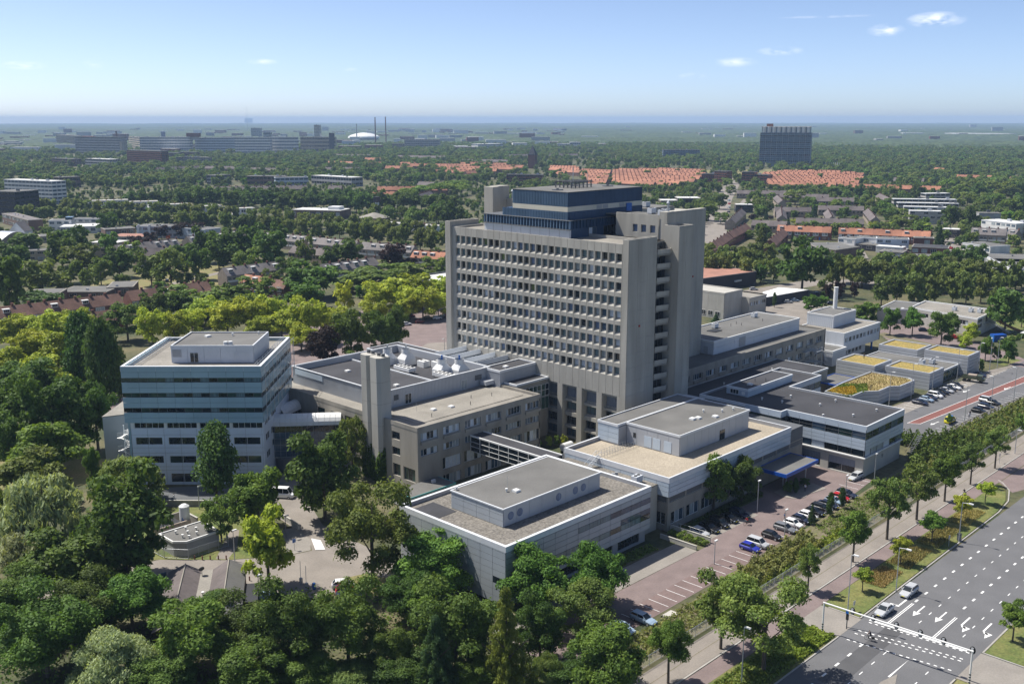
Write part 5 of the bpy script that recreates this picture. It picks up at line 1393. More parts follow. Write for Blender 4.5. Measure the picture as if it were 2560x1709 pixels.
fm=MB(); fm.box(-.62,0,-.09,.09,0,2.15); fmesh=fm.mesh('fin',['blue_fin'])
for k in range(30): put('fin',fmesh,T,(191.66,165.85+1.035*k,53.25))
fm=MB(); fm.box(-.05,.05,-.4,0,0,2.15); fmesh2=fm.mesh('fin',['blue_clad'])
for k in range(19): put('fin',fmesh2,T,(193+1.3*k,166.18,53.25))
b=MB(); b.box(190.9,222,165.6,196.2,55.3,55.42); b.box(190.9,191.9,165.6,196.2,53.05,53.2); b.build('eave',['steel_dark'],T)
add_window(T,(199,166.2),(1,0),3,2.2,51.0,2,'steel_dark',('glass_blue','blind_white'),depth=-.05); add_window(T,(205,166.2),(1,0),16.5,2.2,51.0,11,'steel_dark',('glass_dark','glass_blue','blind_white','curtain_pale'),depth=-.05)
b=MB(); b.box(215.4,217.6,166.9,167.05,55.42,58.3); b.build('roller_door',['blue_door'],T)
fr=MB()
for u in np.arange(203,211.1,1.6):
    for v in (175.6,178.3,181): fr.box(u-.12,u+.12,v-.12,v+.12,62.3,63.7)
for v in (175.6,178.3,181): fr.box(202.6,211.4,v-.15,v+.15,63.7,64.0); fr.box(202.6,211.4,v-.08,v+.08,62.9,63.05)
for u in np.arange(203,211.1,1.6): fr.box(u-.08,u+.08,175.4,181.2,64.0,64.15)
fr.build('pipe_frame',['steel_dark'],T)
for u,v in ((196,174.2),(216.5,174.4)): b=MB(); b.cyl(u,v,62.3,62.55,1.5,16); b.cyl(u,v,62.55,62.8,.35,8); b.build('hatch_disc',['steel_dark'],T)
for u,v,h in ((204.5,176.2,5.2),(209.3,180.6,5.4),(222,186,3)): b=MB(); b.cyl(u,v,62.3,62.3+h,.06,6); b.build('mast',['steel'],T)
# ------------------------------------------------------------------ gravel roofed clinic in front
C=thing('gravel_roof_clinic','low grey panelled clinic with gravel roof and a rooftop box with five round vents','clinic',(131,123.5,0))
b=MB(); b.box(111.95,151.0,110.2,136.8,2.7,10.3); b.box(112.6,150.6,111.4,136.6,0,2.7); b.build('core',['steel_dark'],C)
def pickA(i,k):
    if k==2 and i>2: return 'curtain_teal' if (i*7)%3 else 'glass_dark'
    if k==5: return 'glass_blue' if i>8 else ('curtain_teal' if i>5 else 'clad_grey')
    if k==3 and i>9: return 'glass_blue'
    return 'clad_grey'
panel_grid(C,(111.7,109.95),(151.4,109.95),2.75,11.2,13,8,'clad_grey',pick=pickA)
panel_grid(C,(111.7,137.0),(111.7,109.95),.6,11.2,9,9,'clad_grey',pick=lambda i,k:'glass_dark' if (i,k)==(8,3) else 'clad_grey')
panel_grid(C,(151.4,110),(151.4,137),2.75,11.2,9,8,'clad_grey')
facade(C,(111.8,110.6),(150.8,110.6),0,2.72,[(6+8.2*k,12.6+8.2*k,.5,2.3) for k in range(4)],'metal_grey',win=dict(bay=2.2,frame='steel_dark'))
flat_roof(C,rect(111.68,151.45,109.9,137.05),10.55,.75,'roof_gravel',pt=.55)
b=MB(); b.prism(rect(112.8,118,128.5,135),10.56,10.6); b.build('roof_mat',['roof_dark'],C)
P_=MB(); P_.box(118.6,144.7,117.3,130.4,10.5,13.8); pent=P_.build('rooftop_box',['metal_grey'],C)
panel_grid(C,(118.5,117.2),(144.8,117.2),10.6,13.8,8,1,'metal_pale',gap=.05); panel_grid(C,(118.5,130.5),(118.5,117.2),10.6,13.8,4,3,'clad_grey',gap=.06)
b=MB(); b.prism(rect(118.35,144.95,117.05,130.65),13.82,13.98); b.build('roof',['roof_grey'],C)
b=MB()
for q in ((118.3,145,117.0,117.25),(118.3,145,130.45,130.7)): b.box(*q,13.8,14.02)
for q in ((118.3,118.55,117.25,130.45),(144.75,145,117.25,130.45)): b.box(*q,13.8,14.02)
b.build('roof_edge',['coping'],C)
for u in (120.3,122.6,132.9,137.6,139.9):
    b=MB(); n=20; b.v=[(u+.75*math.cos(2*math.pi*k/n),117.1,12.3+.75*math.sin(2*math.pi*k/n)) for k in range(n)]+[(u+.75*math.cos(2*math.pi*k/n),117.22,12.3+.75*math.sin(2*math.pi*k/n)) for k in range(n)]
    b.f=[tuple(range(n))]+[(k,(k+1)%n,n+(k+1)%n,n+k) for k in range(n)]; b.m=[0]*len(b.f); b.build('round_vent',['curtain_blue'],C)
roof_bits(C,[(126.2,121.5)],13.98,'hatch'); roof_bits(C,[(124.9,122.7),(119.2,129.9)],13.98,'vent'); b=MB(); b.cyl(125.3,122.9,14,17,.03,5); b.build('lightning_rod',['steel'],C)
# ------------------------------------------------------------------ tan roofed building
D=thing('tan_roof_building','long building with pale sandy roof, blue white cladding and a big grey rooftop hall','hospital wing',(180,123,0))
LN=(151.5,157.2,112.5,136)
b=MB(); b.box(*LN,0,9.3); b.build('link_wall',['concrete'],D); b=MB(); b.prism(rect(*LN),9.3,9.5); b.build('roof',['roof_gravel'],D)
for u in (152.6,153.6): b=MB(); b.cyl(u+.6,120.5,9.5,10.8,.35,10); b.build('flue',['steel'],D)
roof_bits(D,[(155,116)],9.5,'unit')
b=MB(); b.box(157.7,211,110.3,136.8,6.0,10.3); b.build('core',['steel_dark'],D)
panel_grid(D,(157.3,109.85),(204.5,109.85),7.35,11.35,16,4,'clad_blueish',gap=.06); panel_grid(D,(157.3,136.9),(157.3,109.85),7.35,11.35,9,4,'clad_blueish',gap=.06)
facade(D,(157.6,110.2),(211,110.2),0,7.35,[(1.2+5.35*k,5.6+5.35*k,1.2,3.7) for k in range(6)]+[(.5+5.9*k,5.9+5.9*k,5.9,7.1) for k in range(9)],'concrete_dark',win=dict(bay=1.3,frame='white',glass=('glass_dark','glass_blue','curtain_pale')))
facade(D,(157.6,136.8),(157.6,110.2),0,7.35,[(18,21.5,1.2,3.7),(22.5,26,1.2,3.7),(20,26.2,5.9,7.1)],'concrete_dark',win=dict(bay=1.2,frame='white'))
flat_roof(D,rect(157.25,204.5,109.8,137),10.55,.85,'roof_tan',pt=.3)
b=MB(); b.box(157.3,211.2,136.9,137.4,0,11.3); b.box(168.6,201.7,131.4,136.9,10.4,14.6); b.box(171.6,198.3,117.6,131.3,10.5,14.7); b.build('rooftop_hall',['metal_grey'],D)
panel_grid(D,(171.4,117.4),(198.5,117.4),10.6,15.1,10,1,'metal_pale',gap=.05); panel_grid(D,(171.4,131.35),(171.4,117.4),10.6,15.1,5,1,'metal_pale',gap=.05); panel_grid(D,(168.5,137.1),(168.5,131.3),10.9,15.2,2,4,'clad_blueish',gap=.06)
b=MB(); b.box(198.45,198.6,117.4,137,10.6,15.1); b.build('wall',['metal_pale'],D)
for v in (126.5,124.2,121.3): b=MB(); b.box(171.28,171.36,v-1.9,v,10.8,13.2); b.build('louvre_door',['clad_blueish'],D)
b=MB(); b.box(186.6,188.6,117.26,117.34,10.7,12.9); b.build('door',['glass_dark'],D); b=MB(); b.box(171.3,171.38,128.8,129.5,12.2,13.3); b.build('window',['glass_dark'],D)
flat_roof(D,rect(171.3,198.7,117.25,131.4),15.05,.2,'roof_grey',pt=.2); flat_roof(D,rect(168.4,198.75,131.6,137.2),15.0,.25,'roof_grey',pt=.2)
roof_bits(D,[(183.5,122.5),(185,122),(188.6,119.9)],15.05,'hatch'); roof_bits(D,[(190,124),(193,121),(196,120)],15.05,'vent')
ra=MB()
for k in range(14): ra.cyl(159+.9*k,129.8,10.55,11.8,.03,5); ra.cyl(159+.9*k,128.2,10.55,11.8,.03,5)
for v in (128.2,129.8):
    for z in (11.2,11.75): ra.tube((158.5,v,z),(171,v,z),.025,5)
ra.build('roof_railing',['steel'],D)
st=MB()
for k in range(9): st.box(153.8+.45*k,154.2+.45*k,127.4,128.6,9.6+.24*k,9.7+.24*k)
st.tube((153.7,127.4,10.6),(157.8,127.4,12.7),.04,5); st.tube((153.7,128.6,10.6),(157.8,128.6,12.7),.04,5); st.build('roof_stair',['steel'],D)
# ------------------------------------------------------------------ dark roofed glazed wing
G=thing('dark_roof_wing','glazed white banded wing with a large black flat roof at the car park end','hospital wing',(230,118,0))
PO=[(213.95,96.3),(233.9,96.3),(233.9,126.6),(250.6,126.6),(250.6,139.2),(211.3,139.2),(211.3,116.3),(213.95,116.3)]
PI=[(214.4,96.8),(233.4,96.8),(233.4,127.1),(250.1,127.1),(250.1,138.8),(211.8,138.8),(211.8,116.8),(214.4,116.8)]
b=MB(); b.prism(PI,4.8,11.6); b.build('core',['steel_dark'],G)
def bands(a,b_,nx,full=True):
    panel_grid(G,a,b_,10.75,12.3,nx,2,'clad_blueish',gap=.06); panel_grid(G,a,b_,6.5,9.05,nx,3,'clad_blueish',gap=.06)
    L=math.hypot(b_[0]-a[0],b_[1]-a[1]); d=((b_[0]-a[0])/L,(b_[1]-a[1])/L)
    for i in range(nx):
        w=L/nx; p=(a[0]+d[0]*i*w,a[1]+d[1]*i*w)
        add_window(G,p,d,w,1.68,9.06,1,'steel_dark',('glass_dark','glass_blue','glass_green','glass_dark'),depth=.08,fw=.05,rail=.84)
        if full: add_window(G,p,d,w,1.62,4.86,1,'steel_dark',('glass_dark','curtain_pale','glass_blue','blind_white'),depth=.25,fw=.05)
bands((213.95,116.2),(213.95,96.35),6); bands((213.95,96.3),(233.9,96.3),6); bands((211.3,126),(211.3,116.3),3); bands((211.4,116.3),(213.9,116.3),1)
bands((233.9,126.6),(250.6,126.6),5,False); bands((233.9,96.4),(233.9,126.5),8,False)
facade(G,(214.15,116.3),(214.15,96.55),0,4.85,[(3,9.2,.3,3.7,dict(bays=3)),(11.2,17.8,.3,3.7,dict(bays=2))],'concrete_pale',depth=.3,win=dict(frame='steel',glass=('glass_dark',)))
for s0,s1 in ((3,9.2),(11.2,17.8)): b=MB(); ribbed(b,(214.28,116.3-s0-.1),(214.28,116.3-s1+.1),2.0,3.65,.4,.05); b.build('roller_shutter',['shutter'],G)
facade(G,(214.15,96.55),(233.6,96.55),0,4.85,[(9.5,10.3,2.6,3.4)],'concrete_pale',win=dict(bays=1,frame='steel'))
b=MB(); b.box(213.6,233.9,96.1,96.5,4.6,4.84); b.box(213.6,214.1,96.5,116.3,4.6,4.84); b.box(211.2,213.9,116.2,116.5,4.6,4.84); b.build('ledge',['white'],G)
flat_roof(G,PO,11.75,.55,'roof_dark',pt=.3)
b=MB(); b.box(218.6,240.6,129.8,136,11.7,13.2); b.build('raised_roof',['clad_blueish'],G); flat_roof(G,rect(218.5,240.7,129.7,136.1),13.5,.3,'roof_dark',pt=.3)
add_window(G,(218.45,134.8),(0,-1),2.5,1.2,12.1,3,'white',('glass_dark',),depth=-.1); 
b=MB(); b.box(218.4,218.5,130.6,131.5,12.2,13); b.build('panel',['white'],G)
roof_bits(G,[(221,103),(229,101),(224,113),(230,112),(226,122),(220,121),(216,108),(219,126)],11.75,'vent'); roof_bits(G,[(224,132.5)],13.5,'hatch'); roof_bits(G,[(228,133.5),(230,131.5)],13.5,'pipe')
es=MB()
for k in range(14): es.box(235.2+.5*k,235.75+.5*k,94.6,95.9,.3*k,.3*k+.06)
es.tube((235.2,94.6,1),(242,94.6,5.2),.04,5); es.tube((235.2,95.9,1),(242,95.9,5.2),.04,5); es.build('outdoor_stair',['steel_dark'],G)
CN=thing('entrance_canopy','flat entrance canopy with a bright blue edge on two steel posts','canopy',(198,106.5,0))
b=MB(); b.prism(rect(191.2,205.1,103.2,109.9),4.72,4.98); b.build('roof',['roof_grey'],CN)
b=MB()
for q in ((191,205.3,103,103.2),(191,205.3,109.9,110.15)): b.box(*q,4.3,5.08)
for q in ((191,191.2,103.2,109.9),(205.1,205.3,103.2,109.9)): b.box(*q,4.3,5.08)
b.build('fascia',['blue_fascia'],CN); b=MB(); b.box(191.2,205.1,103.2,109.9,4.5,4.6); b.build('soffit',['metal_grey'],CN)
for u,v in ((195.2,105.3),(196.6,106.8),(203.4,105)): b=MB(); b.cyl(u,v,0,4.5,.14,10); b.build('post',['steel'],CN)
# low link roof between wing and tower
LK=thing('low_link_building','low dark flat roofed link building at the foot of the tower','building',(240,146,0))
b=MB(); b.box(200.3,275.9,137.5,154.3,0,7.5); b.build('wall',['concrete_dark'],LK); flat_roof(LK,rect(200.2,276,137.4,154.4),7.85,.2,'roof_dark',pt=.25); roof_bits(LK,[(238,149),(252,146),(262,148)],7.85,'vent')
# ------------------------------------------------------------------ long wing with white rooftop hall
Wg=thing('long_concrete_wing','long grey concrete wing with deep set windows and a white rooftop hall','hospital wing',(260,165,0))
ops=[]
for k in range(16):
    s=306.8-6.3*k-6.4-205.2
    if s<0: break
    ops += [(s,s+4.4,9.2,10.95),(s,s+4.4,5.4,7.15)]+([(s,s+4.4,1.5,3.4)] if k<5 else [])
facade(Wg,(205.2,154.5),(306.8,154.5),0,12.9,ops,'concrete_dark',depth=.45,win=dict(bays=4,frame='white',glass=('glass_dark','glass_blue','curtain_pale','blind_white')))
for o in ops:
    if o[2]>5: b=MB(); b.prism([(205.2+o[0],154.1),(205.2+o[1],154.1),(205.2+o[1],154.46),(205.2+o[0],154.46)],o[2]-.75,o[2]-.12); b.build('sill_box',['concrete_dark'],Wg)
b=MB(); b.box(306.2,306.8,154.5,178,0,12.9); b.box(205.2,306.8,177.5,178,0,12.9); b.box(205.3,306.2,155.2,177.4,0,12.3); b.build('wall',['concrete_dark'],Wg)
flat_roof(Wg,rect(205.2,306.8,154.5,178),12.35,.55,'roof_grey','concrete_dark',pt=.35)
b=MB(); b.box(249.9,299.7,160.6,176.2,12.4,15.9); b.build('rooftop_hall',['metal_white'],Wg)
panel_grid(Wg,(249.7,160.45),(299.9,160.45),12.6,16.6,9,2,'metal_white',gap=.06); panel_grid(Wg,(249.7,176.3),(249.7,160.45),12.6,16.6,6,1,'metal_white',gap=.06)
flat_roof(Wg,rect(249.6,300,160.35,176.4),16.3,.35,'roof_grey','white',pt=.3)
b=MB(); ribbed(b,(263.5,160.3),(267,160.3),12.8,15.6,.3,.05); b.build('roller_door',['metal_pale'],Wg)
b=MB(); b.box(249.5,249.62,162.2,163.7,12.8,14.8); b.build('door',['steel'],Wg)
roof_bits(Wg,[(268,172),(292,172.5)],16.3,'unit'); roof_bits(Wg,[(274,170),(278,170.5),(277,168),(288,167)],16.3,'pipe'); b=MB(); b.box(262,266,168,171,16.32,16.5); b.build('hatch',['dark'],Wg)
FS=thing('fire_escape_stair','white steel zigzag fire escape standing against the end of the long wing','stair',(297,152.5,0))
f=MB()
for x in (295.2,298.6):
    for y in (151.2,153.6): f.cyl(x,y,0,8.6,.07,6)
f.build('frame',['steel'],FS)
for z in (3.8,7.4):
    b=MB(); b.box(291.5,298.8,153.0,154.4,z,z+.1); b.box(295,298.8,151,153,z,z+.1); b.build('landing',['steel'],FS)
    b=MB()
    for p,q in (((291.5,153,z+1),(298.8,153,z+1)),((298.8,151,z+1),(298.8,154.4,z+1)),((295,151,z+1),(298.8,151,z+1)),((291.5,153,z+.5),(298.8,153,z+.5))): b.tube(p,q,.035,5)
    for x in np.arange(291.5,299,1.2): b.tube((x,153,z),(x,153,z+1),.03,5)
    b.build('railing',['steel'],FS)
for (x0,z0,x1,z1,y) in ((295.2,0,298.6,3.8,150.6),(301,3.8,298,7.4,150.2),(298.5,3.8,301.2,2.0,149.8)):
    b=MB()
    for k in range(12): t=k/11; b.box(x0+(x1-x0)*t-.15,x0+(x1-x0)*t+.15,y,y+.9,z0+(z1-z0)*t,z0+(z1-z0)*t+.05)
    b.tube((x0,y,z0+1),(x1,y,z1+1),.04,5); b.tube((x0,y,z0),(x1,y,z1),.06,5); b.build('stair_flight',['steel'],FS)
# white building with flue and annex
V=thing('white_flue_building','white panelled two storey building with a tall white flue on its rooftop box','hospital wing',(332,162,0))
facade(V,(318.6,153.6),(346,153.6),3.4,9.7,[(.8+2.7*k,2.9+2.7*k,6.2,7.8) for k in range(10)],'metal_white',win=dict(bays=2,frame='white',glass=('glass_dark','curtain_pale')))
facade(V,(318.8,155),(338,155),0,3.4,[(1+2.7*k,3+2.7*k,1.2,2.8) for k in range(6)],'metal_white',win=dict(bays=2,frame='white'))
b=MB(); b.box(318.7,345.9,154.3,170.8,3.3,9.0); b.box(318.7,338,155.7,170.6,0,3.3); b.box(345.5,346,153.6,171,3.3,9.7); b.build('wall',['metal_white'],V)
panel_grid(V,(318.6,171),(318.6,153.6),0,9.6,6,2,'metal_white',gap=.06)
for u,v in ((343,155),(343,169)): b=MB(); b.cyl(u,v,0,3.35,.35,8); b.build('column',['blue_door'],V)
flat_roof(V,rect(318.6,346,153.6,171),9.35,.35,'roof_conc','white',pt=.3)
b=MB(); ribbed(b,(325,171),(325,161),9.4,13.7,.7,.06); ribbed(b,(325,161),(341.5,161),9.4,13.7,.7,.06); b.box(325.05,341.4,161.05,171,9.4,13.1); b.build('rooftop_box',['metal_white'],V); flat_roof(V,rect(324.95,341.55,160.95,171),13.5,.3,'roof_grey','white',pt=.3)
b=MB(); b.cyl(339.5,168,13.5,21,.75,16); b.cyl(339.5,168,21,21.3,.82,16); b.build('flue',['white'],V)
X=thing('white_annex_box','low white ribbed annex box below the white flue building','building',(314,156,0))
b=MB(); ribbed(b,(309,161),(309,152.6),0,5.2,.5,.06); ribbed(b,(309,152.6),(318.5,152.6),0,5.2,.5,.06); b.box(309.05,318.45,152.65,160.9,0,4.4); b.build('wall',['metal_white'],X); flat_roof(X,rect(308.95,318.5,152.5,161),4.8,.45,'roof_grey','white',pt=.35)
# ------------------------------------------------------------------ sedum roofed pods
def courses(par,pts,n,h,zt,m='metal_grey'):
    for k in range(n):
        b=MB(); z1=zt-k*h; c=Vector((sum(p[0] for p in pts)/len(pts),sum(p[1] for p in pts)/len(pts)))
        b.prism(pts,max(0,z1-h+.1),z1); b.build('cladding_course',[m],par)
def pod(u0,u1,v0,v1,zt,lab):
    p=thing('green_roof_pod',lab,'pavilion',((u0+u1)/2,(v0+v1)/2,0),group='square pavilions with sedum roofs')
    b=MB(); b.box(u0+.15,u1-.15,v0+.15,v1-.15,0,zt-.9); b.build('core',['dark'],p)
    w=.55
    for k in range(int(zt/1.05)+1):
        z1=zt-k*1.05; z0=max(0,z1-.95)
        if z1<=.1: break
        b=MB()
        if k==0:
            b.box(u0,u1,v0,v0+w,z0,z1); b.box(u0,u1,v1-w,v1,z0,z1); b.box(u0,u0+w,v0+w,v1-w,z0,z1); b.box(u1-w,u1,v0+w,v1-w,z0,z1)
        else: b.box(u0,u1,v0,v1,z0,z1)
        b.build('cladding_course',['metal_pale'],p)
    b=MB(); b.box(u0+w,u1-w,v0+w,v1-w,zt-.7,zt-.35); b.build('sedum_roof',['roof_sedum'],p); return p
pod(300.7,311.3,117,131,5.4,'front pavilion with a dry yellow sedum roof nearest the parked cars'); pod(326.7,336.5,115.6,129.6,6.6,'tallest sedum roofed pavilion at the far end of the car park')
pod(295.6,307.8,132,144.6,6.0,'sedum roofed pavilion nearest the fire escape stair'); pod(327.4,339,132.2,145.4,5.8,'rear sedum roofed pavilion behind the flat link roof')
PL=thing('pavilion_link','low flat grey roofed glazed link between the four sedum pavilions','building',(315,126,0))
b=MB(); b.box(311.5,326.5,118.6,144.9,0,3.1); b.box(300,311.3,131.1,131.9,0,3.4); b.build('wall',['metal_pale'],PL); flat_roof(PL,rect(311.35,326.65,118.3,145),3.4,.25,'roof_grey',pt=.25)
for k in range(6): add_window(PL,(311.8+2.4*k,118.3),(1,0),2.3,2.8,.3,1,'steel',('glass_green',),depth=-.02,fw=.05)
roof_bits(PL,[(319,127),(322,125)],3.4,'unit')
GRP=[(262.5,131.5),(263.4,123.4),(270.1,123.4),(273.9,120.5),(281.0,120.5),(283.3,118.5),(293.1,118.3),(294.9,120.9),(294.4,132.6),(276,132.6)]
GR=thing('meadow_roof_building','low building with a big tall dry meadow roof and a zigzag grey wall','building',(279,126,0))
b=MB(); cx,cy=280,126
b.prism([(cx+(p[0]-cx)*.985,cy+(p[1]-cy)*.985) for p in GRP],0,4.0); b.build('core',['dark'],GR)
for k in range(4):
    z1=4.5-1.08*k; b=MB(); n=len(GRP)
    for i in range(n):
        A=Vector(GRP[i]); Bq=Vector(GRP[(i+1)%n]); d=(Bq-A).normalized(); nn=Vector((-d.y,d.x))*.4; b.prism([tuple(A),tuple(Bq),tuple(Bq+nn),tuple(A+nn)],max(0,z1-.98),z1)
    b.build('cladding_course',['metal_pale'],GR)
b=MB(); b.prism([(cx+(p[0]-cx)*.97,cy+(p[1]-cy)*.97) for p in GRP],3.9,4.15); b.build('meadow_ground',['dry_grass'],GR)
b=MB(); b.box(276.1,284.4,133,139.5,0,3.9); b.build('link_wall',['metal_pale'],GR); flat_roof(GR,rect(272,284.5,132.7,139.6),4.3,.15,'roof_grey','blue_fascia',pt=.15)
# ------------------------------------------------------------------ grey concrete block with chimney
K=thing('grey_concrete_block','grey concrete office block with deep windows and a ribbed metal plant hall on its roof','hospital wing',(157,188,0))
ops=[]
for k in range(6):
    s=.9+6.6*k
    ops += [(s,s+5.0,11.7,13.5),(s,s+5.0,8.2,9.8)]
    if k: ops.append((s-.3,s+5.3,3.7,6.4))
    if k: ops.append((s-.2,s+5.2,0,2.4))
facade(K,(137,161.5),(176.1,161.5),0,15,ops,'concrete_dark',depth=.4,win=dict(bays=5,frame='white',glass=('glass_dark','curtain_pale','blind_white','glass_blue')))
for o in ops:
    if o[2]>11: b=MB(); b.box(137+o[0]-.1,137+o[1]+.1,161.1,161.47,o[2]-.85,o[2]-.15); b.build('sill_box',['concrete_dark'],K)
opl=[(s,s+3.2,10.6,12.6) for s in (20,25.5,31,36.5)]+[(48.2,51,10.8,12.6),(48.2,51,7.2,9),(48.4,51,2.4,5.2),(52,56,2.2,5.2)]
facade(K,(137,218.5),(137,161.5),0,15,opl,'concrete_dark',depth=.4,win=dict(bay=1.3,frame='steel_dark',glass=('glass_dark','glass_green')))
b=MB(); b.box(175.7,176.1,161.5,218.5,0,15); b.box(137,176.1,218,218.5,0,15); b.box(137.7,175.6,162.2,218,0,14); b.build('wall',['concrete_dark'],K)
flat_roof(K,rect(137,176.1,161.5,218.5),14.3,.6,'roof_conc','concrete_dark',pt=.5)
b=MB(); b.prism(rect(140.5,174,165.2,178),14.32,14.42); b.build('roof_mat',['roof_conc'],K)
b=MB(); ribbed(b,(142.2,216),(142.2,179.4),14.3,18.6,.45,.07); ribbed(b,(142.2,179.4),(176.6,179.4),14.3,18.6,.45,.07); b.box(176.2,176.6,179.4,216,14.3,18.6); b.box(142.2,176.6,215.6,216,14.3,18.6); b.build('plant_hall_wall',['metal_pale'],K)
b=MB(); b.box(141.95,142.35,179.2,216.2,18.6,18.75); b.box(142.35,176.7,179.2,179.6,18.6,18.75); b.box(142.35,176.7,215.8,216.2,18.6,18.75); b.box(176.3,176.7,179.6,215.8,18.6,18.75); b.box(160.1,160.5,179.6,215.8,17.2,17.5); b.build('parapet',['coping'],K)
b=MB(); b.box(142.3,160.1,179.5,215.9,17,17.15); b.box(160.5,176.2,179.5,215.9,16.6,16.75); b.build('roof',['roof_dark'],K)
for v0,v1 in ((214.5,203),(187,181)):
    b=MB(); b.box(141.98,142.1,v1,v0,16.9,18.2); b.build('clerestory',['clad_blueish'],K)
for u in (148.5,166.5): add_window(K,(u,179.4),(1,0),2.0,2.4,14.5,2,'white',('curtain_pale','glass_dark'),depth=-.12)
for u0,u1 in ((145.2,146.6),(171.3,173.6)): b=MB(); ribbed(b,(u0,179.3),(u1,179.3),16,17.3,.25,.04); b.build('grille',['steel_dark'],K)
roof_bits(K,[(150,171),(154.5,169.8)],14.4,'hatch'); roof_bits(K,[(152,206),(149,192),(151.5,186)],17.15,'hatch'); roof_bits(K,[(146,167),(159,168),(163,172),(168,170)],14.4,'pipe')
b=MB(); b.cyl(146.6,173,14.4,18.4,.03,5); b.build('lightning_rod',['steel'],K)
b=MB(); b.box(172.5,175.9,176.6,178.7,14.9,15.9); b.build('plant_unit',['metal_pale'],K)
for (u,v) in ((165.4,206.4),(168.6,202.6),(167.4,187.2),(170.4,184.0)):
    ct=thing('cooling_tower','x','cooling tower',(u,v,16.75)); lab={165.4:'rear left white cooling tower on the plant roof',168.6:'rear right white cooling tower on the plant roof',167.4:'front left white cooling tower with a blue motor',170.4:'front right white cooling tower with a blue motor'}[u]; ct['label']=lab
    b=MB(); b.box(u-1.9,u+1.9,v-1.7,v+1.7,16.75,18.4); b.build('casing',['white'],ct)
    b=MB(); i=len(b.v); 
    q0=[(u-1.9,v-1.7),(u+1.9,v-1.7),(u+1.9,v+1.7),(u-1.9,v+1.7)]
    top=[(u+1.2*math.cos(R(45*k+202.5)),v+1.2*math.sin(R(45*k+202.5)),19.8) for k in range(8)]; bot=[]
    for k in range(4): A,B2=q0[k],q0[(k+1)%4]; bot += [(*A,18.4),((A[0]+B2[0])/2,(A[1]+B2[1])/2,18.4)]
    for k in range(8): b.quad(bot[k],bot[(k+1)%8],top[(k+1)%8],top[k])
    b.cyl(u,v,19.8,21.0,1.2,16,cap=False); b.build('hood',['white'],ct)
    b=MB(); b.cyl(u,v,20.5,20.55,1.18,16); b.build('fan',['dark'],ct)
    b=MB(); b.cyl(u,v,20.6,21.9,.22,8); b.build('motor',['blue_door' if v<190 else 'steel'],ct)
for (u,v,lab) in ((162.5,196,'long low white cooling unit on legs on the plant roof'),(164.8,183.6,'white cooling unit with eight fans on the plant roof'),):
    ac=thing('roof_cooler',lab,'cooler',(u,v,16.75)); b=MB(); b.box(u-1.2,u+1.2,v-3,v+3,17.5,18.4); b.build('casing',['white'],ac)
    for k in range(4): 
        for x in (-.55,.55): b=MB(); b.cyl(u+x,v-2.2+1.45*k,18.4,18.5,.45,10); b.build('fan',['dark'],ac)
    for x in (-1,1):
        for y in (-2.7,2.7): b=MB(); b.box(u+x-.1,u+x+.1,v+y-.1,v+y+.1,16.75,17.5); b.build('leg',['steel'],ac)
for (u,v,lab) in ((170.2,197.6,'left of two white fan boxes on the plant roof'),(172.2,194.4,'right of two white fan boxes on the plant roof')):
    ac=thing('roof_fan_box',lab,'fan unit',(u,v,16.75)); b=MB(); b.box(u-1.1,u+1.1,v-1.3,v+1.3,16.75,18.3); b.build('casing',['white'],ac)
    for k in range(3): b=MB(); b.cyl(u,v-.8+.8*k,18.3,18.38,.3,8); b.build('fan',['dark'],ac)
CH=thing('twin_chimney','twin concrete chimney shaft with a dark slot between and ivy round its foot','chimney',(135.4,177,0))
for v0,v1,u0 in ((176.9,180.2,136.1),(172.9,176.5,135.8)):
    b=MB(); b.prism([(u0+.7,v0),(139.2,v0),(139.2,v1),(u0+.7,v1),(u0,v1-.7),(u0,v0+.7)],0,28.6); sh=b.build('shaft',['concrete_pale'],CH)
    for z in (8,13,18,23): b=MB(); b.prism([(u0+.69,v0-.015),(139.21,v0-.015),(139.21,v1+.015),(u0+.69,v1+.015),(u0-.015,v1-.69),(u0-.015,v0+.69)],z,z+.06); b.build('cast_joint',['concrete_dark'],sh)
    for k in range(2): b=MB(); b.cyl(u0+2.2,v0+.9+1.5*k,28.6,29.3,.42,10); b.build('flue',['steel_dark'],sh)
# glass foot bridge to the clinic
SB=thing('glass_footbridge','black glazed footbridge with white rails between the concrete block and the clinic','footbridge',(154.7,149,0))
b=MB(); b.box(152.7,156.7,137.3,161.4,9.5,9.8); b.build('roof',['roof_dark'],SB); b=MB(); b.box(152.5,152.8,137.3,161.4,9.62,9.95); b.box(156.6,156.9,137.3,161.4,9.62,9.95); b.build('roof_edge',['white'],SB)
b=MB(); b.box(152.8,156.6,137.3,161.4,6.1,6.3); b.build('floor_deck',['steel_dark'],SB)
for k in range(8):
    for z in (6.32,7.42,8.5):
        for u in (152.6,156.8): put('pane',pane_mesh(2.9,1.02,'glass_dark'),SB,(u,161.3-3.0*k if u<154 else 158.4-3.0*k,z),-math.pi/2 if u<154 else math.pi/2)
b=MB()
for k in range(9):
    for u in (152.55,156.85): b.box(u-.05,u+.05,161.25-3*k-.05,161.25-3*k+.05,6.1,9.6)
for z in (6.25,7.38,8.46):
    for u in (152.55,156.85): b.box(u-.045,u+.045,137.3,161.3,z-.04,z+.04)
b.build('glazing_bars',['white'],SB)
b=MB(); b.cyl(154.7,150,0,6.1,.4,10); b.cyl(154.7,143,0,6.1,.4,10); b.build('column',['concrete_dark'],SB)
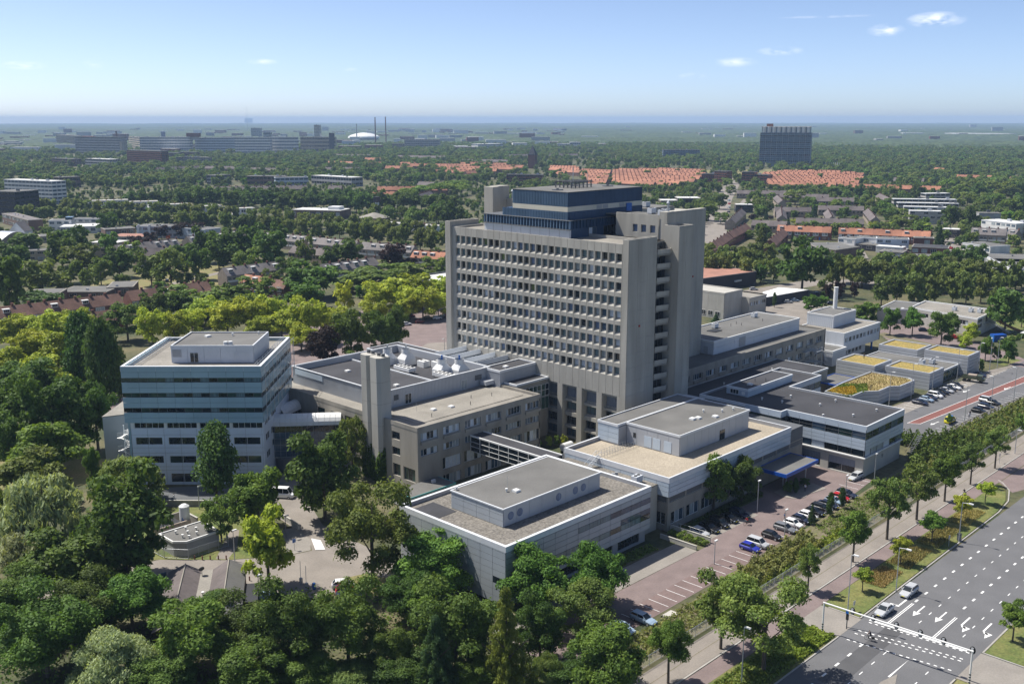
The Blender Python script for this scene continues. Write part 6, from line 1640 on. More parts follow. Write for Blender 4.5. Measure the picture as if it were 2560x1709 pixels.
# saw-tooth block at the left foot of the tower
SW=thing('sawtooth_roof_block','flat roofed block with four long white sawtooth skylights at the foot of the tower','hospital wing',(182,195,0))
b=MB(); b.box(176.8,188.4,170.1,229.9,0,14.9); b.build('wall',['concrete_dark'],SW); flat_roof(SW,rect(176.7,188.5,170,230),15.3,.25,'roof_dark',pt=.3)
for vr in (200.6,195,189.4,184.6):
    b=MB(); A=[(176.9,vr,18.9),(188.5,vr,18.9)]
    b.quad(A[0],A[1],(188.5,vr+3.6,15.5),(176.9,vr+3.6,15.5)); b.tri((176.9,vr,15.3),A[0],(176.9,vr+3.6,15.4)); b.tri((188.5,vr,15.3),(188.5,vr+3.6,15.4),A[1])
    b.box(176.9,188.5,vr-.1,vr,17.6,18.95); b.build('sawtooth_roof',['metal_white'],SW)
    for k in range(8): put('pane',pane_mesh(1.36,1.9,'glass_blue'),SW,(176.95+1.45*k,vr-.05,15.6),0)
b=MB(); ribbed(b,(175.4,180.4),(175.4,174.6),14.2,18.6,.45,.07); ribbed(b,(175.4,174.6),(188.5,174.6),14.2,18.6,.45,.07); b.box(175.5,188.4,174.7,180.3,14.2,17.9); b.build('plant_box',['metal_pale'],SW); flat_roof(SW,rect(175.3,188.5,174.5,180.5),18.3,.3,'roof_dark',pt=.3); roof_bits(SW,[(180,177)],18.3,'hatch')
for k in range(4): add_window(SW,(176.6+3*k,169.9),(1,0),2.9,3.2,10.8,2,'white',('glass_green','glass_dark'),depth=-.06,rail=1.6); add_window(SW,(176.6+3*k,169.9),(1,0),2.9,3.2,7.4,2,'steel',('glass_green','glass_dark'),depth=-.06)
# ------------------------------------------------------------------ left glass office block (turned 45 degrees)
ang=R(-45.5); OX,OY=95.6,212.0
dd=(math.cos(ang),math.sin(ang)); en=(-dd[1],dd[0])
def lp(s,t): return (OX+dd[0]*s+en[0]*t,OY+dd[1]*s+en[1]*t)
LW,LD=30.6,30.6
Gl=thing('glass_office_block','seven storey office block with teal glass bands above a white panelled base','office',(*lp(15,15),0))
F0,F1,F2,F3=lp(0,0),lp(LW,0),lp(LW,LD),lp(0,LD)
f0,f1,f2=lp(1.0,.5),lp(LW-.3,.5),lp(LW-.3,LD-1)
b=MB(); b.prism([lp(1.3,.9),lp(LW-.7,.9),lp(LW-.7,LD-.4),lp(1.3,LD-.4)],0,26.4); b.build('core',['steel_dark'],Gl)
bandz=[(14.5,16.9),(17.95,20.35),(21.35,23.75),(24.75,27.3)]
for z0,z1 in bandz:
    panel_grid(Gl,F0,F1,z0,z1,8,2,'clad_teal',gap=.05); panel_grid(Gl,F1,F2,z0,z1,8,2,'clad_teal',gap=.05)
for (z0,z1) in ((16.92,17.93),(20.37,21.33),(23.77,24.73)):
    for A_,D_ in ((F0,dd),(F1,en)):
        for i in range(16):
            w=LW/16; add_window(Gl,(A_[0]+D_[0]*w*i,A_[1]+D_[1]*w*i),D_,w,z1-z0,z0,1,'steel_dark',('glass_dark','glass_green','glass_green','curtain_teal'),depth=.12,fw=.04)
# sloping glass skin on the right face
sk=MB()
for k in range(9): s=k*LD/8; p=lp(LW+.9,s); sk.box(p[0]-.04,p[0]+.04,p[1]-.04,p[1]+.04,14.6+s*.09,27.3)
for z in (18,21,24,27.2): p,q=lp(LW+.9,0),lp(LW+.9,LD); sk.tube((*p,z),(*q,z),.05,5)
for k in range(9):
    p,q=lp(LW+.9,k*3.6),lp(LW+.9,min(LD,k*3.6+8)); sk.tube((*p,27.2),(*q,14.8+.09*min(LD,k*3.6+8)),.035,5)
sk.build('glass_skin_frame',['steel'],Gl)
facade(Gl,f0,f1,13.0,14.45,[(.8+7.25*k,7.4+7.25*k,13.1,14.4) for k in range(4)],'white',depth=.25,win=dict(bays=5,frame='white',glass=('glass_dark',)))
opw=[]
for k in range(4):
    s=.9+7.25*k
    for z0,z1 in ((9.3,11.0),(5.0,6.7),(.5,2.6)): opw.append((s,s+5.9,z0,z1))
facade(Gl,f0,f1,0,13.0,opw,'clad_low',depth=.2,win=dict(bays=2,frame='white',glass=('glass_dark','glass_dark','glass_green')))
panel_joint=MB()
for z in (3.4,4.2,7.4,8.6,11.6): A_,B_=lp(1,.46),lp(LW-.3,.46); panel_joint.prism([A_,B_,lp(LW-.3,.5),lp(1,.5)],z,z+.05)
for s in np.arange(1,LW,3.62): panel_joint.prism([lp(s,.46),lp(s+.05,.46),lp(s+.05,.5),lp(s,.5)],0,13)
panel_joint.build('panel_joints',['metal_grey'],Gl)
facade(Gl,f1,f2,0,14.45,[(2,7,13,14.3),(8.5,13.5,13,14.3),(2.2,6,9.2,11),(7.5,10.5,9.2,11),(2.4,6,5,6.8),(8,9.8,6.2,7.8),(2.4,4.6,1.2,3.2)],'clad_low',depth=.2,win=dict(bay=1.6,frame='white',glass=('glass_dark',)))
b=MB(); q0,q1,q2,q3=lp(1,LD-.6),lp(LW-.3,LD-.6),lp(LW-.3,LD-.1),lp(1,LD-.1); b.prism([q0,q1,q2,q3],0,27.2); q=[lp(.4,.6),lp(.9,.6),lp(.9,LD),lp(.4,LD)]; b.prism(q,0,27.2); b.build('rear_wall',['clad_teal'],Gl)
flat_roof(Gl,[F0,F1,F2,F3],26.5,.85,'roof_conc',pt=.6)
PB=[lp(9.2,6.3),lp(27.6,6.3),lp(27.6,21.5),lp(9.2,21.5)]
b=MB(); b.prism([lp(9.4,6.5),lp(27.4,6.5),lp(27.4,21.4),lp(9.4,21.4)],26.4,29.9); b.build('rooftop_box',['metal_white'],Gl)
panel_grid(Gl,PB[0],PB[1],26.6,30.5,5,1,'metal_white',gap=.05); panel_grid(Gl,PB[1],PB[2],26.6,30.5,4,1,'metal_white',gap=.05)
flat_roof(Gl,PB,30.3,.3,'roof_grey',pt=.25)
add_window(Gl,lp(13.4,6.2),dd,1.9,2.3,26.7,2,'white',('glass_dark',),depth=0)
b=MB(); ribbed(b,lp(23,6.2),lp(26.4,6.2),26.7,29.2,.3,.04); b.build('roller_door',['metal_white'],Gl); b=MB(); ribbed(b,lp(9.5,6.2),lp(11.5,6.2),28,29.7,.25,.04); b.build('grille',['metal_grey'],Gl)
for s,t in ((21,8.2),(22,8.4)): p=lp(s,t); b=MB(); b.cyl(*p,30.3,31.1,.5,10); b.build('roof_fan',['white'],Gl)
for s,t in ((20,18),(25.6,20)): p=lp(s,t); roof_bits(Gl,[p],30.3,'vent')
p=lp(14.5,17); roof_bits(Gl,[p],30.3,'hatch')
ra=MB()
for (a,b_) in (((1.6,1.4),(1.6,29)),((2.4,1.4),(2.4,29)),((28.9,1.4),(28.9,29)),((29.6,1.4),(29.6,29))):
    for z in (26.9,27.5): ra.tube((*lp(*a),z),(*lp(*b_),z),.05,5)
for k in range(12):
    for s in (1.6,29.6): p=lp(s,1.4+2.5*k); ra.cyl(*p,26.5,28.1,.05,5)
ra.build('roof_rail',['steel'],Gl)
SA=thing('grey_stair_annex','windowless grey annex beside the glass block','building',(*lp(-4.5,10),0))
b=MB(); b.prism([lp(-6.5,4),lp(-.2,7),lp(-.2,18),lp(-6.5,18)],0,14.6); b.build('wall',['metal_grey'],SA); b=MB(); b.prism([lp(-6.6,3.9),lp(-.1,6.9),lp(-.1,18.1),lp(-6.6,18.1)],14.6,14.8); b.build('roof',['roof_conc'],SA)
SP=thing('spiral_stair','white spiral fire stair at the left corner of the glass block','stair',(*lp(-1.4,2.6),0))
px,py=lp(-1.4,2.6); b=MB(); b.cyl(px,py,0,13.2,.12,8); b.build('pole',['white'],SP)
b=MB()
for k in range(60):
    a=R(k*24); z=.2+.2*k; a2=a+R(22); b.tri((px,py,z),(px+1.5*math.cos(a),py+1.5*math.sin(a),z),(px+1.5*math.cos(a2),py+1.5*math.sin(a2),z))
b.build('tread',['white'],SP,kind=None)
b=MB()
for k in range(60):
    a=R(k*24); z=1.2+.2*k; a2=a+R(24)
    for dz in (0,-.4): b.tube((px+1.5*math.cos(a),py+1.5*math.sin(a),z+dz),(px+1.5*math.cos(a2),py+1.5*math.sin(a2),z+.2+dz),.03,4)
b.build('railing',['white'],SP)
def half_tube(nm,lab,p,q,r,zc,base):
    t=thing(nm,lab,'footbridge',((p[0]+q[0])/2,(p[1]+q[1])/2,0)); L=math.hypot(q[0]-p[0],q[1]-p[1]); d=((q[0]-p[0])/L,(q[1]-p[1])/L); n=(d[1],-d[0])
    nseg=max(3,round(L/1.25))
    for i in range(nseg):
        b=MB(); s0,s1=L*i/nseg+.02,L*(i+1)/nseg-.02; pr=None
        for k in range(9):
            a=math.pi*k/8; off=r*math.cos(a); z=zc+r*math.sin(a); A=[(p[0]+d[0]*s+n[0]*off,p[1]+d[1]*s+n[1]*off,z) for s in (s0,s1)]
            if pr: b.quad(pr[0],pr[1],A[1],A[0])
            pr=A
        b.build('roof_segment',['white'],t)
    for side in (1,-1):
        for i in range(nseg):
            A=(p[0]+n[0]*r*side*.95,p[1]+n[1]*r*side*.95); z=zc; rows=max(1,round((zc-base)/1.5)); h=(zc-base)/rows
            for k in range(rows):
                s=L*i/nseg if side>0 else L*(i+1)/nseg; D=d if side>0 else (-d[0],-d[1])
                put('pane',pane_mesh(L/nseg-.07,h-.07,'glass_blue' if (k<rows-1) else 'glass_dark'),t,(A[0]+d[0]*s,A[1]+d[1]*s,base+h*k),math.atan2(D[1],D[0]))
    b=MB(); b.prism([(p[0]+n[0]*r*.9,p[1]+n[1]*r*.9),(q[0]+n[0]*r*.9,q[1]+n[1]*r*.9),(q[0]-n[0]*r*.9,q[1]-n[1]*r*.9),(p[0]-n[0]*r*.9,p[1]-n[1]*r*.9)],base-.3,zc); b.build('inner_frame',['steel'],t); return t
half_tube('tube_bridge','white half round tube roof over a blue glazed link to the chimney',(123.5,200.5),(137.2,189.0),2.3,10.6,3.2)
half_tube('tube_bridge','short white half round tube roof behind the long one',(129.5,204.3),(137.2,207.4),2.0,10.6,8.4)
b=MB(); b.box(124.5,129,194.6,198,0,3.0); o=b.build('loading_porch',['steel_dark']); tag(o,'dark loading porch under the blue glazed link','porch')
# ------------------------------------------------------------------ terraced houses (one thing per house)
HM={}
def house_mesh(w,dep,zr,ze,roof,wall):
    k=(round(w,1),dep,zr,roof,wall)
    if k in HM: return HM[k]
    h=dep/2; b=MB(); b.box(.02,w-.02,-h+.25,h-.25,0,ze-.05); i=len(b.v)
    for x in (.02,w-.02): b.v += [(x,-h+.25,ze-.05),(x,h-.25,ze-.05),(x,0,zr-.22)]
    b.f += [(i,i+2,i+1),(i+3,i+4,i+5)]; b.m += [0,0]
    wm=b.mesh('wall',[wall])
    b=MB(); t=.16
    for sg in (-1,1):
        a=[(0,sg*h,ze-.12),(w,sg*h,ze-.12),(w,0,zr),(0,0,zr)]
        if sg>0: a=a[::-1]
        b.quad(*a); c=[(p[0],p[1],p[2]-t) for p in a]; b.quad(*c[::-1]); b.quad(c[0],c[1],a[1],a[0]); b.quad(c[2],c[3],a[3],a[2]); b.quad(c[1],c[2],a[2],a[1]); b.quad(c[3],c[0],a[0],a[3])
    rm=b.mesh('roof',[roof])
    b=MB(); b.box(-.45,.45,-.35,.35,zr-.5,zr+.75); b.box(-.52,.52,-.42,.42,zr+.75,zr+.85); cm=b.mesh('chimney',['brick'])
    HM[k]=(wm,rm,cm); return HM[k]
def dormer_mesh(dep,zr,ze):
    k=('d',dep,zr)
    if k not in HM:
        h=dep/2; y0=-h*.62; zb=ze+(zr-ze)*.38; b=MB(); b.prism([(-1.2,y0),(1.2,y0),(1.2,-h*.16),(-1.2,-h*.16)],zb-.2,zb+1.35); b.prism([(-1.35,y0-.15),(1.35,y0-.15),(1.35,-h*.1),(-1.35,-h*.1)],zb+1.35,zb+1.47); dm=b.mesh('dormer',['white'])
        HM[k]=(dm,y0,zb)
    return HM[k]
HW={1:'brick',2:'brick_pale',0:'brick_pale'}
def terrace(r,idx):
    u,v,L,a,zr,dep,roof,style,grp=r; grp=G_(grp)
    n=max(1,round(L/6.0)); w=L/n; ze=zr*.60
    wm,rm,cm=house_mesh(w,dep,zr,ze,roof,'brick' if roof=='tile_brown' else HW[style])
    # make the front (local -y) face the camera
    d=(math.cos(a),math.sin(a)); mid=(u+d[0]*L/2,v+d[1]*L/2)
    if (d[1]*-mid[0]+-d[0]*-mid[1])<0:  # right-hand normal should point to the camera
        u,v=u+d[0]*L,v+d[1]*L; a+=math.pi; d=(-d[0],-d[1])
    rr=random.Random(idx*13+1)
    for i in range(n):
        lab=grp.replace('houses','house',1)
        t=thing('terraced_house',lab,'house',(u+d[0]*w*i,v+d[1]*w*i,0),a,grp)
        put('wall',wm,t,(0,0,0),0,world=False); ro=put('roof',rm,t,(0,0,0),0,world=False)
        if style!=0 or i%2==0: put('chimney',cm,ro,(w-.02,0,0),0,world=False)
        h=dep/2
        if style==1:
            put('front_panel',pm2(w*.62,2.5,'white'),t,(.25,-h+.2,2.9),0,world=False)
            for x,ww in ((.5,1.5),(2.3,1.3)): o=put('window',window_mesh(ww,1.3,2,'white',None),t,(x,-h+.16,3.6),0,world=False); put('pane',pane_mesh(ww-.02,1.28,'glass_dark'),o,(.01,.01,.01),0,world=False)
            put('window',window_mesh(2.2,1.4,3,'white',None),t,(.6,-h+.2,.8),0,world=False)
            o=put('door',pm2(.9,2.1,('blue_door','white','steel_dark')[rr.randrange(3)]),t,(w-1.6,-h+.21,.1),0,world=False)
        elif style==2:
            for x in (.5,3.0):
                o=put('window',window_mesh(1.9,1.5,3,'white',None),t,(x,-h+.2,3.1),0,world=False); put('pane',pane_mesh(1.88,1.48,'glass_dark' if rr.random()<.6 else 'curtain_pale'),o,(.01,.01,.01),0,world=False)
            put('front_panel',pm2(w-.7,.9,'white'),t,(.35,-h+.21,2.1),0,world=False)
        else:
            for x in (.8,3.4): put('window',pm2(1.5,1.3,'glass_dark'),t,(x,-h+.2,2.9),0,world=False)
        if (style==2 and rr.random()<.85) or (style==1 and rr.random()<.45):
            dm,y0,zb=dormer_mesh(dep,zr,ze); o=put('dormer',dm,t,(w*.5,0,0),0,world=False)
            q=put('window',window_mesh(2.1,1.05,3,'white',None),o,(-1.05,y0-.06,zb+.15),0,world=False)
            if True: put('pane',pane_mesh(2.08,1.03,'glass_dark'),o,(-1.04,y0-.02,zb+.16),0,world=False)
def pm2(w,h,m):
    k=('b',round(w,2),round(h,2),m)
    if k not in WM: b=MB(); b.box(0,w,-.03,.04,0,h); WM[k]=b.mesh('panel',[m])
    return WM[k]
for i_,r_ in enumerate(ROWS): terrace(r_,i_)
# far rows: one mesh thing per terrace, with its chimneys as a part
for i_,(u,v,L,a,c) in enumerate(FAR):
    d=(math.cos(a),math.sin(a)); dist=math.hypot(u,v); zr,dep=(9,9) if c!='flat' else (7,9)
    lab={'tile_red':'far terrace with a bright red tiled roof','tile_dark':'far terrace with a dull brown roof','tile_white':'far terrace with a gleaming white front','flat':'flat roofed gallery flats with many chimney stacks'}[c]
    grp={'tile_red':'red roofed terraces in the far housing quarter','tile_dark':'brown roofed terraces among the far trees','tile_white':'gleaming white fronted terraces','flat':'flat roofed gallery flats behind the avenue'}[c]
    t=thing('terrace_block',lab,'terrace',(u,v,0),a,grp)
    b=MB(); h=dep/2
    if c=='flat':
        b.box(0,L,-h,h,0,zr-.3); w=b.build('wall',['w_white'],t,world=False); b=MB(); b.box(-.2,L+.2,-h-.3,h+.3,zr-.3,zr); b.build('roof',['flat'],t,world=False)
        b=MB()
        for k in range(int(L/5)): b.box(k*5+1,k*5+2.6,-h-.04,-h+.02,3.6,5.6); b.box(k*5+3,k*5+4.4,-h-.04,-h+.02,3.6,5.6)
        for k in range(int(L/5)): b.box(k*5+1,k*5+2.6,h-.02,h+.04,3.6,5.6)
        b.build('window_row',['glass_dark'],t,world=False,kind='stuff'); 
    else:
        ze=5.2; b.box(.1,L-.1,-h+.3,h-.3,0,ze); j=len(b.v)
        for x in (.1,L-.1): b.v += [(x,-h+.3,ze),(x,h-.3,ze),(x,0,zr-.2)]
        b.f += [(j,j+2,j+1),(j+3,j+4,j+5)]; b.m += [0,0]; b.build('wall',['w_white' if c=='tile_white' else 'w_brown'],t,world=False)
        b=MB(); b.quad((0,-h,ze-.2),(L,-h,ze-.2),(L,0,zr),(0,0,zr)); b.quad((0,0,zr),(L,0,zr),(L,h,ze-.2),(0,h,ze-.2)); b.build('roof',[c if c!='tile_white' else 'tile_red'],t,world=False)
        if c=='tile_white': b=MB(); b.box(0,L,-h-.4,-h-.1,1,ze+1.5); b.box(0,L,h+.1,h+.4,1,ze+1.5); b.build('front_panel',['tile_white'],t,world=False)
    b=MB()
    for k in range(max(1,int(L/6.5))): x=k*6.5+3; b.box(x-.5,x+.5,-.4,.4,zr-.6,zr+1.0)
    b.build('chimney_row',['brick'],t,world=False,kind='stuff')
# ------------------------------------------------------------------ flat roofed blocks of the town
def block(r):
    u,v,L,a,z,dep,wall,roof,fl,nm,lab,cat=r
    d=(math.cos(a),math.sin(a)); mid=(u+d[0]*L/2,v+d[1]*L/2)
    if (d[1]*-mid[0]+-d[0]*-mid[1])<0: u,v=u+d[0]*L,v+d[1]*L; a+=math.pi
    t=thing(nm,lab,cat,(u,v,0),a)
    b=MB(); b.box(0,L,0,dep,0,z-.4); b.build('wall',[wall],t,world=False)
    dist=math.hypot(u,v)
    b=MB(); b.box(-.15,L+.15,-.15,dep+.15,z-.4,z); b.build('parapet',['coping' if wall in('w_white','w_blue','w_conc') else 'concrete_dark'],t,world=False)
    b=MB(); b.box(.4,L-.4,.4,dep-.4,z,z+.04); b.build('roof',[roof],t,world=False)
    fh=z/fl
    if nm in ('boiler_house','greenhouse'): return t
    gl='glass_blue' if wall in ('w_blue','w_white') else 'glass_dark'
    for f in range(fl):
        z0=f*fh+fh*.32; z1=f*fh+fh*.78
        if z>20 or dist>900:   # far: one band of windows per floor, mullions as geometry
            b=MB(); n=max(2,int(L/(4 if z>25 else 5))); 
            for k in range(n): s=L*k/n; b.box(s+.35,s+L/n-.35,-.06,.02,z0,z1)
            m=max(1,int(dep/5))
            for k in range(m): s=dep*k/m; b.box(-.06,.02,s+.4,s+dep/m-.4,z0,z1); b.box(L-.02,L+.06,s+.4,s+dep/m-.4,z0,z1)
            b.build('window_band',[gl],t,world=False,kind='stuff')
        else:
            n=max(1,int(L/4.2))
            for k in range(n):
                s=L*k/n+.5; w=L/n-1.0
                if RNG.random()<.12: continue
                o=put('window',window_mesh(min(w,3.2),z1-z0,3 if w>2 else 2,'white',None),t,(s,-.05,z0),0,world=False)
                put('pane',pane_mesh(min(w,3.2)-.02,z1-z0-.02,gl if RNG.random()<.7 else 'curtain_pale'),o,(.01,-.01,.01),0,world=False)
    rr=random.Random(int(u*3+v))
    for k in range(min(4,max(1,int(L/14)))):
        x=rr.uniform(2,max(2.1,L-3)); y=rr.uniform(1.5,max(1.6,dep-2)); s=.7 if z<10 else 1.6; b=MB(); b.box(x,x+s*1.6,y,y+s,z+.04,z+.04+s); b.build('roof_box',['metal_pale' if rr.random()<.6 else 'steel_dark'],t,world=False)
    return t
BL={}
for r_ in BOXES: BL[r_[10]]=block(r_)
def extra(lab,f): 
    t=BL[lab]; f(t)
def ex(lab,parts):
    t=BL[lab]
    for nm,m,q in parts: b=MB(); b.box(*q); b.build(nm,[m],t,world=False)
def Lx(lab): return [r for r in BOXES if r[10]==lab][0][2]
ex('grey seven storey factory with an orange roof box',[('roof_box','paint_orange',(20,52,6,16,34,41)),('roof_box','steel_dark',(60,120,8,18,34,38)),('stair_tower','concrete_dark',(Lx('grey seven storey factory with an orange roof box')+1,Lx('grey seven storey factory with an orange roof box')+8,0,14,0,30))])
ex('white framed factory with a red sign box on top',[('sign_box','w_redbrown',(112,144,6,16,38,47)),('roof_box','w_grey',(116,140,8,14,32,38)),('clock_tower','w_bluegrey',(42,50,30,38,0,50))])
ex('flat roofed school with a white roof dome beside the avenue',[('roof_dome','white',(30,40,6,16,7,9.5))])
ex('beige banded factory with a dark stair tower',[('stair_tower','w_dark',(Lx('beige banded factory with a dark stair tower')*.83,Lx('beige banded factory with a dark stair tower')*.97,-2,8,0,46))])
ex('pale blue school with white fins and flat roof',[('fin','white',(1,2.2,-.8,.5,0,9.2)),('fin','white',(9,10.2,-.8,.5,0,9.2)),('fin','white',(18,19.2,-.8,.5,0,9.2)),('sign','paint_orange',(22,25,-3,-2.6,0,2))])
ex('white hall with four dark windows and a barrel skylight',[('skylight','glass_blue',(11,16,2,9,8,10))])
# ------------------------------------------------------------------ landmarks
def at(name,lab,cat,u,v,rot=0,group=None): return thing(name,lab,cat,(u,v,0),rot,group)
# glass tower block at the wood edge
t=at('glass_tower_block','wide dark glass tower block with a row of white roof fins at the wood edge','tower',1549,921,math.atan2(838.9-914.5,1579.1-1544.9))
b=MB(); b.box(0,83,0,20,8,57.5); b.box(14,60,2,18,0,8); b.build('wall',['w_glass'],t,world=False)
b=MB(); b.box(2,81,3,17,57.5,66.3); b.build('roof_storey',['w_glass'],t,world=False); b=MB(); b.box(1,82,1,19,66.5,67.6); b.build('roof',['roof_light'],t,world=False)
for x in range(10): b=MB(); b.prism([(3.5+8*x,-.4),(6+8*x,-.4),(8.5+8*x,2.6),(6+8*x,2.6)],57.6,66.5); b.build('roof_fin',['white'],t,world=False)
for x in (6,76): b=MB(); b.box(x-1.5,x+1.5,1,4,0,8); b.box(x-1.5,x+1.5,16,19,0,8); b.build('column',['w_dark'],t,world=False)
b=MB(); b.box(9,19,6,14,67.6,72); b.build('roof_box',['brick'],t,world=False)
for f in range(14):
    b=MB(); z=9+3.45*f
    for k in range(27): b.box(k*3.07+.2,k*3.07+2.9,-.1,.02,z+.5,z+2.6)
    b.build('window_band',['glass_blue' if f%3 else 'glass_dark'],t,world=False,kind='stuff')
b=MB()
for k in range(10): b.box(k*9.2-.15,k*9.2+.15,-.5,0,8,57.5)
b.build('mullion_fins',['metal_grey'],t,world=False,kind='stuff')
for lab,u,v,h in (('left one of two slim red brown factory chimneys',2095,2646,84),('right one of two slim red brown factory chimneys',2296,2842,86),('slim brown chimney beside the orange box factory',1119,2396,50.7),('thin pale grey mast on the horizon behind the tower',5036,4685,66),('grey chimney beside the white dome',2420,3170,60),('thin radio mast near the lone horizon tower',3600,5850,160)):
    mast='mast' in lab; t=at('radio_mast' if mast else 'factory_chimney',lab,'mast' if mast else 'chimney',u,v)
    b=MB(); b.cyl(0,0,0,h,2.4 if not mast else 1.2,12,r2=1.7 if not mast else .4); b.build('shaft',['steel' if mast else ('w_redbrown' if 'grey' not in lab else 'w_grey')],t,world=False)
    if not mast: b=MB(); b.cyl(0,0,h,h+1.6,2.0,12); b.build('crown_ring',['w_dark'],t,world=False)
t=at('event_dome','white saucer shaped dome between the boiler houses and the chimneys','dome',2500,3230)
b=MB(); n=32
for k in range(n):
    a0,a1=2*math.pi*k/n,2*math.pi*(k+1)/n; pr=None
    for r,z in ((62,8),(60,14),(48,20),(30,25),(10,28),(0,28.5)):
        c=[(r*math.cos(a0),r*math.sin(a0),z),(r*math.cos(a1),r*math.sin(a1),z)]
        if pr: b.quad(pr[0],pr[1],c[1],c[0]) if r else b.tri(pr[0],pr[1],c[0])
        pr=c
b.build('shell',['white'],t,world=False); b=MB(); b.cyl(0,0,0,8,56,24); b.build('base',['w_grey'],t,world=False)
t=at('church_tower','dark square brick church tower with a slate spire behind the red roofs','church',1251,1167,.4)
b=MB(); b.box(-6,6,-6,6,0,22); b.build('tower_wall',['w_redbrown'],t,world=False); b=MB(); b.box(-6.5,6.5,-6.5,6.5,22,22.8); i=len(b.v); b.v += [(-6,-6,22.8),(6,-6,22.8),(6,6,22.8),(-6,6,22.8),(0,0,38)]; b.f += [(i,i+1,i+4),(i+1,i+2,i+4),(i+2,i+3,i+4),(i+3,i,i+4)]; b.m += [0]*4; b.build('spire',['w_dark'],t,world=False)
for x in (-2.4,2.4): b=MB(); b.box(x-.9,x+.9,-6.15,-5.95,15,20); b.build('belfry_opening',['dark'],t,world=False)
t=at('church_campanile','open white bell tower of three columns with a dark slatted top','bell tower',519,656,.3)
for x in (-2,0,2): b=MB(); b.cyl(x,0,0,14.5,.55,8); b.build('column',['white'],t,world=False)
b=MB(); b.box(-2.9,2.9,-1.6,1.6,14.5,18.8); b.build('belfry',['w_dark'],t,world=False); 
for k in range(7): b=MB(); b.box(-2.9+.9*k,-2.6+.9*k,-1.7,-1.6,14.6,18.9); b.build('slat',['tile_brown'],t,world=False)
t=at('modern_church','low round modern church with a pale roof under the bell tower','church',500,636)
b=MB(); b.cyl(0,0,0,5,11,20); b.build('wall',['w_brown'],t,world=False); b=MB(); b.cyl(0,0,5,8.4,12,20,r2=1.5); b.build('roof',['roof_conc'],t,world=False)
t=at('slanted_roof_block','dark block with one big slanted roof in front of the long factory','building',1340,2333,math.atan2(218,65.6))
b=MB(); L_=228; b.prism([(0,0),(L_,0),(L_,30),(0,30)],0,[28,4,4,28]); b.build('wall',['w_dark'],t,world=False)
t=at('arched_hall','small hall with a shiny arched metal roof at the left edge','hall',254,712,.3)
b=MB(); pr=None
for k in range(11):
    x=-11+2.2*k; z=3+4.2*math.sin(math.pi*k/10)
    if pr: b.quad((pr[0],-6,pr[1]),(x,-6,z),(x,8,z),(pr[0],8,pr[1]))
    pr=(x,z)
b.build('arched_roof',['steel'],t,world=False); b=MB(); b.box(-11,11,-5.8,7.8,0,3); 
for k in range(10): x0,x1=-11+2.2*k,-8.8+2.2*k; b.quad((x0,-5.8,3),(x1,-5.8,3),(x1,-5.8,3+4.2*math.sin(math.pi*(k+1)/10)),(x0,-5.8,3+4.2*math.sin(math.pi*k/10)))
b.build('wall',['brick_pale'],t,world=False)
t=at('gable_house','steep gabled grey house behind the arched hall','house',262,722,.6); wm,rm,cm=house_mesh(9,12,12,6,'tile_grey','w_white'); put('wall',wm,t,(0,0,0),0,world=False); put('roof',rm,t,(0,0,0),0,world=False)
for k in range(8):
    t=at('white_flag',['first','second','third','fourth','fifth','sixth','seventh','eighth'][k]+' white banner from the left in the row before the wood','flag',1594+2.3*k,823.3-2.4*k); b=MB(); b.cyl(0,0,0,9,.15,6); b.build('pole',['white'],t,world=False); b=MB(); b.box(0,1.7,-.06,.06,3.5,9); b.build('cloth',['white'],t,world=False)
sheet('straight_street',[(392,270),(400,258),(520,330),(769,484),(903,566),(1107,684),(1400,872),(1392,884),(1098,700),(893,580),(757,500),(510,345)],.02,'pave_tan'); sheet('grey_yard_pavement',[(800,468),(850,482),(930,550),(915,560),(840,520)],.03,'pave_tan')
sheet('workshop_yard_pavement',[(560,270),(572,264),(625,294),(614,308)],.03,'pave_tan'); sheet('lane_pavement',[(640,232),(720,262),(716,276),(636,250)],.03,'pave_tan')
# ------------------------------------------------------------------ parking garage with diamond facade
t=at('parking_garage','parking garage with pale top deck and a facade of grey concrete pyramids','parking garage',315,345)
b=MB(); b.box(303.6,345,318,363.4,0,7.4); b.build('deck_structure',['concrete_dark'],t); b=MB(); b.prism(rect(304,344.6,318.4,363),7.4,7.5); b.build('top_deck',['roof_light'],t)
b=MB(); b.box(303.2,303.6,317.6,363.8,7.4,8.2); b.box(303.6,345,363.4,363.8,7.4,8.2); b.box(303.6,345,317.6,318,7.4,8.2); b.build('parapet',['steel_dark'],t)
q=MB(); w=2.3; h=1.85
q.tri((0,0,0),(w,0,0),(w/2,-.75,h/2)); q.tri((w,0,0),(w,0,h),(w/2,-.75,h/2)); q.tri((w,0,h),(0,0,h),(w/2,-.75,h/2)); q.tri((0,0,h),(0,0,0),(w/2,-.75,h/2)); qm=q.mesh('pyramid_panel',['concrete_dark'])
for i in range(20):
    for k in range(4): put('pyramid_panel',qm,t,(303.55,363.4-w*i,.05+h*k),-math.pi/2)
for i in range(18):
    for k in range(4): put('pyramid_panel',qm,t,(303.6+w*i,317.95,.05+h*k),0)
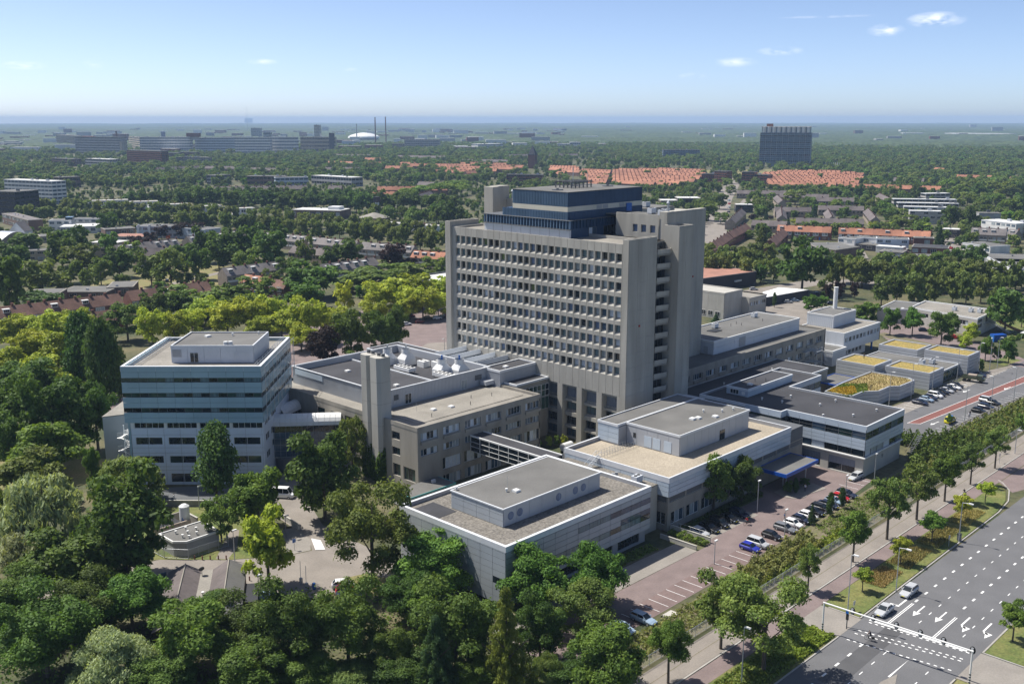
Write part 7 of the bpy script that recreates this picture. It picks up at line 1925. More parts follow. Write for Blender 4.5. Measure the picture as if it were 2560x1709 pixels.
# ------------------------------------------------------------------ blocks behind the tower
t=at('concrete_lab_block','tall windowless pale concrete block behind the tower','building',360,234)
b=MB(); b.box(353.6,367,223,246,0,10.6); b.build('wall',['concrete_pale'],t); flat_roof(t,rect(353.5,367.1,222.9,246),10.5,.45,'roof_conc','concrete_pale',pt=.4); panel_grid(t,(353.6,223),(367,223),0,10.6,4,3,'concrete_pale',gap=.05,proud=.05); panel_grid(t,(353.6,246),(353.6,223),0,10.6,6,3,'concrete_pale',gap=.05,proud=.05)
for k in range(6): add_window(t,(353.5,244-3.4*k),(0,-1),2.2,2,1,2,'white',('glass_dark',),depth=-.08)
t=at('concrete_lab_wing','lower concrete wing with a band of small windows beside the windowless block','building',373,230)
facade(t,(367,219.3),(380.3,219.3),0,7.8,[(.6+2.1*k,2.3+2.1*k,4.2,5.8) for k in range(6)],'concrete_pale',win=dict(bays=2,frame='white',glass=('glass_dark','blind_white')))
b=MB(); b.box(367.1,380,219.9,240,0,7.3); b.box(380,380.3,219.3,240,0,7.8); b.box(366.8,367.1,219.3,222.9,0,7.8); b.build('wall',['concrete_pale'],t); flat_roof(t,rect(366.9,380.4,219.2,240),7.35,.45,'roof_conc','concrete_pale',pt=.4)
t=at('sports_building','dark brown clad sports building with a brick red flat roof','building',420,278)
pts=[(398,267.5),(441,260.5),(446,286),(403,293)]; b=MB(); b.prism(pts,0,6.6); b.build('wall',['w_dark'],t); flat_roof(t,pts,6.65,.15,'roof_red','steel_dark',pt=.3)
b=MB(); b.box(425,435,262.2,262.9,3,3.8); b.build('window_strip',['blind_white'],t); roof_bits(t,[(411,277),(414,279)],6.65,'unit')
t=at('white_roof_shed','low shed with a gleaming white flat roof behind the flue building','shed',407,229)
pts=[(391.5,227),(424.5,223.3),(421,236.5),(404,235)]; b=MB(); b.prism(pts,0,3.7); b.build('wall',['w_dark'],t); b=MB(); b.prism(pts,3.7,3.9); b.build('roof',['white'],t)
t=at('day_nursery','cream rendered day nursery with flat roof and outside stairs','nursery',404,152)
A0,A1,A2,A3=(391.4,136.5),(414.9,137.7),(415.8,166.5),(397.6,164.6)
facade(t,A3,A0,0,7,[(3,8,3.6,5.2),(19,25,3.6,5.4),(11,12,3.5,5.5),(20.5,21.6,.2,2.3)],'concrete_pale',win=dict(bay=1.3,frame='white',glass=('glass_dark','curtain_pale'))); facade(t,A0,A1,0,7,[(1,6,4.8,6.1),(1,6,2.8,4.2),(10,13,4,6.2),(17,22,4.6,6)],'concrete_pale',win=dict(bay=1.3,frame='steel_dark',glass=('glass_dark',)))
b=MB(); b.prism([(392,137.3),(414.6,138.3),(415.6,166.4),(398,164.3)],0,6.4); b.build('wall',['concrete_pale'],t); flat_roof(t,[A0,A1,A2,A3],6.5,.45,'roof_conc','white',pt=.35)
pts=[A3,(415,166.5),(413,178),(390,175)]; b=MB(); b.prism(pts,0,5.6); b.build('rear_wing',['concrete_pale'],t); flat_roof(t,pts,5.65,.3,'roof_grey','white',pt=.3)
roof_bits(t,[(404,150),(405,144),(406,141)],6.5,'unit'); roof_bits(t,[(398,168)],5.65,'hatch')
b=MB(); 
for k in range(14): b.box(404,407,136.2-.55*k,136.7-.55*k,3.6-.26*k,3.7-.26*k)
b.tube((404,136.6,4.6),(404,129,1),.05,5); b.tube((407,136.6,4.6),(407,129,1),.05,5); b.box(400,408,136.3,137.4,3.5,3.6); b.build('outside_stair',['steel'],t)
t=at('playground_slide','long brown tube slide beside the nursery stairs','slide',408,131)
b=MB(); pts=[(407.5,136.5,4.6),(408.2,134,3.7),(408.2,131.5,2.6),(408.6,129,1.6),(409,126.6,.9)]
for p,q in zip(pts,pts[1:]): b.tube(p,q,.55,8)
b.build('tube',['wood_slide'],t); b=MB(); b.cyl(408.2,132,0,2.4,.1,6); b.cyl(408.6,129,0,1.4,.1,6); b.build('post',['steel'],t)
t=at('blue_container','bright blue ribbed container on the grass by the side road','container',388,127.4,-.6); b=MB(); ribbed(b,(-2.6,-1.2),(2.6,-1.2),.1,2.6,.4,.05); b.box(-2.6,2.6,-1.2,1.2,.1,2.6); b.build('body',['blue_door'],t,world=False); b=MB(); b.box(-2.65,2.65,-1.3,1.25,2.6,2.7); b.build('lid',['blue_fascia'],t,world=False)
t=at('shelter','flat roofed garden shelter behind the blue container','shelter',403,121); b=MB(); b.box(396,410,119.5,122.5,2.6,2.8); b.build('roof',['roof_light'],t)
for x in (396.5,403,409.5): b=MB(); b.cyl(x,120,0,2.6,.08,6); b.cyl(x,122,0,2.6,.08,6); b.build('post',['steel'],t)
# ------------------------------------------------------------------ sheds at the forecourt
t=at('transformer_house','low grey transformer house with cut corner and white roof edge','substation',88.5,171)
SPg=[(83.6,169.5),(85.4,167.7),(92.5,168.0),(92.6,174.9),(83.6,174.9)]
b=MB(); b.prism([(88+(p[0]-88)*.97,171+(p[1]-171)*.97) for p in SPg],0,2.85); b.build('wall',['w_grey'],t); flat_roof(t,SPg,2.9,.18,'roof_grey','white',pt=.22,drop=.2); roof_bits(t,[(86,172.8),(88.3,173.2),(89.6,171.6),(87.6,171.2),(86,170.2),(88.6,169.6),(86.7,169)],2.9,'vent')
for p,q in (((85.75,167.9),(86.9,167.95)),((84.2,169.15),(85,168.35)),((90.5,168.1),(92.1,168.15))): L_=math.hypot(q[0]-p[0],q[1]-p[1]); put('door',pm2(L_,2.1,'metal_pale'),t,(p[0]+.1,p[1]-.0,.05),math.atan2(q[1]-p[1],q[0]-p[0]))
t=at('oxygen_tank','white upright gas tank with a small blue emblem inside a walled yard','tank',90.9,178.4)
b=MB(); b.cyl(90.9,178.4,.5,5.6,1.0,20); b.cyl(90.9,178.4,5.6,6.0,1.0,20,r2=.45); b.build('vessel',['white'],t)
for k in range(3): a=R(120*k); b=MB(); b.cyl(90.9+.8*math.cos(a),178.4+.8*math.sin(a),0,.6,.1,6); b.build('leg',['steel'],t)
b=MB()
for k in range(5): a=R(215+5*k); b.tube((90.9+1.01*math.cos(a),178.4+1.01*math.sin(a),2.9),(90.9+1.01*math.cos(a),178.4+1.01*math.sin(a),3.5 if k<2 else 3.15),.045,4)
b.build('emblem',['blue_door'],t)
t=at('tank_yard','brown brick utility sheds and yard walls round the white gas tank','yard walls',89,178)
b=MB(); b.box(84.5,91.2,176.6,176.9,0,3.2); b.box(84.5,89.3,176.9,180.4,0,2.9); b.build('shed_wall',['brick_pale'],t); b=MB(); b.prism(rect(84.3,89.5,176.95,180.6),2.9,3.05); b.build('roof',['roof_black'],t); b=MB(); b.box(92.6,92.9,176.9,181.6,0,3.0); b.box(89.3,92.6,181.3,181.6,0,3.4); b.build('yard_wall',['concrete_dark'],t); b=MB(); b.box(92.55,92.95,176.85,181.65,3.0,3.08); b.build('wall_cap',['concrete_pale'],t)
for u in (86.2,88.3): put('door',pm2(.9,2.1,'dark'),t,(u,176.55,.05),0); put('sign',pm2(.3,.4,'white'),t,(u+.3,176.48,1.4),0)
def fence(nm,lab,pts,h,pst,m='steel',slats=None):
    t=thing(nm,lab,'fence',(*pts[0],0))
    b=MB(); tot=0
    for p,q in zip(pts,pts[1:]):
        L=math.hypot(q[0]-p[0],q[1]-p[1]); n=max(1,round(L/pst))
        for k in range(n): x,y=p[0]+(q[0]-p[0])*k/n,p[1]+(q[1]-p[1])*k/n; c=MB(); c.cyl(x,y,0,h+.05,.045,6); c.build('post',[m],t)
        c=MB(); c.tube((*p,h),(*q,h),.035,5); c.tube((*p,.25),(*q,.25),.03,5); c.build('rail',[m],t)
        ns=int(L/(slats or .3))
        for k in range(ns): x,y=p[0]+(q[0]-p[0])*(k+.5)/ns,p[1]+(q[1]-p[1])*(k+.5)/ns; b.box(x-.012,x+.012,y-.012,y+.012,.2,h)
        if slats is None:
            for z in np.arange(.4,h,.25): b.tube((*p,z),(*q,z),.008,3,cap=False)
    b.build('mesh_bars',[m],t,kind='stuff'); return t
fence('steel_bar_fence','white grey bar fence round the transformer house',[(81.8,174),(82.0,170),(84.9,166.3),(93.2,166.2),(94.6,169.5)],2.0,1.9,'steel',.16)
fence('mesh_fence','long wire mesh fence between the footpath and the embankment',[(96,82.1),(280,82.4)],1.8,3.0,'steel')
t=at('twin_gabled_shed','dark double gabled roadside shed with a pale flat strip between its roofs','shed',76,148)
A0=Vector((76.7,158.0)); dn=Vector((-.56,-.828)); pn=Vector((.80,-.60))
def sp(a,c): q=A0+dn*c+pn*a; return (q.x,q.y)
PR=[(0,2.9),(3.0,4.3),(5.6,2.95),(7.6,2.95),(10.4,4.7),(13.3,3.2)]; LEN=22
def slope(nm,m,i,lift=0):
    (a0,z0),(a1,z1)=PR[i],PR[i+1]; b=MB(); A,B,C_,D_=(*sp(a0,0),z0+lift),(*sp(a1,0),z1+lift),(*sp(a1,LEN),z1+lift),(*sp(a0,LEN),z0+lift)
    b.quad(D_,C_,B,A); lo=[(q[0],q[1],q[2]-.15) for q in (A,B,C_,D_)]; b.quad(*lo); b.quad(lo[0],A,B,lo[1]) ; b.quad(lo[2],C_,D_,lo[3]); b.quad(lo[1],B,C_,lo[2]); b.quad(lo[3],D_,A,lo[0]); return b.build(nm,[m],t)
for i in (0,1,3,4): slope('roof_slope','tile_dark' if i!=4 else 'roof_grey',i)
slope('flat_roof','roof_conc',2)
b=MB()
for (a0,z0),(a1,z1) in zip(PR,PR[1:]):
    b.quad((*sp(a1-.2 if a1>13 else a1,.3),0),(*sp(a0+(.2 if a0==0 else 0),.3),0),(*sp(a0+(.2 if a0==0 else 0),.3),z0-.16),(*sp(a1-.2 if a1>13 else a1,.3),z1-.16))
for a,z in ((.2,2.7),(13.1,3.0)): b.quad((*sp(a,.3),0),(*sp(a,LEN-.3),0),(*sp(a,LEN-.3),z),(*sp(a,.3),z))
b.build('wall',['w_brown'],t)
for a,z in ((3.0,4.3),(10.4,4.7)): b=MB(); b.tube((*sp(a,0),z+.04),(*sp(a,LEN),z+.04),.1,6); b.build('ridge_cap',['concrete_dark'],t)
b=MB(); q=sp(6.6,12.2); b.box(q[0]-.6,q[0]+.6,q[1]-.5,q[1]+.5,2.95,3.2); b.build('skylight',['glass_blue'],t); q=sp(6.7,10.2); roof_bits(t,[q,sp(2.8,13)],3.0,'vent')
q=sp(5.9,2.2); b=MB(); b.cyl(*q,2.95,4.0,.05,6); 
dv=Vector((.1,.8,.5)).normalized(); b.tube((q[0],q[1],4.1),(q[0]+dv.x*.15,q[1]+dv.y*.15,4.1+dv.z*.15),.5,14); b.build('satellite_dish',['dark'],t)
b=MB(); b.prism([sp(13.4,6),sp(13.4,13),sp(15.6,13),sp(15.6,6)],0,2.6); b.build('lean_to',['roof_black'],t)
t=at('site_cabins','row of white site cabins with turquoise edges in front of the concrete block','cabin',136,158)
for k in range(3):
    u0=129.5+4.2*k; b=MB(); b.box(u0+.05,u0+4.15,155.1,160.8,.15,2.75); o=b.build('cabin_wall',['white'],t); b=MB(); b.box(u0,u0+4.2,155,160.9,2.75,2.86); b.build('roof',['roof_grey'],t); 
    b=MB(); b.box(u0,u0+4.2,154.95,155.06,2.6,2.95); b.build('edge_trim',['trim_turquoise'],t)
    if k<2: add_window(t,(u0+.8,155.05),(1,0),2.4,1.2,1.0,2,'white',('curtain_pale','glass_dark'),depth=-.05)
b=MB(); b.box(129.4,129.5,155,160.9,2.6,2.95); b.box(142.1,142.2,155,160.9,2.6,2.95); b.build('edge_trim',['trim_turquoise'],t)
for c,(x,z) in zip(('leaf_hedge','paint_orange','trim_turquoise','blue_door'),((138.2,1.6),(138.2,.7),(139.3,1.6),(139.3,.7))): put('poster',pm2(1.05,.85,c),t,(x,154.98,z),0)
for u in (131,138.5): b=MB(); b.box(u,u+.9,158.4,159,2.86,3.5); b.build('air_conditioner',['metal_white'],t)
# walls, guard rail
def wall_thing(nm,lab,p,q,h,m='concrete_pale',th=.25,cat='wall'):
    L=math.hypot(q[0]-p[0],q[1]-p[1]); t=thing(nm,lab,cat,(*p,0),math.atan2(q[1]-p[1],q[0]-p[0])); n=max(1,round(L/2.5))
    for k in range(n): b=MB(); b.box(L*k/n+.01,L*(k+1)/n-.01,-th/2,th/2,0,h); b.build('wall_panel',[m],t,world=False)
    b=MB(); b.box(-.03,L+.03,-th/2-.04,th/2+.04,h,h+.07); b.build('cap',['concrete_pale'],t,world=False)
wall_thing('retaining_wall','low concrete wall beside the forecourt ramp',(108.5,173),(107.3,163.2),1.1); wall_thing('retaining_wall','dark low wall along the plaza of the glass block',(88,202),(101.5,187.6),1.3,'concrete_dark')
wall_thing('ramp_wall','sunlit concrete ramp wall below the silver hatchback',(158.7,110.2),(158.7,100.8),1.2); wall_thing('ramp_wall','second low ramp wall at the clinic corner',(154.3,109.4),(154.3,101),.8)
t=thing('guard_rail','dark wooden guard rail along the edge of the pod car park','guard rail',(262,95.6,0))
pts=[(254,96.6),(262,96.1),(288.5,94.6),(305.6,93.5),(345,91),(420,86)]
for p,q in zip(pts,pts[1:]):
    L=math.hypot(q[0]-p[0],q[1]-p[1]); n=max(1,round(L/2.6))
    for k in range(n): x,y=p[0]+(q[0]-p[0])*k/n,p[1]+(q[1]-p[1])*k/n; b=MB(); b.box(x-.1,x+.1,y-.1,y+.1,0,1.1); b.build('post',['steel_dark'],t)
    b=MB(); b.tube((*p,1.1),(*q,1.1),.14,6); b.tube((*p,.6),(*q,.6),.1,6); b.build('rail',['concrete_dark'],t)
fence('handrail_fence','steel railing between the pavilions and the parking bays',[(300.5,115.7),(318,115.0),(334.5,113.9)],1.1,2.0,'steel',.9)
fence('handrail_fence','steel railing on the ramp wall at the silver hatchback',[(158.7,110),(158.7,101)],2.1,2.0,'steel',3)
# ------------------------------------------------------------------ trees
TR=random.Random(11)
def leaf_cloud(nr,spheres,nleaf,size,mat_,flat=0,droop=0,seed=0):
    """leaf clumps (one small bent quad each) scattered over and inside lobes; unit crown in [-.5,.5]^2 x [0,1]"""
    r=np.random.default_rng(seed); rad=np.array([s[3] for s in spheres]); wts=rad**2/np.sum(rad**2); idx=r.choice(len(spheres),nleaf,p=wts)
    c=np.array([s[:3] for s in spheres])[idx]; R_=rad[idx]
    d=r.normal(size=(nleaf,3)); d/=np.linalg.norm(d,axis=1)[:,None]; d[:,2]=np.where(d[:,2]<-.35,-d[:,2]*.6,d[:,2])
    rr=R_*(1-.55*r.random(nleaf)**2.2)*(1+.10*r.normal(size=nleaf)); p=c+d*rr[:,None]*np.array([1,1,.92])
    nrm=d+r.normal(size=(nleaf,3))*.55; nrm[:,2]+=.25; nrm/=np.linalg.norm(nrm,axis=1)[:,None]
    a=np.cross(nrm,r.normal(size=(nleaf,3))); a/=np.linalg.norm(a,axis=1)[:,None]; b=np.cross(nrm,a)
    s=size*(.55+.9*r.random(nleaf)); a*=s[:,None]*.62; b*=s[:,None]
    if droop: b[:,2]-=s*droop*1.2; 
    v=np.empty((nleaf,4,3)); k=nrm*(s*.22)[:,None]
    v[:,0]=p-b; v[:,1]=p+a*.9-k*.5; v[:,2]=p+b; v[:,3]=p-a*.9-k*.5
    me=bpy.data.meshes.new('crown'); me.vertices.add(nleaf*4); me.vertices.foreach_set('co',v.reshape(-1).astype(np.float32))
    me.loops.add(nleaf*4); me.loops.foreach_set('vertex_index',np.arange(nleaf*4,dtype=np.int32)); me.polygons.add(nleaf); me.polygons.foreach_set('loop_start',np.arange(0,nleaf*4,4,dtype=np.int32)); me.polygons.foreach_set('loop_total',np.full(nleaf,4,dtype=np.int32))
    me.materials.append(MATS[mat_]); me.update(calc_edges=True); return me
def crown_lobes(kind,seed):
    r=random.Random(seed*31+len(kind)); L=[]
    if kind in('poplar',):
        for k in range(16): z=.1+.82*k/15; w=.36*math.sin(math.pi*min(1,(z+.12)*.86))**.7; a=r.uniform(0,6.28); L.append((w*.45*math.cos(a),w*.45*math.sin(a),z,max(.1,w*.75)))
    elif kind in('spruce','cedar'):
        n=11 if kind=='spruce' else 9
        for k in range(n):
            z=.04+.9*k/(n-1); w=.5*(1-z)**.85+.02; m=max(3,int(9*(1-z)+2)); a0=r.uniform(0,6.28)
            for j in range(m): a=a0+6.28*j/m+r.uniform(-.2,.2); q=w*r.uniform(.75,1.0); 
            for j in range(m):
                a=a0+6.28*j/m+r.uniform(-.25,.25); ln=w*r.uniform(.8,1.1)
                for t in (.4,.75,1.0): L.append((ln*t*math.cos(a)*.92,ln*t*math.sin(a)*.92,z-.05*t*t*(1.4 if kind=='spruce' else .6)+.02,.055*(1.25-.5*t)+.012))
        L.append((0,0,.96,.03))
    elif kind in('willow','weeping'):
        for k in range(26): a=r.uniform(0,6.28); q=math.sqrt(r.random())*.36; z=.25+.6*(1-(q/.42)**2)*r.uniform(.55,1); L.append((q*math.cos(a),q*math.sin(a),z,r.uniform(.10,.17)))
        for k in range(14): a=6.28*k/14; L.append((.38*math.cos(a),.38*math.sin(a),r.uniform(.12,.3),.11))
    elif kind=='acacia':
        for k in range(24): a=r.uniform(0,6.28); q=math.sqrt(r.random())*.40; z=.42+.45*(1-(q/.5)**2)*r.uniform(.7,1); L.append((q*math.cos(a),q*math.sin(a),z,r.uniform(.09,.15)))
    elif kind=='lime':
        for k in range(26): z=r.uniform(.12,.9); w=.40*math.sin(math.pi*(.16+.74*(1-z)))**.8; a=r.uniform(0,6.28); q=w*math.sqrt(r.uniform(.25,1)); L.append((q*math.cos(a),q*math.sin(a),z,r.uniform(.10,.17)))
        L += [(0,0,.38,.29),(0,0,.6,.24)]
    elif kind in('plane','maple','copper'):
        for k in range(24): z=r.uniform(.14,.88); w=.42*math.sin(math.pi*(.1+.8*(1-z)))**.6; a=r.uniform(0,6.28); q=w*math.sqrt(r.uniform(.2,1)); L.append((q*math.cos(a),q*math.sin(a),z,r.uniform(.09,.19)))
        L += [(0,0,.42,.28),(0,.03,.62,.24)]
    else:
        for k in range(28): z=r.uniform(.1,.88); w=.43*math.sin(math.pi*(.1+.82*(1-z)))**.6; a=r.uniform(0,6.28); q=w*math.sqrt(r.uniform(.2,1)); L.append((q*math.cos(a),q*math.sin(a),z,r.uniform(.08,.18)))
        if kind!='ash': L += [(0,0,.42,.30),(.03,.02,.62,.27)]
        else: L.append((0,0,.5,.2))
    return L
def trunk_mesh(seed):
    r=random.Random(seed); b=MB(); b.tube((0,0,0),(.01,0,.5),.035,8,r2=.024); b.tube((.01,0,.5),(0,.02,.85),.024,7,r2=.008)
    for k in range(7):
        a=6.28*k/7+r.uniform(-.3,.3); z=r.uniform(.32,.62); L=r.uniform(.2,.36); b.tube((0,0,z),(L*math.cos(a),L*math.sin(a),z+L*r.uniform(.5,1.0)),.013,5,r2=.004)
    return b.mesh('trunk',['bark'])
SP={'oak':(5200,.036),'maple':(4600,.040),'lime':(3800,.040),'plane':(2900,.044),'ash':(3600,.036),'willow':(5200,.030),'weeping':(5200,.030),'poplar':(3600,.038),'acacia':(3600,.036),'spruce':(5200,.030),'cedar':(5200,.030),'copper':(4200,.038)}
CM={}; TM=[trunk_mesh(k) for k in range(4)]
def crown(sp,var,lod):
    k=(sp,var,lod)
    if k not in CM:
        n,s=SP[sp]; 
        f={0:4.6,1:1.7,2:.5}[lod]; n2=int(n*f); s2=s*1.05/math.sqrt(f)
        CM[k]=leaf_cloud(0,crown_lobes(sp,var),n2,s2,'leaf_'+sp,droop=.9 if sp in('willow','weeping') else (.35 if sp in ('spruce','cedar') else 0),seed=var*7+lod)
    return CM[k]
NM={'oak':'broadleaf_tree','maple':'maple_tree','lime':'lime_tree','plane':'plane_tree','ash':'open_tree','willow':'willow_tree','weeping':'weeping_tree','poplar':'columnar_tree','acacia':'acacia_tree','spruce':'spruce_tree','cedar':'conifer_tree','copper':'copper_beech'}
DESC={'oak':'full dark green broadleaf tree','maple':'dense green maple','lime':'upright lime tree','plane':'yellow green plane tree','ash':'open light green tree','willow':'silvery willow','weeping':'soft weeping tree','poplar':'columnar dark tree','acacia':'fresh green feathery tree','spruce':'dark spruce','cedar':'broad conifer','copper':'dark purple copper tree'}
SHORT={'bright yellow green plane trees on the visitor parking place':'visitor parking','mixed green trees round the left housing estate':'left estate','lime trees in the double avenue behind the housing estate':'long avenue','dense dark trees in the wide belt beyond the avenue':'dark belt','tall lime trees in the avenue right of the tower':'right avenue','green trees between the rows of the right housing estate':'right estate','mixed trees of the wooded park at the right edge':'right park'}
def tree(sp,u,v,w,top,bot,lab,grp=None,lod=None):
    dist=math.hypot(u,v)
    if lod is None: lod=0 if dist<170 else (1 if dist<420 else 2)
    t=thing(NM[sp],lab,'tree',(u,v,0),TR.uniform(0,6.28),grp)
    var=TR.randrange(3); h=max(1.5,top-bot)
    o=put('trunk',TM[TR.randrange(4)],t,(0,0,0),0,world=False,scale=(max(top*.62,w*.8),max(top*.62,w*.8),top*.95))
    o=put('crown',crown(sp,var,lod),t,(0,0,bot),0,world=False,scale=(w*1.12,w*1.12,h*1.06))
    return t
for sp,u,v,w,top,bot,g in TREES:
    g=G_(g)
    if g[0]=='!': tree(sp,u,v,w,top,bot,g[1:])
    else: tree(sp,u,v,w,top,bot,DESC[sp]+' of the '+SHORT[g],g)
# boulevard trees
BT=[(112.0,5.2,10),(125.8,7.6,12),(153.0,3.6,8.5),(169.9,5.2,10.5),(184.3,7.0,12.5),(198.1,7.2,12.5),(212.4,5.4,10.5),(226.9,4.8,9.5),(241.9,5.2,10),(262.6,4.8,10),(282,5,10),(300,5.5,10.5)]
ORD=['first','second','third','fourth','fifth','sixth','seventh','eighth','ninth','tenth','eleventh','twelfth']
for k,(u,w,h) in enumerate(BT): tree('ash' if k%3 else 'maple',u,77.2,w,h,h*.3,ORD[k]+' tree from the near end of the footpath row','trees lining the boulevard footpath',lod=1 if k>0 else 0)
for k,(u,w,h) in enumerate(((159.4,3.0,4.6),(174.7,3.4,5.4),(188.8,4.6,6.2),(203.2,3.8,5.8),(216.5,3.4,5.2))): tree('plane' if k!=2 else 'maple',u,70.3,w,h,h*.38,ORD[k]+' young tree from the near end of the verge island','young trees on the verge island',lod=1)
tree('ash',124.4,68.9,12.5,15,3.8,'large loose crowned tree on the near boulevard verge',lod=0); tree('maple',134.4,69.7,3,5,1.6,'young tree beside the low hedge on the near verge',lod=1); tree('maple',159.5,45.6,4.2,6.5,2,'young tree on the lawn across the boulevard',lod=1)
for k,(u,v,h) in enumerate(((181.0,91.4,4.0),(187.5,90.8,5.0),(193.6,91.2,4.4))): tree('spruce' if k==0 else 'poplar',u,v,1.9,h,.4,['small bright conifer in front of the parked white hatchback','slim young tree in front of the dark parked cars','slim tree in front of the pale blue hatchback'][k],lod=1)
for u,v,w,h,sp,lab in ((193.2,103.6,1.9,2.8,'spruce','clipped round brown green bush on the paved island'),(194.8,102.6,1.8,3.4,'poplar','light green tall bush on the paved island'),(199.8,103.2,2.0,2.0,'oak','low dark bush on the paved island')): 
    t=tree(sp if sp=='poplar' else 'oak',u,v,w,h,.1,lab,lod=1); t.name='bush'; t['category']='bush'
for k,(u,v) in enumerate(((178.2,164),(181,163),(182.8,162),(184.6,161))): t=tree('plane' if k%2 else 'maple',u,v,1.6,3.0,.1,['first','second','third','fourth'][k]+' yellow green bush from the left in the shaded courtyard',lod=1); t.name='bush'; t['category']='bush'
# ------------------------------------------------------------------ shrub masses, hedge, grasses, ivy (uncountable: stuff)
def scatter_leaves(name,gen,n,size,mat_,seed,hmin,hmax,up=0.0,lab=None,parent=None,narrow=.62):
    r=np.random.default_rng(seed); pts=[]
    while len(pts)<n:
        q=gen(r)
        if q is not None: pts.append(q)
    P3=np.array([(q[0],q[1],q[2] if len(q)>2 else 0) for q in pts]); m=len(P3)
    if hmax: P3[:,2]+=hmin+(hmax-hmin)*r.random(m)**.7*(.55+.45*np.sin(P3[:,0]*1.1+1.7*np.sin(P3[:,1]*1.3))*np.sin(P3[:,1]*1.7))
    nrm=r.normal(size=(m,3)); nrm[:,2]+=.8; nrm/=np.linalg.norm(nrm,axis=1)[:,None]; a=np.cross(nrm,r.normal(size=(m,3))); a/=np.linalg.norm(a,axis=1)[:,None]; b=np.cross(nrm,a); s=size*(.6+.8*r.random(m)); 
    if up: b=np.stack([r.normal(size=m)*.25,r.normal(size=m)*.25,np.ones(m)],1); a=np.stack([r.normal(size=m),r.normal(size=m),np.zeros(m)],1); a/=np.linalg.norm(a,axis=1)[:,None]
    a=a*s[:,None]*narrow; b=b*s[:,None]; v=np.empty((m,4,3)); v[:,0]=P3-b*(0 if up else 1); v[:,1]=P3+a+(b*.5 if up else 0); v[:,2]=P3+b; v[:,3]=P3-a+(b*.5 if up else 0)
    me=bpy.data.meshes.new(name); me.vertices.add(m*4); me.vertices.foreach_set('co',v.reshape(-1).astype(np.float32)); me.loops.add(m*4); me.loops.foreach_set('vertex_index',np.arange(m*4,dtype=np.int32)); me.polygons.add(m); me.polygons.foreach_set('loop_start',np.arange(0,m*4,4,dtype=np.int32)); me.polygons.foreach_set('loop_total',np.full(m,4,dtype=np.int32)); me.materials.append(MATS[mat_]); me.update(calc_edges=True)
    o=put(name,me,parent,kind='stuff'); 
    if lab and parent is None: o['label']=lab; o['category']='plants'
    return o
def inpoly(poly):
    xs=[p[0] for p in poly]; ys=[p[1] for p in poly]
    def f(r):
        x=r.uniform(min(xs),max(xs)); y=r.uniform(min(ys),max(ys)); c=False; j=len(poly)-1
        for i in range(len(poly)):
            if (poly[i][1]>y)!=(poly[j][1]>y) and x<(poly[j][0]-poly[i][0])*(y-poly[i][1])/(poly[j][1]-poly[i][1])+poly[i][0]: c=not c
            j=i
        return (x,y) if c else None
    return f
def poly_z(poly,z): 
    g=inpoly(poly)
    def f(r): q=g(r); return None if q is None else (*q,z)
    return f
scatter_leaves('embankment_shrubs',inpoly([(222,83.5),(345,83.5),(345,90),(262,95),(236,95.8),(230,92)]),15000,.34,'leaf_shrub',3,.2,2.4,lab='dense shrubs on the embankment beside the guard rail')
scatter_leaves('embankment_shrubs',inpoly([(222,83.5),(345,83.5),(345,90),(262,94),(236,95),(230,92)]),8000,.34,'leaf_oak',31,.2,2.3,lab='greener shrubs mixed into the guard rail embankment')
scatter_leaves('stall_shrubs',inpoly([(146,84),(172,84),(175,89.8),(150,90)]),7000,.26,'leaf_shrub',4,.1,2.4,lab='olive shrubs below the bright blue hatchback')
scatter_leaves('stall_shrubs',inpoly([(146,83),(190,83),(190,86),(150,86)]),3500,.3,'leaf_hedge',41,.1,1.3,lab='bright green undergrowth along the mesh fence')
scatter_leaves('weeds',inpoly([(176,83.5),(222,83.5),(222,92),(180,90.4)]),5000,.2,'leaf_ash',5,.02,.7,lab='thin weeds on the dry embankment')
scatter_leaves('weeds',inpoly([(104,83.5),(146,83.5),(146,89.5),(104,89)]),4200,.24,'leaf_shrub',6,.02,.9,lab='weeds and small shrubs near the bottom of the embankment')
scatter_leaves('low_hedge',inpoly([(131,66.5),(141.6,66.4),(141.6,70.3),(139,72.4),(131,72)]),4200,.26,'leaf_hedge',7,.1,.9,lab='low bright green hedge at the boulevard crossing')
scatter_leaves('verge_undergrowth',inpoly([(108,66.6),(131,66.6),(131,72),(108,72.5)]),5000,.24,'leaf_ash',8,.05,.9,lab='rough green growth under the large verge tree')
for k,(u0,u1) in enumerate(((163,171.5),(173.5,184.5),(186.5,199),(201.5,211.5))): scatter_leaves('tall_dry_grass',inpoly([(u0,68.2),(u1,68.4),(u1,72.4),(u0,72.4)]),2600,.40,'leaf_straw',50+k,.1,.2,up=1,narrow=.16,lab='tall straw coloured grass on the verge island')
scatter_leaves('tall_dry_grass',inpoly([(104,66.6),(118,66.6),(118,72),(104,72)]),2200,.42,'leaf_straw',60,.1,.25,up=1,narrow=.16,lab='straw coloured grass on the near verge')
scatter_leaves('meadow_grass',poly_z([(266,125),(274.3,121.2),(281.4,121.2),(283.7,119.2),(292.6,119),(294,121.5),(293.4,131.8),(276,131.8)],4.15),4200,.30,'leaf_straw',9,0,.1,up=1,narrow=.22,lab='tall dry meadow grass on the zigzag walled roof')
scatter_leaves('yellow_flowers',poly_z([(263.5,125),(268,124.4),(274,128),(268,131.5),(263.5,131)],4.15),2600,.3,'leaf_yellow',10,.2,.5,lab='yellow flowering weeds on the meadow roof')
scatter_leaves('meadow_weeds',poly_z([(263,124.4),(272,123),(280,127),(275,131.8),(263,131.4)],4.15),2600,.3,'leaf_hedge',12,.1,.3,lab='green weeds among the flowers on the meadow roof')
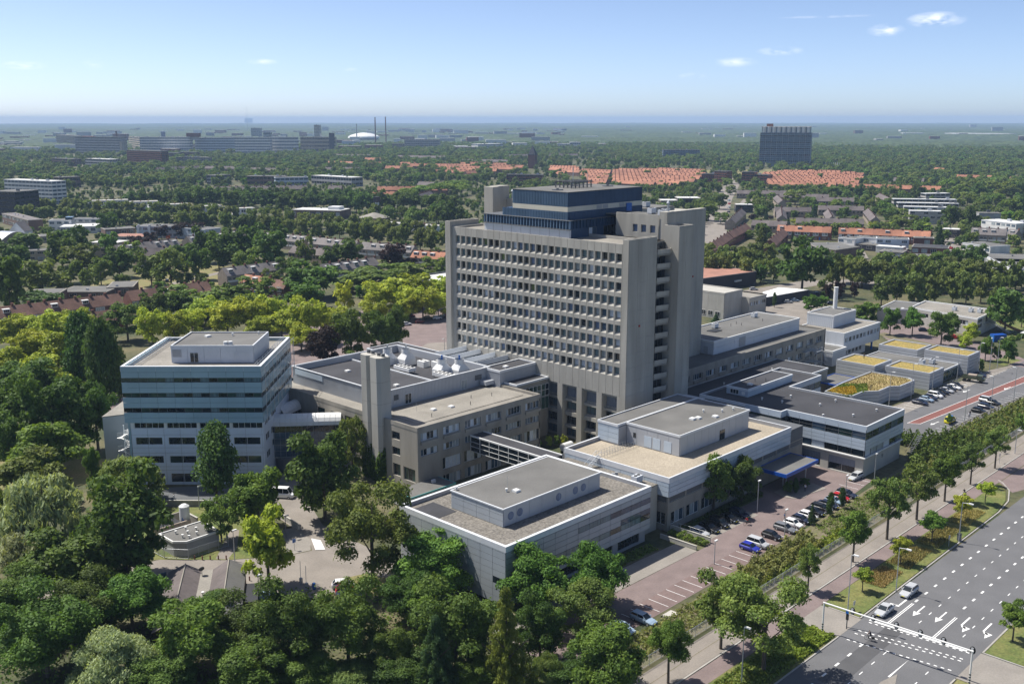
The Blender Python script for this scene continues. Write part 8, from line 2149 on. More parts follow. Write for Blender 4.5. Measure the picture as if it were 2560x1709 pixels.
scatter_leaves('bed_weeds',inpoly([(112,107.4),(149.5,106.2),(149.5,109.2),(112,109.2)]),2600,.24,'leaf_ash',13,.02,.6,lab='weeds in the narrow bed along the clinic wall')
scatter_leaves('ramp_plants',inpoly([(156.4,100.8),(158.4,100.8),(158.4,109.5),(156.4,109.5)]),1200,.22,'leaf_ash',14,.1,1.3,lab='plants on the ramp wall beside the silver hatchback')
scatter_leaves('shade_undergrowth',inpoly([(160,107.4),(189,107),(189,109.4),(160,109.4)]),2200,.24,'leaf_oak',15,.02,.8,lab='dark undergrowth under the twin tree at the canopy')
scatter_leaves('nursery_hedge',inpoly([(384,126),(398,124.6),(412,122.5),(412,121.4),(397,122.8),(383.5,124)]),3500,.3,'leaf_ash',16,.1,1.8,lab='clipped green hedge round the nursery garden')
scatter_leaves('nursery_hedge',inpoly([(375,178),(388,181),(402,180),(402,178.6),(388,179.3),(376,176.4)]),2600,.34,'leaf_oak',17,.1,2.0,lab='long clipped hedge behind the nursery')
scatter_leaves('corner_shrubs',inpoly([(236.5,83.6),(262,83.6),(262,94),(254,96.5),(247,104),(243,104),(243,96.4),(236.5,95.6)]),9000,.34,'leaf_oak',23,.2,3.4,lab='dark bushes at the foot of the outdoor stair of the black roofed wing')
def ivygen(faces):
    def f(r):
        p,q,zm=faces[r.integers(len(faces))]; t=r.random(); z=r.random()**.8*zm*(.75+.25*math.sin(9*t+zm)); n=Vector((q[1]-p[1],-(q[0]-p[0]))).normalized()*r.uniform(.02,.35); return (p[0]+(q[0]-p[0])*t+n.x,p[1]+(q[1]-p[1])*t+n.y,z)
    return f
scatter_leaves('ivy',ivygen([((136.1,179.5),(136.1,177.6),8.6),((136.1,177.6),(136.8,176.9),8.2),((135.8,175.8),(135.8,173.6),6.0),((135.8,173.6),(136.5,172.9),7.2),((136.5,172.9),(137,172.9),8.0),((136.8,180.2),(136.1,179.5),8.5)]),3600,.32,'leaf_maple',20,0,0,parent=CH)
scatter_leaves('forest_floor',inpoly([(40,60),(111,82),(111,120),(100,134),(84,146),(60,165),(45,240),(20,260),(10,120)]),26000,.3,'leaf_oak',21,.05,1.5,lab='dark undergrowth below the left foreground wood')
# ------------------------------------------------------------------ vehicles: local x = forwards, origin on the ground under the middle
def loft(b,secs,m=0,caps=True):
    n=len(secs[0]); base=len(b.v)
    for s in secs: b.v += s
    for i in range(len(secs)-1):
        for k in range(n): j=(k+1)%n; b.f.append((base+i*n+k,base+i*n+j,base+(i+1)*n+j,base+(i+1)*n+k)); b.m.append(m)
    if caps: b.f.append(tuple(base+k for k in reversed(range(n)))); b.f.append(tuple(base+(len(secs)-1)*n+k for k in range(n))); b.m += [m,m]
CARK={ # length, width, height, hood height, rear deck height, windscreen base/top x, rear top/base x
 'hatch':(4.0,1.72,1.47,.92,.98,.85,.25,-1.35,-1.85),'sedan':(4.5,1.76,1.43,.90,1.0,.95,.25,-1.0,-1.65),'estate':(4.65,1.78,1.48,.90,1.0,.95,.25,-1.85,-2.2),'mpv':(4.4,1.82,1.75,1.05,1.05,1.35,.65,-1.75,-2.1),'van':(5.2,1.98,2.3,1.2,1.2,2.0,1.25,-2.4,-2.55)}
def car_parts(k):
    L,w,h,hood,deck,wb,wt,rt,rb=CARK[k]; hx=L/2; W_=w/2; zb=.24
    def sec(x,zt,ws,zl=zb): 
        a=W_*ws; return [(x,-a*.92,zl),(x,a*.92,zl),(x,a,zl+.3),(x,a*.97,max(zt-.12,zl+.35)),(x,a*.84,zt),(x,-a*.84,zt),(x,-a*.97,max(zt-.12,zl+.35)),(x,-a,zl+.3)]
    b=MB(); belt=max(hood,deck)
    loft(b,[sec(-hx,deck-.22,.80,zb+.12),sec(-hx+.12,deck-.05,.92),sec(-hx+.5,deck,1),sec(rb+.1 if k!='van' else -1,belt,1),sec(0,belt-.01,1),sec(wb,hood,.99),sec(hx-.55,hood-.10,.97),sec(hx-.12,hood-.26,.88),sec(hx,hood-.42,.76,zb+.12)])
    # roof skin and pillars
    r=W_*.74; b.prism([(rt,-r),(wt,-r),(wt,r),(rt,r)],h-.06,h)
    for y in (-1,1):
        for x0,x1 in ((wb,wt),(rb,rt)): b.tube((x0,y*W_*.84,belt-.05),(x1,y*r,h-.03),.05,5)
        b.tube((wt-.95,y*W_*.86,belt-.05),(wt-.95,y*r,h-.03),.045,5)
        b.tube((wt,y*r,h-.03),(rt,y*r,h-.03),.04,5)
    for y in (-1,1): b.box(wb-.35,wb-.15,y*W_-.04,y*W_+.13 if y>0 else y*W_+.04,belt-.02,belt+.13) if y>0 else b.box(wb-.35,wb-.15,-W_-.13,-W_+.04,belt-.02,belt+.13)
    body=b.mesh('body',['paint_silver'],smooth=False)
    b=MB(); g=[(rb,-W_*.82,belt-.03),(wb,-W_*.82,belt-.03),(wb,W_*.82,belt-.03),(rb,W_*.82,belt-.03)]; t_=[(rt,-r+.01,h-.05),(wt,-r+.01,h-.05),(wt,r-.01,h-.05),(rt,r-.01,h-.05)]
    for i in range(4): j=(i+1)%4; b.quad(g[i],g[j],t_[j],t_[i])
    glass=b.mesh('cabin_glass',['glass_dark'])
    return body,glass,L,W_,hood,deck
wb_=MB(); wb_.tube((0,-.11,0),(0,.11,0),.31,14); tyre=wb_.mesh('wheel',['black_rubber']); wb_=MB(); wb_.tube((0,-.125,0),(0,.125,0),.19,10); rim=wb_.mesh('rim',['steel'])
def box_mesh(nm,dx,dy,dz,m): b=MB(); b.box(-dx/2,dx/2,-dy/2,dy/2,-dz/2,dz/2); return b.mesh(nm,[m])
HL=box_mesh('headlight',.12,.34,.14,'blind_white'); TL=box_mesh('tail_light',.08,.28,.18,'paint_red'); NPm=box_mesh('number_plate',.04,.5,.11,'paint_ambulance')
CARP={k:car_parts(k) for k in CARK}
def make_car(kind,col,u,v,ang,lab,grp,near):
    body,glass,L,W_,hood,deck=CARP[kind]; nm={'van':'delivery_van','mpv':'people_carrier'}.get(kind,'parked_car')
    t=thing(nm,lab,'van' if kind=='van' else 'car',(u,v,.05),R(ang),grp)
    o=put('body',body,t,(0,0,0),0,world=False); o.material_slots[0].link='OBJECT'; o.material_slots[0].material=MATS['paint_'+col]
    put('cabin_glass',glass,o,(0,0,0),0,world=False)
    for x in (L*.31,-L*.30):
        for y in (-W_+.1,W_-.1):
            w=put('wheel',tyre,t,(x,y,.31),0,world=False)
            if near: put('rim',rim,w,(0,0,0),0,world=False)
    if near:
        for y in (-.55,.55): put('headlight',HL,o,(L/2-.1,y,hood-.32),0,world=False); put('tail_light',TL,o,(-L/2+.06,y,deck-.25),0,world=False)
        put('number_plate',NPm,o,(L/2,0,.45),0,world=False)
    return t
for kd,c,u,v,a,lab,grp in CARS:
    grp=G_(grp); d=math.hypot(u,v); t=make_car(kd,c,u,v,a,lab,grp,d<260)
    if c=='ambulance':
        for y in (-.93,.91): b=MB(); b.box(-2.0,2.0,y,y+.02,.75,.98); b.build('stripe',['blue_fascia'],t,world=False)
        b=MB(); b.box(-.2,.6,-.6,.6,1.75,1.87); b.build('light_bar',['blue_door'],t,world=False)
# army truck
t=thing('army_truck','green camouflage army truck parked in front of the pavilions','truck',(321,111.5,.05),R(-80))
b=MB(); b.box(1.2,2.6,-1.1,1.1,.7,2.3); b.box(2.6,3.4,-1,1,.7,1.5); b.build('cab',['paint_army'],t,world=False); b=MB(); b.box(-3.2,1.1,-1.2,1.2,1.0,1.3); b.box(-3.2,1.1,-1.2,-1.1,1.3,1.9); b.box(-3.2,1.1,1.1,1.2,1.3,1.9); b.build('load_bed',['paint_army'],t,world=False)
b=MB(); b.box(-1.5,1,-1,1,1.3,2.3); b.build('load',['brick_pale'],t,world=False)
for x in (2.3,-1.2,-2.5):
    for y in (-1,1): put('wheel',tyre,t,(x,y,.45),0,world=False,scale=(1.45,1.6,1.45))
b=MB(); b.box(2.61,2.63,-.9,.9,1.6,2.2); b.build('windscreen',['glass_dark'],t,world=False)
# motorcycle
def cycle_wheel(b,x,z,r,m=0,n=16,w=.025):
    for k in range(n): a0,a1=2*math.pi*k/n,2*math.pi*(k+1)/n; b.tube((x+r*math.cos(a0),0,z+r*math.sin(a0)),(x+r*math.cos(a1),0,z+r*math.sin(a1)),w,4,m,cap=False)
t=thing('motorcycle','orange motorcycle between two parked cars by the pavilions','motorcycle',(289.8,112.2,.05),R(-80))
for x in (-.7,.7): b=MB(); cycle_wheel(b,x,.32,.3,w=.06); b.build('wheel',['black_rubber'],t,world=False)
b=MB(); b.box(-.3,.4,-.14,.14,.6,.95); b.box(-.5,.3,-.16,.16,.35,.6); b.build('fairing',['paint_orange'],t,world=False); b=MB(); b.box(-.8,-.2,-.13,.13,.8,.92); b.build('saddle',['black_rubber'],t,world=False); b=MB(); b.tube((.55,-.35,1.05),(.55,.35,1.05),.03,5); b.tube((.7,0,.32),(.5,0,1.05),.04,5); b.build('handlebar',['steel'],t,world=False)
# ------------------------------------------------------------------ traffic signal gantry
t=thing('signal_gantry','white traffic light gantry spanning the boulevard','gantry',(141.9,57,0))
for v in (68.4,45.8):
    u=141.42 if v>60 else 142.3
    b=MB(); b.cyl(u,v,0,5.25,.13,10); o=b.build('post',['white'],t)
    for k in range(4): b=MB(); b.cyl(u,v,.15+.42*k,.36+.42*k,.145,10); b.build('black_band',['dark'],o)
b=MB(); b.tube((141.42,68.55,5.2),(142.3,45.65,5.2),.13,10); b.build('beam',['white'],t)
def signal(par,u,v,z,nm='traffic_light'):
    b=MB(); n=14; pts=[(v+.42*math.cos(2*math.pi*k/n),z+.62*math.sin(2*math.pi*k/n)) for k in range(n)]; i=len(b.v)
    b.v += [(u+.25,p[0],p[1]) for p in pts]+[(u+.31,p[0],p[1]) for p in pts]; b.f += [tuple(range(n)),tuple(n+k for k in reversed(range(n)))]+[(k,(k+1)%n,n+(k+1)%n,n+k) for k in range(n)]; b.m += [0]*(n+2); b.build('back_board',['black_rubber'],par)
    b=MB(); b.box(u+.0,u+.24,v-.16,v+.16,z-.45,z+.45); b.build('signal_housing',['steel'],par)
for v in (63.9,60.6,57.0,53.4,50.0,45.9):
    s=thing('traffic_light',{63.9:'traffic light over the kerb lane beside the lamp column',60.6:'traffic light over the silver sedan lane',57.0:'third traffic light from the left on the gantry',53.4:'fourth traffic light from the left on the gantry',50.0:'fifth traffic light from the left on the gantry',45.9:'traffic light at the far right end of the gantry'}[v],'traffic light',(141.8,v,5))
    signal(s,141.55+(68-v)*.038,v,5.15)
t=thing('signal_post','black striped signal post with a blue sign at the crossing island','signal post',(145.3,66.2,0)); b=MB(); b.cyl(145.3,66.2,0,2.6,.08,8); b.build('post',['dark'],t); b=MB(); b.box(145.2,145.4,66.0,66.4,1.6,2.6); b.build('signal_housing',['black_rubber'],t); b=MB(); b.box(145.14,145.18,65.95,66.45,2.7,3.2); b.build('sign',['blue_door'],t)
# ------------------------------------------------------------------ street lamps
def lamp(u,v,h,arm,rot,lab,grp,dark=False,z=0):
    t=thing('street_lamp',lab,'street lamp',(u,v,z),rot,grp)
    b=MB(); b.cyl(0,0,0,h,.11,8,r2=.06); b.build('pole',['steel_dark' if dark else 'steel'],t,world=False)
    b=MB(); 
    if arm: b.tube((0,0,h-.05),(arm,0,h+.12),.05,6)
    b.prism([(arm-.1,-.16),(arm+.75,-.16),(arm+.75,.16),(arm-.1,.16)],h,h+.2); b.build('lamp_head',['steel_dark' if dark else 'white'],t,world=False); return t
G1='tall street lamps along the boulevard'
for u,v,h,a,lab in ((119.3,69.5,9,.3,'street lamp on the near verge in front of the large tree'),(145.8,66.45,12.5,.4,'tallest street lamp beside the signal gantry'),(163.4,66.1,8.3,1.3,'curved street lamp beside the silver station wagon'),(192.6,66.6,8.2,1.3,'street lamp with a dark bin at its foot on the verge'),(256.5,77.6,6,.3,'small lamp on the footpath beside a cyclist')): lamp(u,v,h,a,-math.pi/2,lab,G1)
for u,v,h,lab in ((179.5,103,6.6,'lamp left of the twin tree shadow'),(169,90.8,6.6,'lamp in front of the grey estate car'),(195.3,91.4,6.6,'lamp in front of the red hatchback'),(214.4,93.8,6.2,'lamp at the corner of the glazed wing'),(151.2,95,4.5,'low lamp beside the empty stalls'),(121.5,95.4,5.5,'dark lamp beside the pale blue station wagon')): lamp(u,v,h,.0,0,lab,'lamps of the entrance car park',dark='dark' in lab)
for k,(u,v) in enumerate(((343.6,112.2),(330.9,113.6),(316.5,114.8),(301.0,116.1),(288,117),(274,117.4),(303.5,93.7),(288.3,94.7),(273.6,96.2))): lamp(u,v,10.5,.4,math.pi/2 if v<100 else -math.pi/2,(ORD[k%6]+' lamp from the far end along the pavilions') if k<6 else (ORD[k-6]+' lamp from the far end along the guard rail'),'slim tall lamps of the pod car park')
for k,(u,v,h) in enumerate(((90.5,159.5,6),(96.3,165.6,3.2),(85.6,143.5,4),(99,187.6,5),(103.2,161.8,4.5))): lamp(u,v,h,0,0,['tall lamp in front of the transformer house','short round lamp on the substation lawn','lamp beside the gabled shed','lamp on the dark plaza','dark lamp behind the yellow green plane'][k],'lamps on the forecourt',dark=k==4)
for k,(u,v) in enumerate(((232,258),(205,262),(246,300),(262,290),(190,290),(222,312),(170,285),(280,318))): lamp(u,v,5.5,.2,TR.uniform(0,6),'lamp on the visitor parking place','lamps on the visitor parking place')
lamp(338.5,112.8,11,.3,math.pi,'very tall lamp between the tallest pavilion and the nursery trees',None)
# barrier gate, signs, bollards, bin
for k,(u,v,up) in enumerate(((93.6,142.7,1),(93.1,140.3,1),(94.0,139.4,0))):
    t=thing('barrier_gate',['left parking barrier with a raised boom','middle parking barrier with a raised boom','right parking ticket column with a blue face'][k],'barrier',(u,v,0)); b=MB(); b.box(u-.22,u+.22,v-.22,v+.22,0,1.2); b.build('cabinet',['steel' if k<2 else 'blue_door'],t)
    if up: b=MB(); b.tube((u,v+.1,1.0),(u+.1,v+.2,4.3),.05,5); b.build('boom',['white'],t)
for k,(u,v) in enumerate(((85.7,165.5),(86.6,164.3),(87.7,163.4),(88.8,162.4),(89.8,161.3),(88,150.4),(89.4,149),(90.1,146.8))):
    b=MB(); b.box(u-.09,u+.09,v-.09,v+.09,0,.85); b.box(u-.1,u+.1,v-.1,v+.1,.72,.8); o=b.build('bollard',['brick']); tag(o,'short dark wooden bollard along the forecourt edge','bollard','wooden bollards along the forecourt')
for u,v,h,lab in ((101,155.7,2.3,'blue parking sign post beside the speed table'),(246.5,77.8,2.4,'small round sign post on the footpath'),(189.2,67.2,2.3,'small grey sign post on the verge island'),(151.5,68,2,'small white sign on the crossing corner')):
    t=thing('sign_post',lab,'sign',(u,v,0)); b=MB(); b.cyl(u,v,0,h,.05,6); b.build('pole',['steel'],t); b=MB(); b.box(u-.35,u+.35,v-.03,v+.03,h-.7,h); b.build('sign_plate',['blue_door' if 'blue' in lab else 'steel'],t)
t=thing('notice_board','dark notice board behind the twin gabled shed','board',(75.4,158.6,0)); b=MB(); b.box(75,76.6,158.5,158.65,.8,2.9); b.build('board',['glass_blue'],t); b=MB(); b.cyl(75.1,158.58,0,2.9,.06,6); b.cyl(76.5,158.58,0,2.9,.06,6); b.build('post',['steel_dark'],t)
t=thing('litter_bin','dark litter box at the foot of the verge lamp','bin',(193.2,66.75,0)); b=MB(); b.box(192.8,193.6,66.5,67.1,.3,1.5); b.build('box',['steel_dark'],t); b=MB(); b.box(192.75,193.65,66.45,67.15,1.5,1.6); b.build('lid',['dark'],t); b=MB(); b.cyl(193.2,66.8,0,.3,.08,6); b.build('foot',['steel'],t)
b=MB(); b.box(128,130.6,88.3,90,.03,.25); b.box(128.2,130.4,88.5,89.8,.25,.3); o=b.build('concrete_block',['concrete_pale']); tag(o,'pale square concrete slab in the weeds by the car park','slab')
t=thing('tanker_trailer','white tank trailer in the shaded yard behind the concrete block','trailer',(180.5,156.5,0)); b=MB(); b.tube((178.8,156.5,1.9),(182,156.5,1.9),.95,14); b.build('tank',['white'],t); b=MB(); b.box(178.6,182.4,156,157,.6,.95); b.build('chassis',['dark'],t)
for x in (179.2,181.8): put('wheel',tyre,t,(x,156.1,.4),0); put('wheel',tyre,t,(x,156.9,.4),0)
for k in range(7):
    u,v=222+2.0*k,233+1.2*(k%3); t=thing('flag_pole',ORD[k]+' bare white pole from the left on the tower forecourt','pole',(u,v,0),0,'bare white poles on the tower forecourt'); b=MB(); b.cyl(u,v,0,4.5,.06,6); b.build('pole',['steel'],t); b=MB(); b.box(u-.25,u+.25,v-.02,v+.02,3.4,4.2); b.build('plate',['blue_door' if k%2 else 'white'],t)
t=thing('bus_shelter','glass shelter with blue boards on the tower forecourt','shelter',(231,229,0)); b=MB(); b.box(229,234,228,230,2.4,2.55); b.build('roof',['steel'],t); b=MB(); b.box(229,234,229.9,229.96,.2,2.3); b.build('pane',['glass_blue'],t)
for x in (229.1,233.9): b=MB(); b.cyl(x,228.2,0,2.4,.06,6); b.cyl(x,229.9,0,2.4,.06,6); b.build('post',['steel'],t)
# ------------------------------------------------------------------ people: one skinned body each
def person_mesh(pose,shirt,trousers,hair='trunk_dark',skin='skin'):
    J={'pel':(0,0,.95),'che':(0,0,1.32),'nec':(0,0,1.5),'hea':(.02,0,1.63),'top':(.01,0,1.74)}
    if pose=='walk': L=[((.0,.1,.92),(.14,.1,.52),(.02,.1,.08),(.17,.1,.04)),((.0,-.1,.92),(-.05,-.1,.5),(-.32,-.1,.12),(-.2,-.1,.04))]; Ar=[((.0,.2,1.42),(-.1,.24,1.15),(-.02,.25,.92)),((.0,-.2,1.42),(.08,-.24,1.15),(.24,-.22,.98))]
    elif pose=='ride': J={'pel':(-.18,0,1.0),'che':(.02,0,1.35),'nec':(.08,0,1.52),'hea':(.12,0,1.65),'top':(.12,0,1.76)}; L=[((-.15,.1,.97),(.24,.12,.78),(.1,.12,.36),(.24,.12,.32)),((-.15,-.1,.97),(.2,-.12,.66),(-.02,-.12,.2),(.12,-.12,.16))]; Ar=[((.04,.19,1.44),(.2,.24,1.2),(.42,.22,1.08)),((.04,-.19,1.44),(.2,-.24,1.2),(.42,-.22,1.08))]
    else: L=[((.0,.1,.92),(.02,.11,.5),(.0,.12,.08),(.15,.13,.04)),((.0,-.1,.92),(.02,-.11,.5),(.0,-.12,.08),(.15,-.13,.04))]; Ar=[((.0,.2,1.42),(-.02,.25,1.15),(.05,.26,.9)),((.0,-.2,1.42),(-.02,-.25,1.15),(.08,-.24,.92))]
    me=bpy.data.meshes.new('body'); V=[];E=[];Rr=[]
    def add(p,r,par=None): V.append(p); Rr.append(r); (E.append((par,len(V)-1)) if par is not None else None); return len(V)-1
    pel=add(J['pel'],.135); che=add(J['che'],.15,pel); nec=add(J['nec'],.055,che); hea=add(J['hea'],.095,nec); add(J['top'],.07,hea)
    for l in L: h=add(l[0],.088,pel); k=add(l[1],.06,h); a=add(l[2],.042,k); add(l[3],.04,a)
    for l in Ar: s=add(l[0],.058,che); e=add(l[1],.042,s); add(l[2],.034,e)
    me.from_pydata(V,E,[]); o=bpy.data.objects.new('tmp',me); COL.objects.link(o); m=o.modifiers.new('s','SKIN'); 
    for i,sv in enumerate(me.skin_vertices[0].data): sv.radius=(Rr[i],Rr[i]*(1.15 if i==1 else 1)); sv.use_root=(i==0)
    o.modifiers.new('u','SUBSURF').levels=1
    dg=bpy.context.evaluated_depsgraph_get(); me2=bpy.data.meshes.new_from_object(o.evaluated_get(dg)); bpy.data.objects.remove(o)
    me2.materials.clear()
    for k in (trousers,shirt,skin,hair): me2.materials.append(MATS[k])
    for p in me2.polygons:
        c=p.center; arm=abs(c.y)>.185 and c.z<1.2; p.material_index=3 if c.z>J['hea'][2]+.045 or (c.z>J['hea'][2]-.05 and c.x<J['hea'][0]-.03) else 2 if (c.z>J['nec'][2]-.02 or (arm and c.z<1.18)) else 1 if c.z>J['pel'][2]+.03 else 0
    return me2
mat('skin',(.42,.25,.18),var=.03); mat('cloth_white',(.7,.7,.7),var=.05); mat('cloth_dark',(.025,.027,.035),var=.1); mat('cloth_red',(.42,.03,.03),var=.05); mat('cloth_olive',(.12,.11,.07),var=.1); mat('cloth_blue',(.06,.12,.25),var=.1)
def person(pose,shirt,trs,u,v,ang,lab,z=.05,hair='trunk_dark'):
    o=put('person',person_mesh(pose,shirt,trs,hair),None,(u,v,z),R(ang)); tag(o,lab,'person'); return o
def bicycle(u,v,ang,lab,col='dark',z=.05):
    t=thing('bicycle',lab,'bicycle',(u,v,z),R(ang))
    for x in (-.52,.55): b=MB(); cycle_wheel(b,x,.35,.34,w=.022); b.build('wheel',['black_rubber'],t,world=False)
    b=MB()
    for p,q in (((-.52,0,.35),(-.1,0,.32)),((-.1,0,.32),(-.22,0,.9)),((-.1,0,.32),(.4,0,.82)),((-.2,0,.8),(.4,0,.82)),((-.52,0,.35),(-.2,0,.75)),((.55,0,.35),(.38,0,1.02))): b.tube(p,q,.022,5)
    b.build('frame',[col],t,world=False); b=MB(); b.box(-.36,-.08,-.08,.08,.9,.96); b.build('saddle',['black_rubber'],t,world=False); b=MB(); b.tube((.38,-.28,1.05),(.38,.28,1.05),.018,5); b.build('handlebar',['steel'],t,world=False)
    b=MB(); b.box(-.75,-.35,-.16,.16,.5,.75); b.build('pannier_bag',['black_rubber'],t,world=False)
def rider(u,v,ang,shirt,trs,lab,blab,z=.05): bicycle(u,v,ang,blab,z=z); person('ride',shirt,trs,u,v,ang,lab,z=z+.0)
rider(144.2,61.8,97,'cloth_dark','cloth_dark','person in dark clothes riding a bicycle across the boulevard','dark bicycle with a rear bag on the boulevard crossing')
rider(218.5,75.4,180,'cloth_dark','cloth_olive','person in dark clothes cycling beside the verge island','bicycle on the cycle path beside the verge island')
rider(254.8,79.3,0,'cloth_dark','cloth_dark','person in black cycling on the far footpath','bicycle on the far footpath')
rider(171.6,100.6,160,'cloth_red','cloth_dark','person in a red top on a bicycle in the tree shade','bicycle in the tree shade of the car park')
person('stand','cloth_white','cloth_dark',197.1,101.6,200,'person in a white top standing on the paved bush island')
person('stand','cloth_blue','cloth_dark',178.9,96.4,-60,'person at the door of the white hatchback')
person('walk','cloth_olive','cloth_dark',273.7,122.9,-20,'person walking in dark clothes through the dry meadow roof',4.2)
person('walk','cloth_white','cloth_white',97.6,195.7,-45,'person in white clothes walking on the dark plaza')
person('stand','cloth_dark','cloth_dark',304,139.5,0,'person in dark clothes standing on the pavilion roof beside the parapet',5.7)
person('walk','cloth_dark','cloth_dark',360.5,112.8,-30,'person walking with a bicycle at the nursery corner'); bicycle(361.2,113.4,-30,'parked looking bicycle beside a walking person at the nursery corner')
person('walk','cloth_white','cloth_dark',279.5,97.2,40,'person in a light top beside the yellow ambulance')
person('stand','cloth_dark','cloth_blue',281.2,97.6,0,'second person beside the yellow ambulance')
for k,(u,v) in enumerate(((258.7,113.5),(259.6,113.9),(260.6,114.1))): bicycle(u,v,80,ORD[k]+' bicycle in the rack at the black roofed wing corner')
# ------------------------------------------------------------------ members of a group that share a look: tell them apart by their order
def ordinal(n):
    one=['','first','second','third','fourth','fifth','sixth','seventh','eighth','ninth','tenth','eleventh','twelfth','thirteenth','fourteenth','fifteenth','sixteenth','seventeenth','eighteenth','nineteenth']
    ten={2:'twent',3:'thirt',4:'fort',5:'fift',6:'sixt',7:'sevent',8:'eight',9:'ninet'}
    if n<20: return one[n]
    return ten[n//10]+('ieth' if n%10==0 else 'y-'+one[n%10])
byl={}
for o in COL.objects:
    if o.parent is None and o.get('label') and o.get('category'): byl.setdefault(o['label'],[]).append(o)
for lab,os_ in byl.items():
    if len(os_)<2: continue
    os_.sort(key=lambda o:-math.atan2(o.location.y,o.location.x))
    for k,o in enumerate(os_): o['label']=ordinal(k+1)+' '+lab+', counted from the left'
# ------------------------------------------------------------------ distant woods and trees between the houses (one mass)
FR=np.random.default_rng(5)
BOXR=[]
def addrect(u,v,L,a,d0,d1,m=3): BOXR.append((u,v,math.cos(a),math.sin(a),L+m,d0-m,d1+m,m))
for r in ROWS: addrect(r[0],r[1],r[2],r[3],-r[5]/2-5,r[5]/2+5)
for r in FAR: addrect(r[0],r[1],r[2],r[3],-9,9,2)
for r in BOXES:
    u,v,L,a,z,dep=r[:6]; d=(math.cos(a),math.sin(a)); mid=(u+d[0]*L/2,v+d[1]*L/2)
    if (d[1]*-mid[0]+-d[0]*-mid[1])<0: u,v=u+d[0]*L,v+d[1]*L; a+=math.pi
    addrect(u,v,L,a,0,dep,4); 
    if r[0]**2+r[1]**2<1e6: addrect(u,v,L,a,-14,0,2)
    elif z>20: addrect(u,v,L,a,-160,0,2)
R4=np.array(BOXR)
def free(p):
    dx=p[:,None,0]-R4[None,:,0]; dy=p[:,None,1]-R4[None,:,1]; s=dx*R4[:,2]+dy*R4[:,3]; t=-dx*R4[:,3]+dy*R4[:,2]
    inside=(s>-R4[:,7])&(s<R4[:,4])&(t>R4[:,5])&(t<R4[:,6]); return ~inside.any(1)
def wedge(n,d0,d1,az0=-.52,az1=.52):
    dep=np.sqrt(FR.random(n)*(d1*d1-d0*d0)+d0*d0); az=YAW+FR.uniform(az0,az1,n); return np.stack([dep*np.cos(az),dep*np.sin(az)],1)
def lowfreq(p,s,ph): return np.sin(p[:,0]/s+ph)*np.cos(p[:,1]/s*1.3+ph*2)+.5*np.sin((p[:,0]+p[:,1])/s*2.1+ph)
d_=lambda p:np.hypot(p[:,0],p[:,1])
az_=lambda p:np.arctan2(p[:,1],p[:,0])-YAW
tp=np.array([(t[1],t[2]) for t in TREES])
def mass(name,pts,hts,wid,protos,lab,cat='trees'):
    """tree crowns drawn as geometry-node instances on a point mesh"""
    me=bpy.data.meshes.new(name); me.from_pydata([(x,y,0) for x,y in pts],[],[])
    for nm,ar in (('sc_h',hts),('sc_w',wid),('rot',FR.uniform(0,6.28,len(pts))),('pick',FR.integers(0,len(protos),len(pts)).astype(float))):
        at_=me.attributes.new(nm,'FLOAT','POINT'); at_.data.foreach_set('value',np.asarray(ar,dtype=np.float32))
    o=bpy.data.objects.new(name,me); COL.objects.link(o); o['kind']='stuff'; o['label']=lab; o['category']=cat
    ng=bpy.data.node_groups.new(name,'GeometryNodeTree'); ng.interface.new_socket('Geometry',in_out='INPUT',socket_type='NodeSocketGeometry'); ng.interface.new_socket('Geometry',in_out='OUTPUT',socket_type='NodeSocketGeometry')
    N=ng.nodes.new; L=ng.links.new; gi=N('NodeGroupInput'); go=N('NodeGroupOutput'); ip=N('GeometryNodeInstanceOnPoints'); g2=N('GeometryNodeGeometryToInstance')
    for p in reversed(protos): oi=N('GeometryNodeObjectInfo'); oi.inputs['Object'].default_value=p; oi.inputs['As Instance'].default_value=True; L(oi.outputs['Geometry'],g2.inputs[0])
    def attr(nm): a=N('GeometryNodeInputNamedAttribute'); a.data_type='FLOAT'; a.inputs['Name'].default_value=nm; return a.outputs[0]
    cs=N('ShaderNodeCombineXYZ'); w_=attr('sc_w'); L(w_,cs.inputs[0]); L(w_,cs.inputs[1]); L(attr('sc_h'),cs.inputs[2]); cr=N('ShaderNodeCombineXYZ'); L(attr('rot'),cr.inputs[2])
    L(gi.outputs[0],ip.inputs['Points']); L(g2.outputs[0],ip.inputs['Instance']); ip.inputs['Pick Instance'].default_value=True; fi=N('FunctionNodeFloatToInt'); L(attr('pick'),fi.inputs[0]); L(fi.outputs[0],ip.inputs['Instance Index'])
    L(cr.outputs[0],ip.inputs['Rotation']); L(cs.outputs[0],ip.inputs['Scale']); L(ip.outputs[0],go.inputs[0])
    md=o.modifiers.new('n','NODES'); md.node_group=ng; return o
def proto(kind,seed,n,s,m):
    me=leaf_cloud(0,crown_lobes(kind,seed),n,s,m,seed=seed); o=bpy.data.objects.new('far_crown',me); return o
PROT=[proto('oak',5,620,.088,'leaf_far'),proto('lime',6,620,.088,'leaf_lime'),proto('oak',7,620,.088,'leaf_oak'),proto('ash',8,560,.09,'leaf_ash'),proto('maple',9,620,.088,'leaf_maple'),proto('oak',10,620,.086,'leaf_far')]
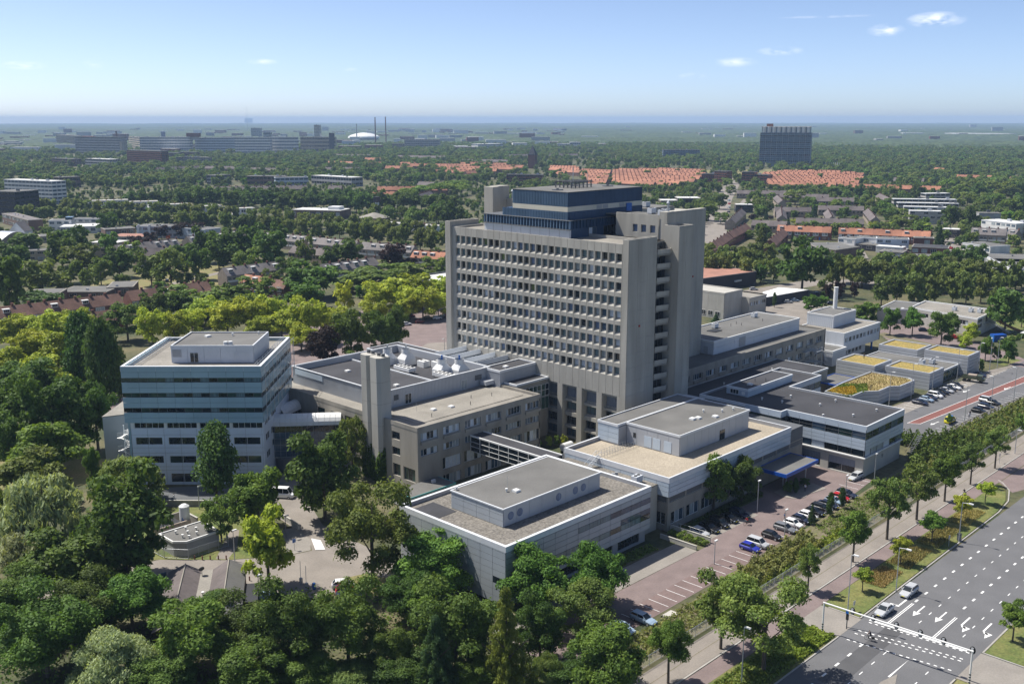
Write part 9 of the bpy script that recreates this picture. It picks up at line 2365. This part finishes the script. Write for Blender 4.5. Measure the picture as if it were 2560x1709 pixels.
# 1. gardens and streets between 330 and 1300 m
p=wedge(6000,330,1300); p=p[free(p)]
k_=np.abs((p[:,0]-400)*-.5130+(p[:,1]-264)*.8584)>13; p=p[k_|(p[:,0]<395)]
d=np.hypot(p[:,0],p[:,1]); az=np.arctan2(p[:,1],p[:,0])-YAW
keep=(lowfreq(p,38,1.)+lowfreq(p,120,2.))*.5+FR.random(len(p))*1.5>.25
keep&=~((az<-.05)&(d<720)&(FR.random(len(p))<.72))
keep&=~((p[:,0]<345)&(p[:,1]<365)); keep&=~((p[:,0]>330)&(p[:,1]<262)&(d<480)); p=p[keep]
from_t=((p[:,None,:]-tp[None,:,:])**2).sum(2).min(1)>30; p=p[from_t]
rt=az_(p)>.0; h=np.where(rt|(d_(p)<720),FR.uniform(2.5,6.5,len(p)),FR.uniform(4,10.5,len(p))); mass('garden_trees',p,h,h*FR.uniform(.75,1.15,len(p)),PROT,'green trees and shrubs filling the gardens of the housing estates')
# 2. town trees 1.3 - 3.2 km
p=wedge(19000,1300,3300); p=p[free(p)]; az=np.arctan2(p[:,1],p[:,0])-YAW; d=np.hypot(p[:,0],p[:,1])
keep=(lowfreq(p,90,.3)+lowfreq(p,260,1.1))*.5+FR.random(len(p))*1.6>.15
keep|=(az<-.10)&(d>1450)
keep&=~((az<.02)&(az>-.28)&(d>1180)&(d<1900)&(FR.random(len(p))<.6)); p=p[keep]
h=FR.uniform(7,13,len(p)); mass('town_trees',p,h,h*FR.uniform(.75,1.25,len(p)),PROT,'trees of the far town and woodland edge')
# 3. woodland to the horizon: lumpy canopy sheet
nr,na=330,620; rr=3000*(18500/3000)**(np.arange(nr)/(nr-1)); aa=YAW+np.linspace(-.56,.56,na)
Rg,Ag=np.meshgrid(rr,aa,indexing='ij'); X=Rg*np.cos(Ag); Y=Rg*np.sin(Ag)
Z=7+5.5*FR.random((nr,na))+3*np.sin(X/210+1.3*np.sin(Y/330))+2.5*np.sin(Y/170+X/400); gap=(np.sin(X/610+.7)*np.sin(Y/480+1.9)+.6*np.sin((X-Y)/260))<-.75; left=(Ag>YAW-.1)
Z=np.where(gap&left,.5+1.5*FR.random((nr,na)),Z); Z[0]=0; Z=np.maximum(Z,.2)
me=bpy.data.meshes.new('far_woodland'); V=np.stack([X,Y,Z],2).reshape(-1,3); me.vertices.add(len(V)); me.vertices.foreach_set('co',V.reshape(-1).astype(np.float32))
i=np.arange((nr-1)*(na-1)); r_=i//(na-1); c_i=i%(na-1); q=np.stack([r_*na+c_i,(r_+1)*na+c_i,(r_+1)*na+c_i+1,r_*na+c_i+1],1)
me.loops.add(q.size); me.loops.foreach_set('vertex_index',q.reshape(-1).astype(np.int32)); me.polygons.add(len(q)); me.polygons.foreach_set('loop_start',np.arange(0,q.size,4,dtype=np.int32)); me.polygons.foreach_set('loop_total',np.full(len(q),4,dtype=np.int32)); me.materials.append(mat('canopy',(.028,.05,.018),col2=(.060,.088,.032),scale=.02,fine=.4,fscale=.09)); me.update(calc_edges=True)
o=put('far_woodland',me,kind='stuff'); o['label']='unbroken far woodland reaching to the horizon'; o['category']='woodland'
# scattered pale buildings of the far city
b=MB(); cnt=0
while cnt<260:
    az=FR.uniform(-.5,.48); dep=FR.uniform(2600,7500) if az>-.05 else FR.uniform(3500,9500)
    if az<-.05 and FR.random()<.75: continue
    x,y=dep*math.cos(YAW+az),dep*math.sin(YAW+az); w_,l_=FR.uniform(12,24),FR.uniform(20,70); hh=FR.uniform(10,20) if FR.random()<.9 else FR.uniform(22,34); a=FR.uniform(-.3,.3)+YAW+math.pi/2; c,s=math.cos(a),math.sin(a)
    b.prism([(x+c*l_/2*sx-s*w_/2*sy,y+s*l_/2*sx+c*w_/2*sy) for sx,sy in ((-1,-1),(1,-1),(1,1),(-1,1))],0,hh,m=int(FR.integers(0,3)),mt=3); cnt+=1
o=b.build('far_city',['w_white','w_grey','w_redbrown','roof_light'],None,kind='stuff'); o['label']='scatter of small pale buildings in the far city'; o['category']='buildings'
# ------------------------------------------------------------------ haze: one closed box of thin air
b=MB(); b.box(-700,19500,-700,19500,-1.2,118); b_me=b
hm=bpy.data.materials.new('haze_air'); hm.use_nodes=True; ht=hm.node_tree; ht.nodes.clear(); ho=ht.nodes.new('ShaderNodeOutputMaterial'); hv=ht.nodes.new('ShaderNodeVolumePrincipled')
hv.inputs['Color'].default_value=(.52,.72,1.0,1); hv.inputs['Density'].default_value=HAZE_DENSITY; hv.inputs['Anisotropy'].default_value=.0; ht.links.new(hv.outputs[0],ho.inputs['Volume'])
MATS['haze_air']=hm; b.build('haze',['haze_air'],None,kind='stuff')
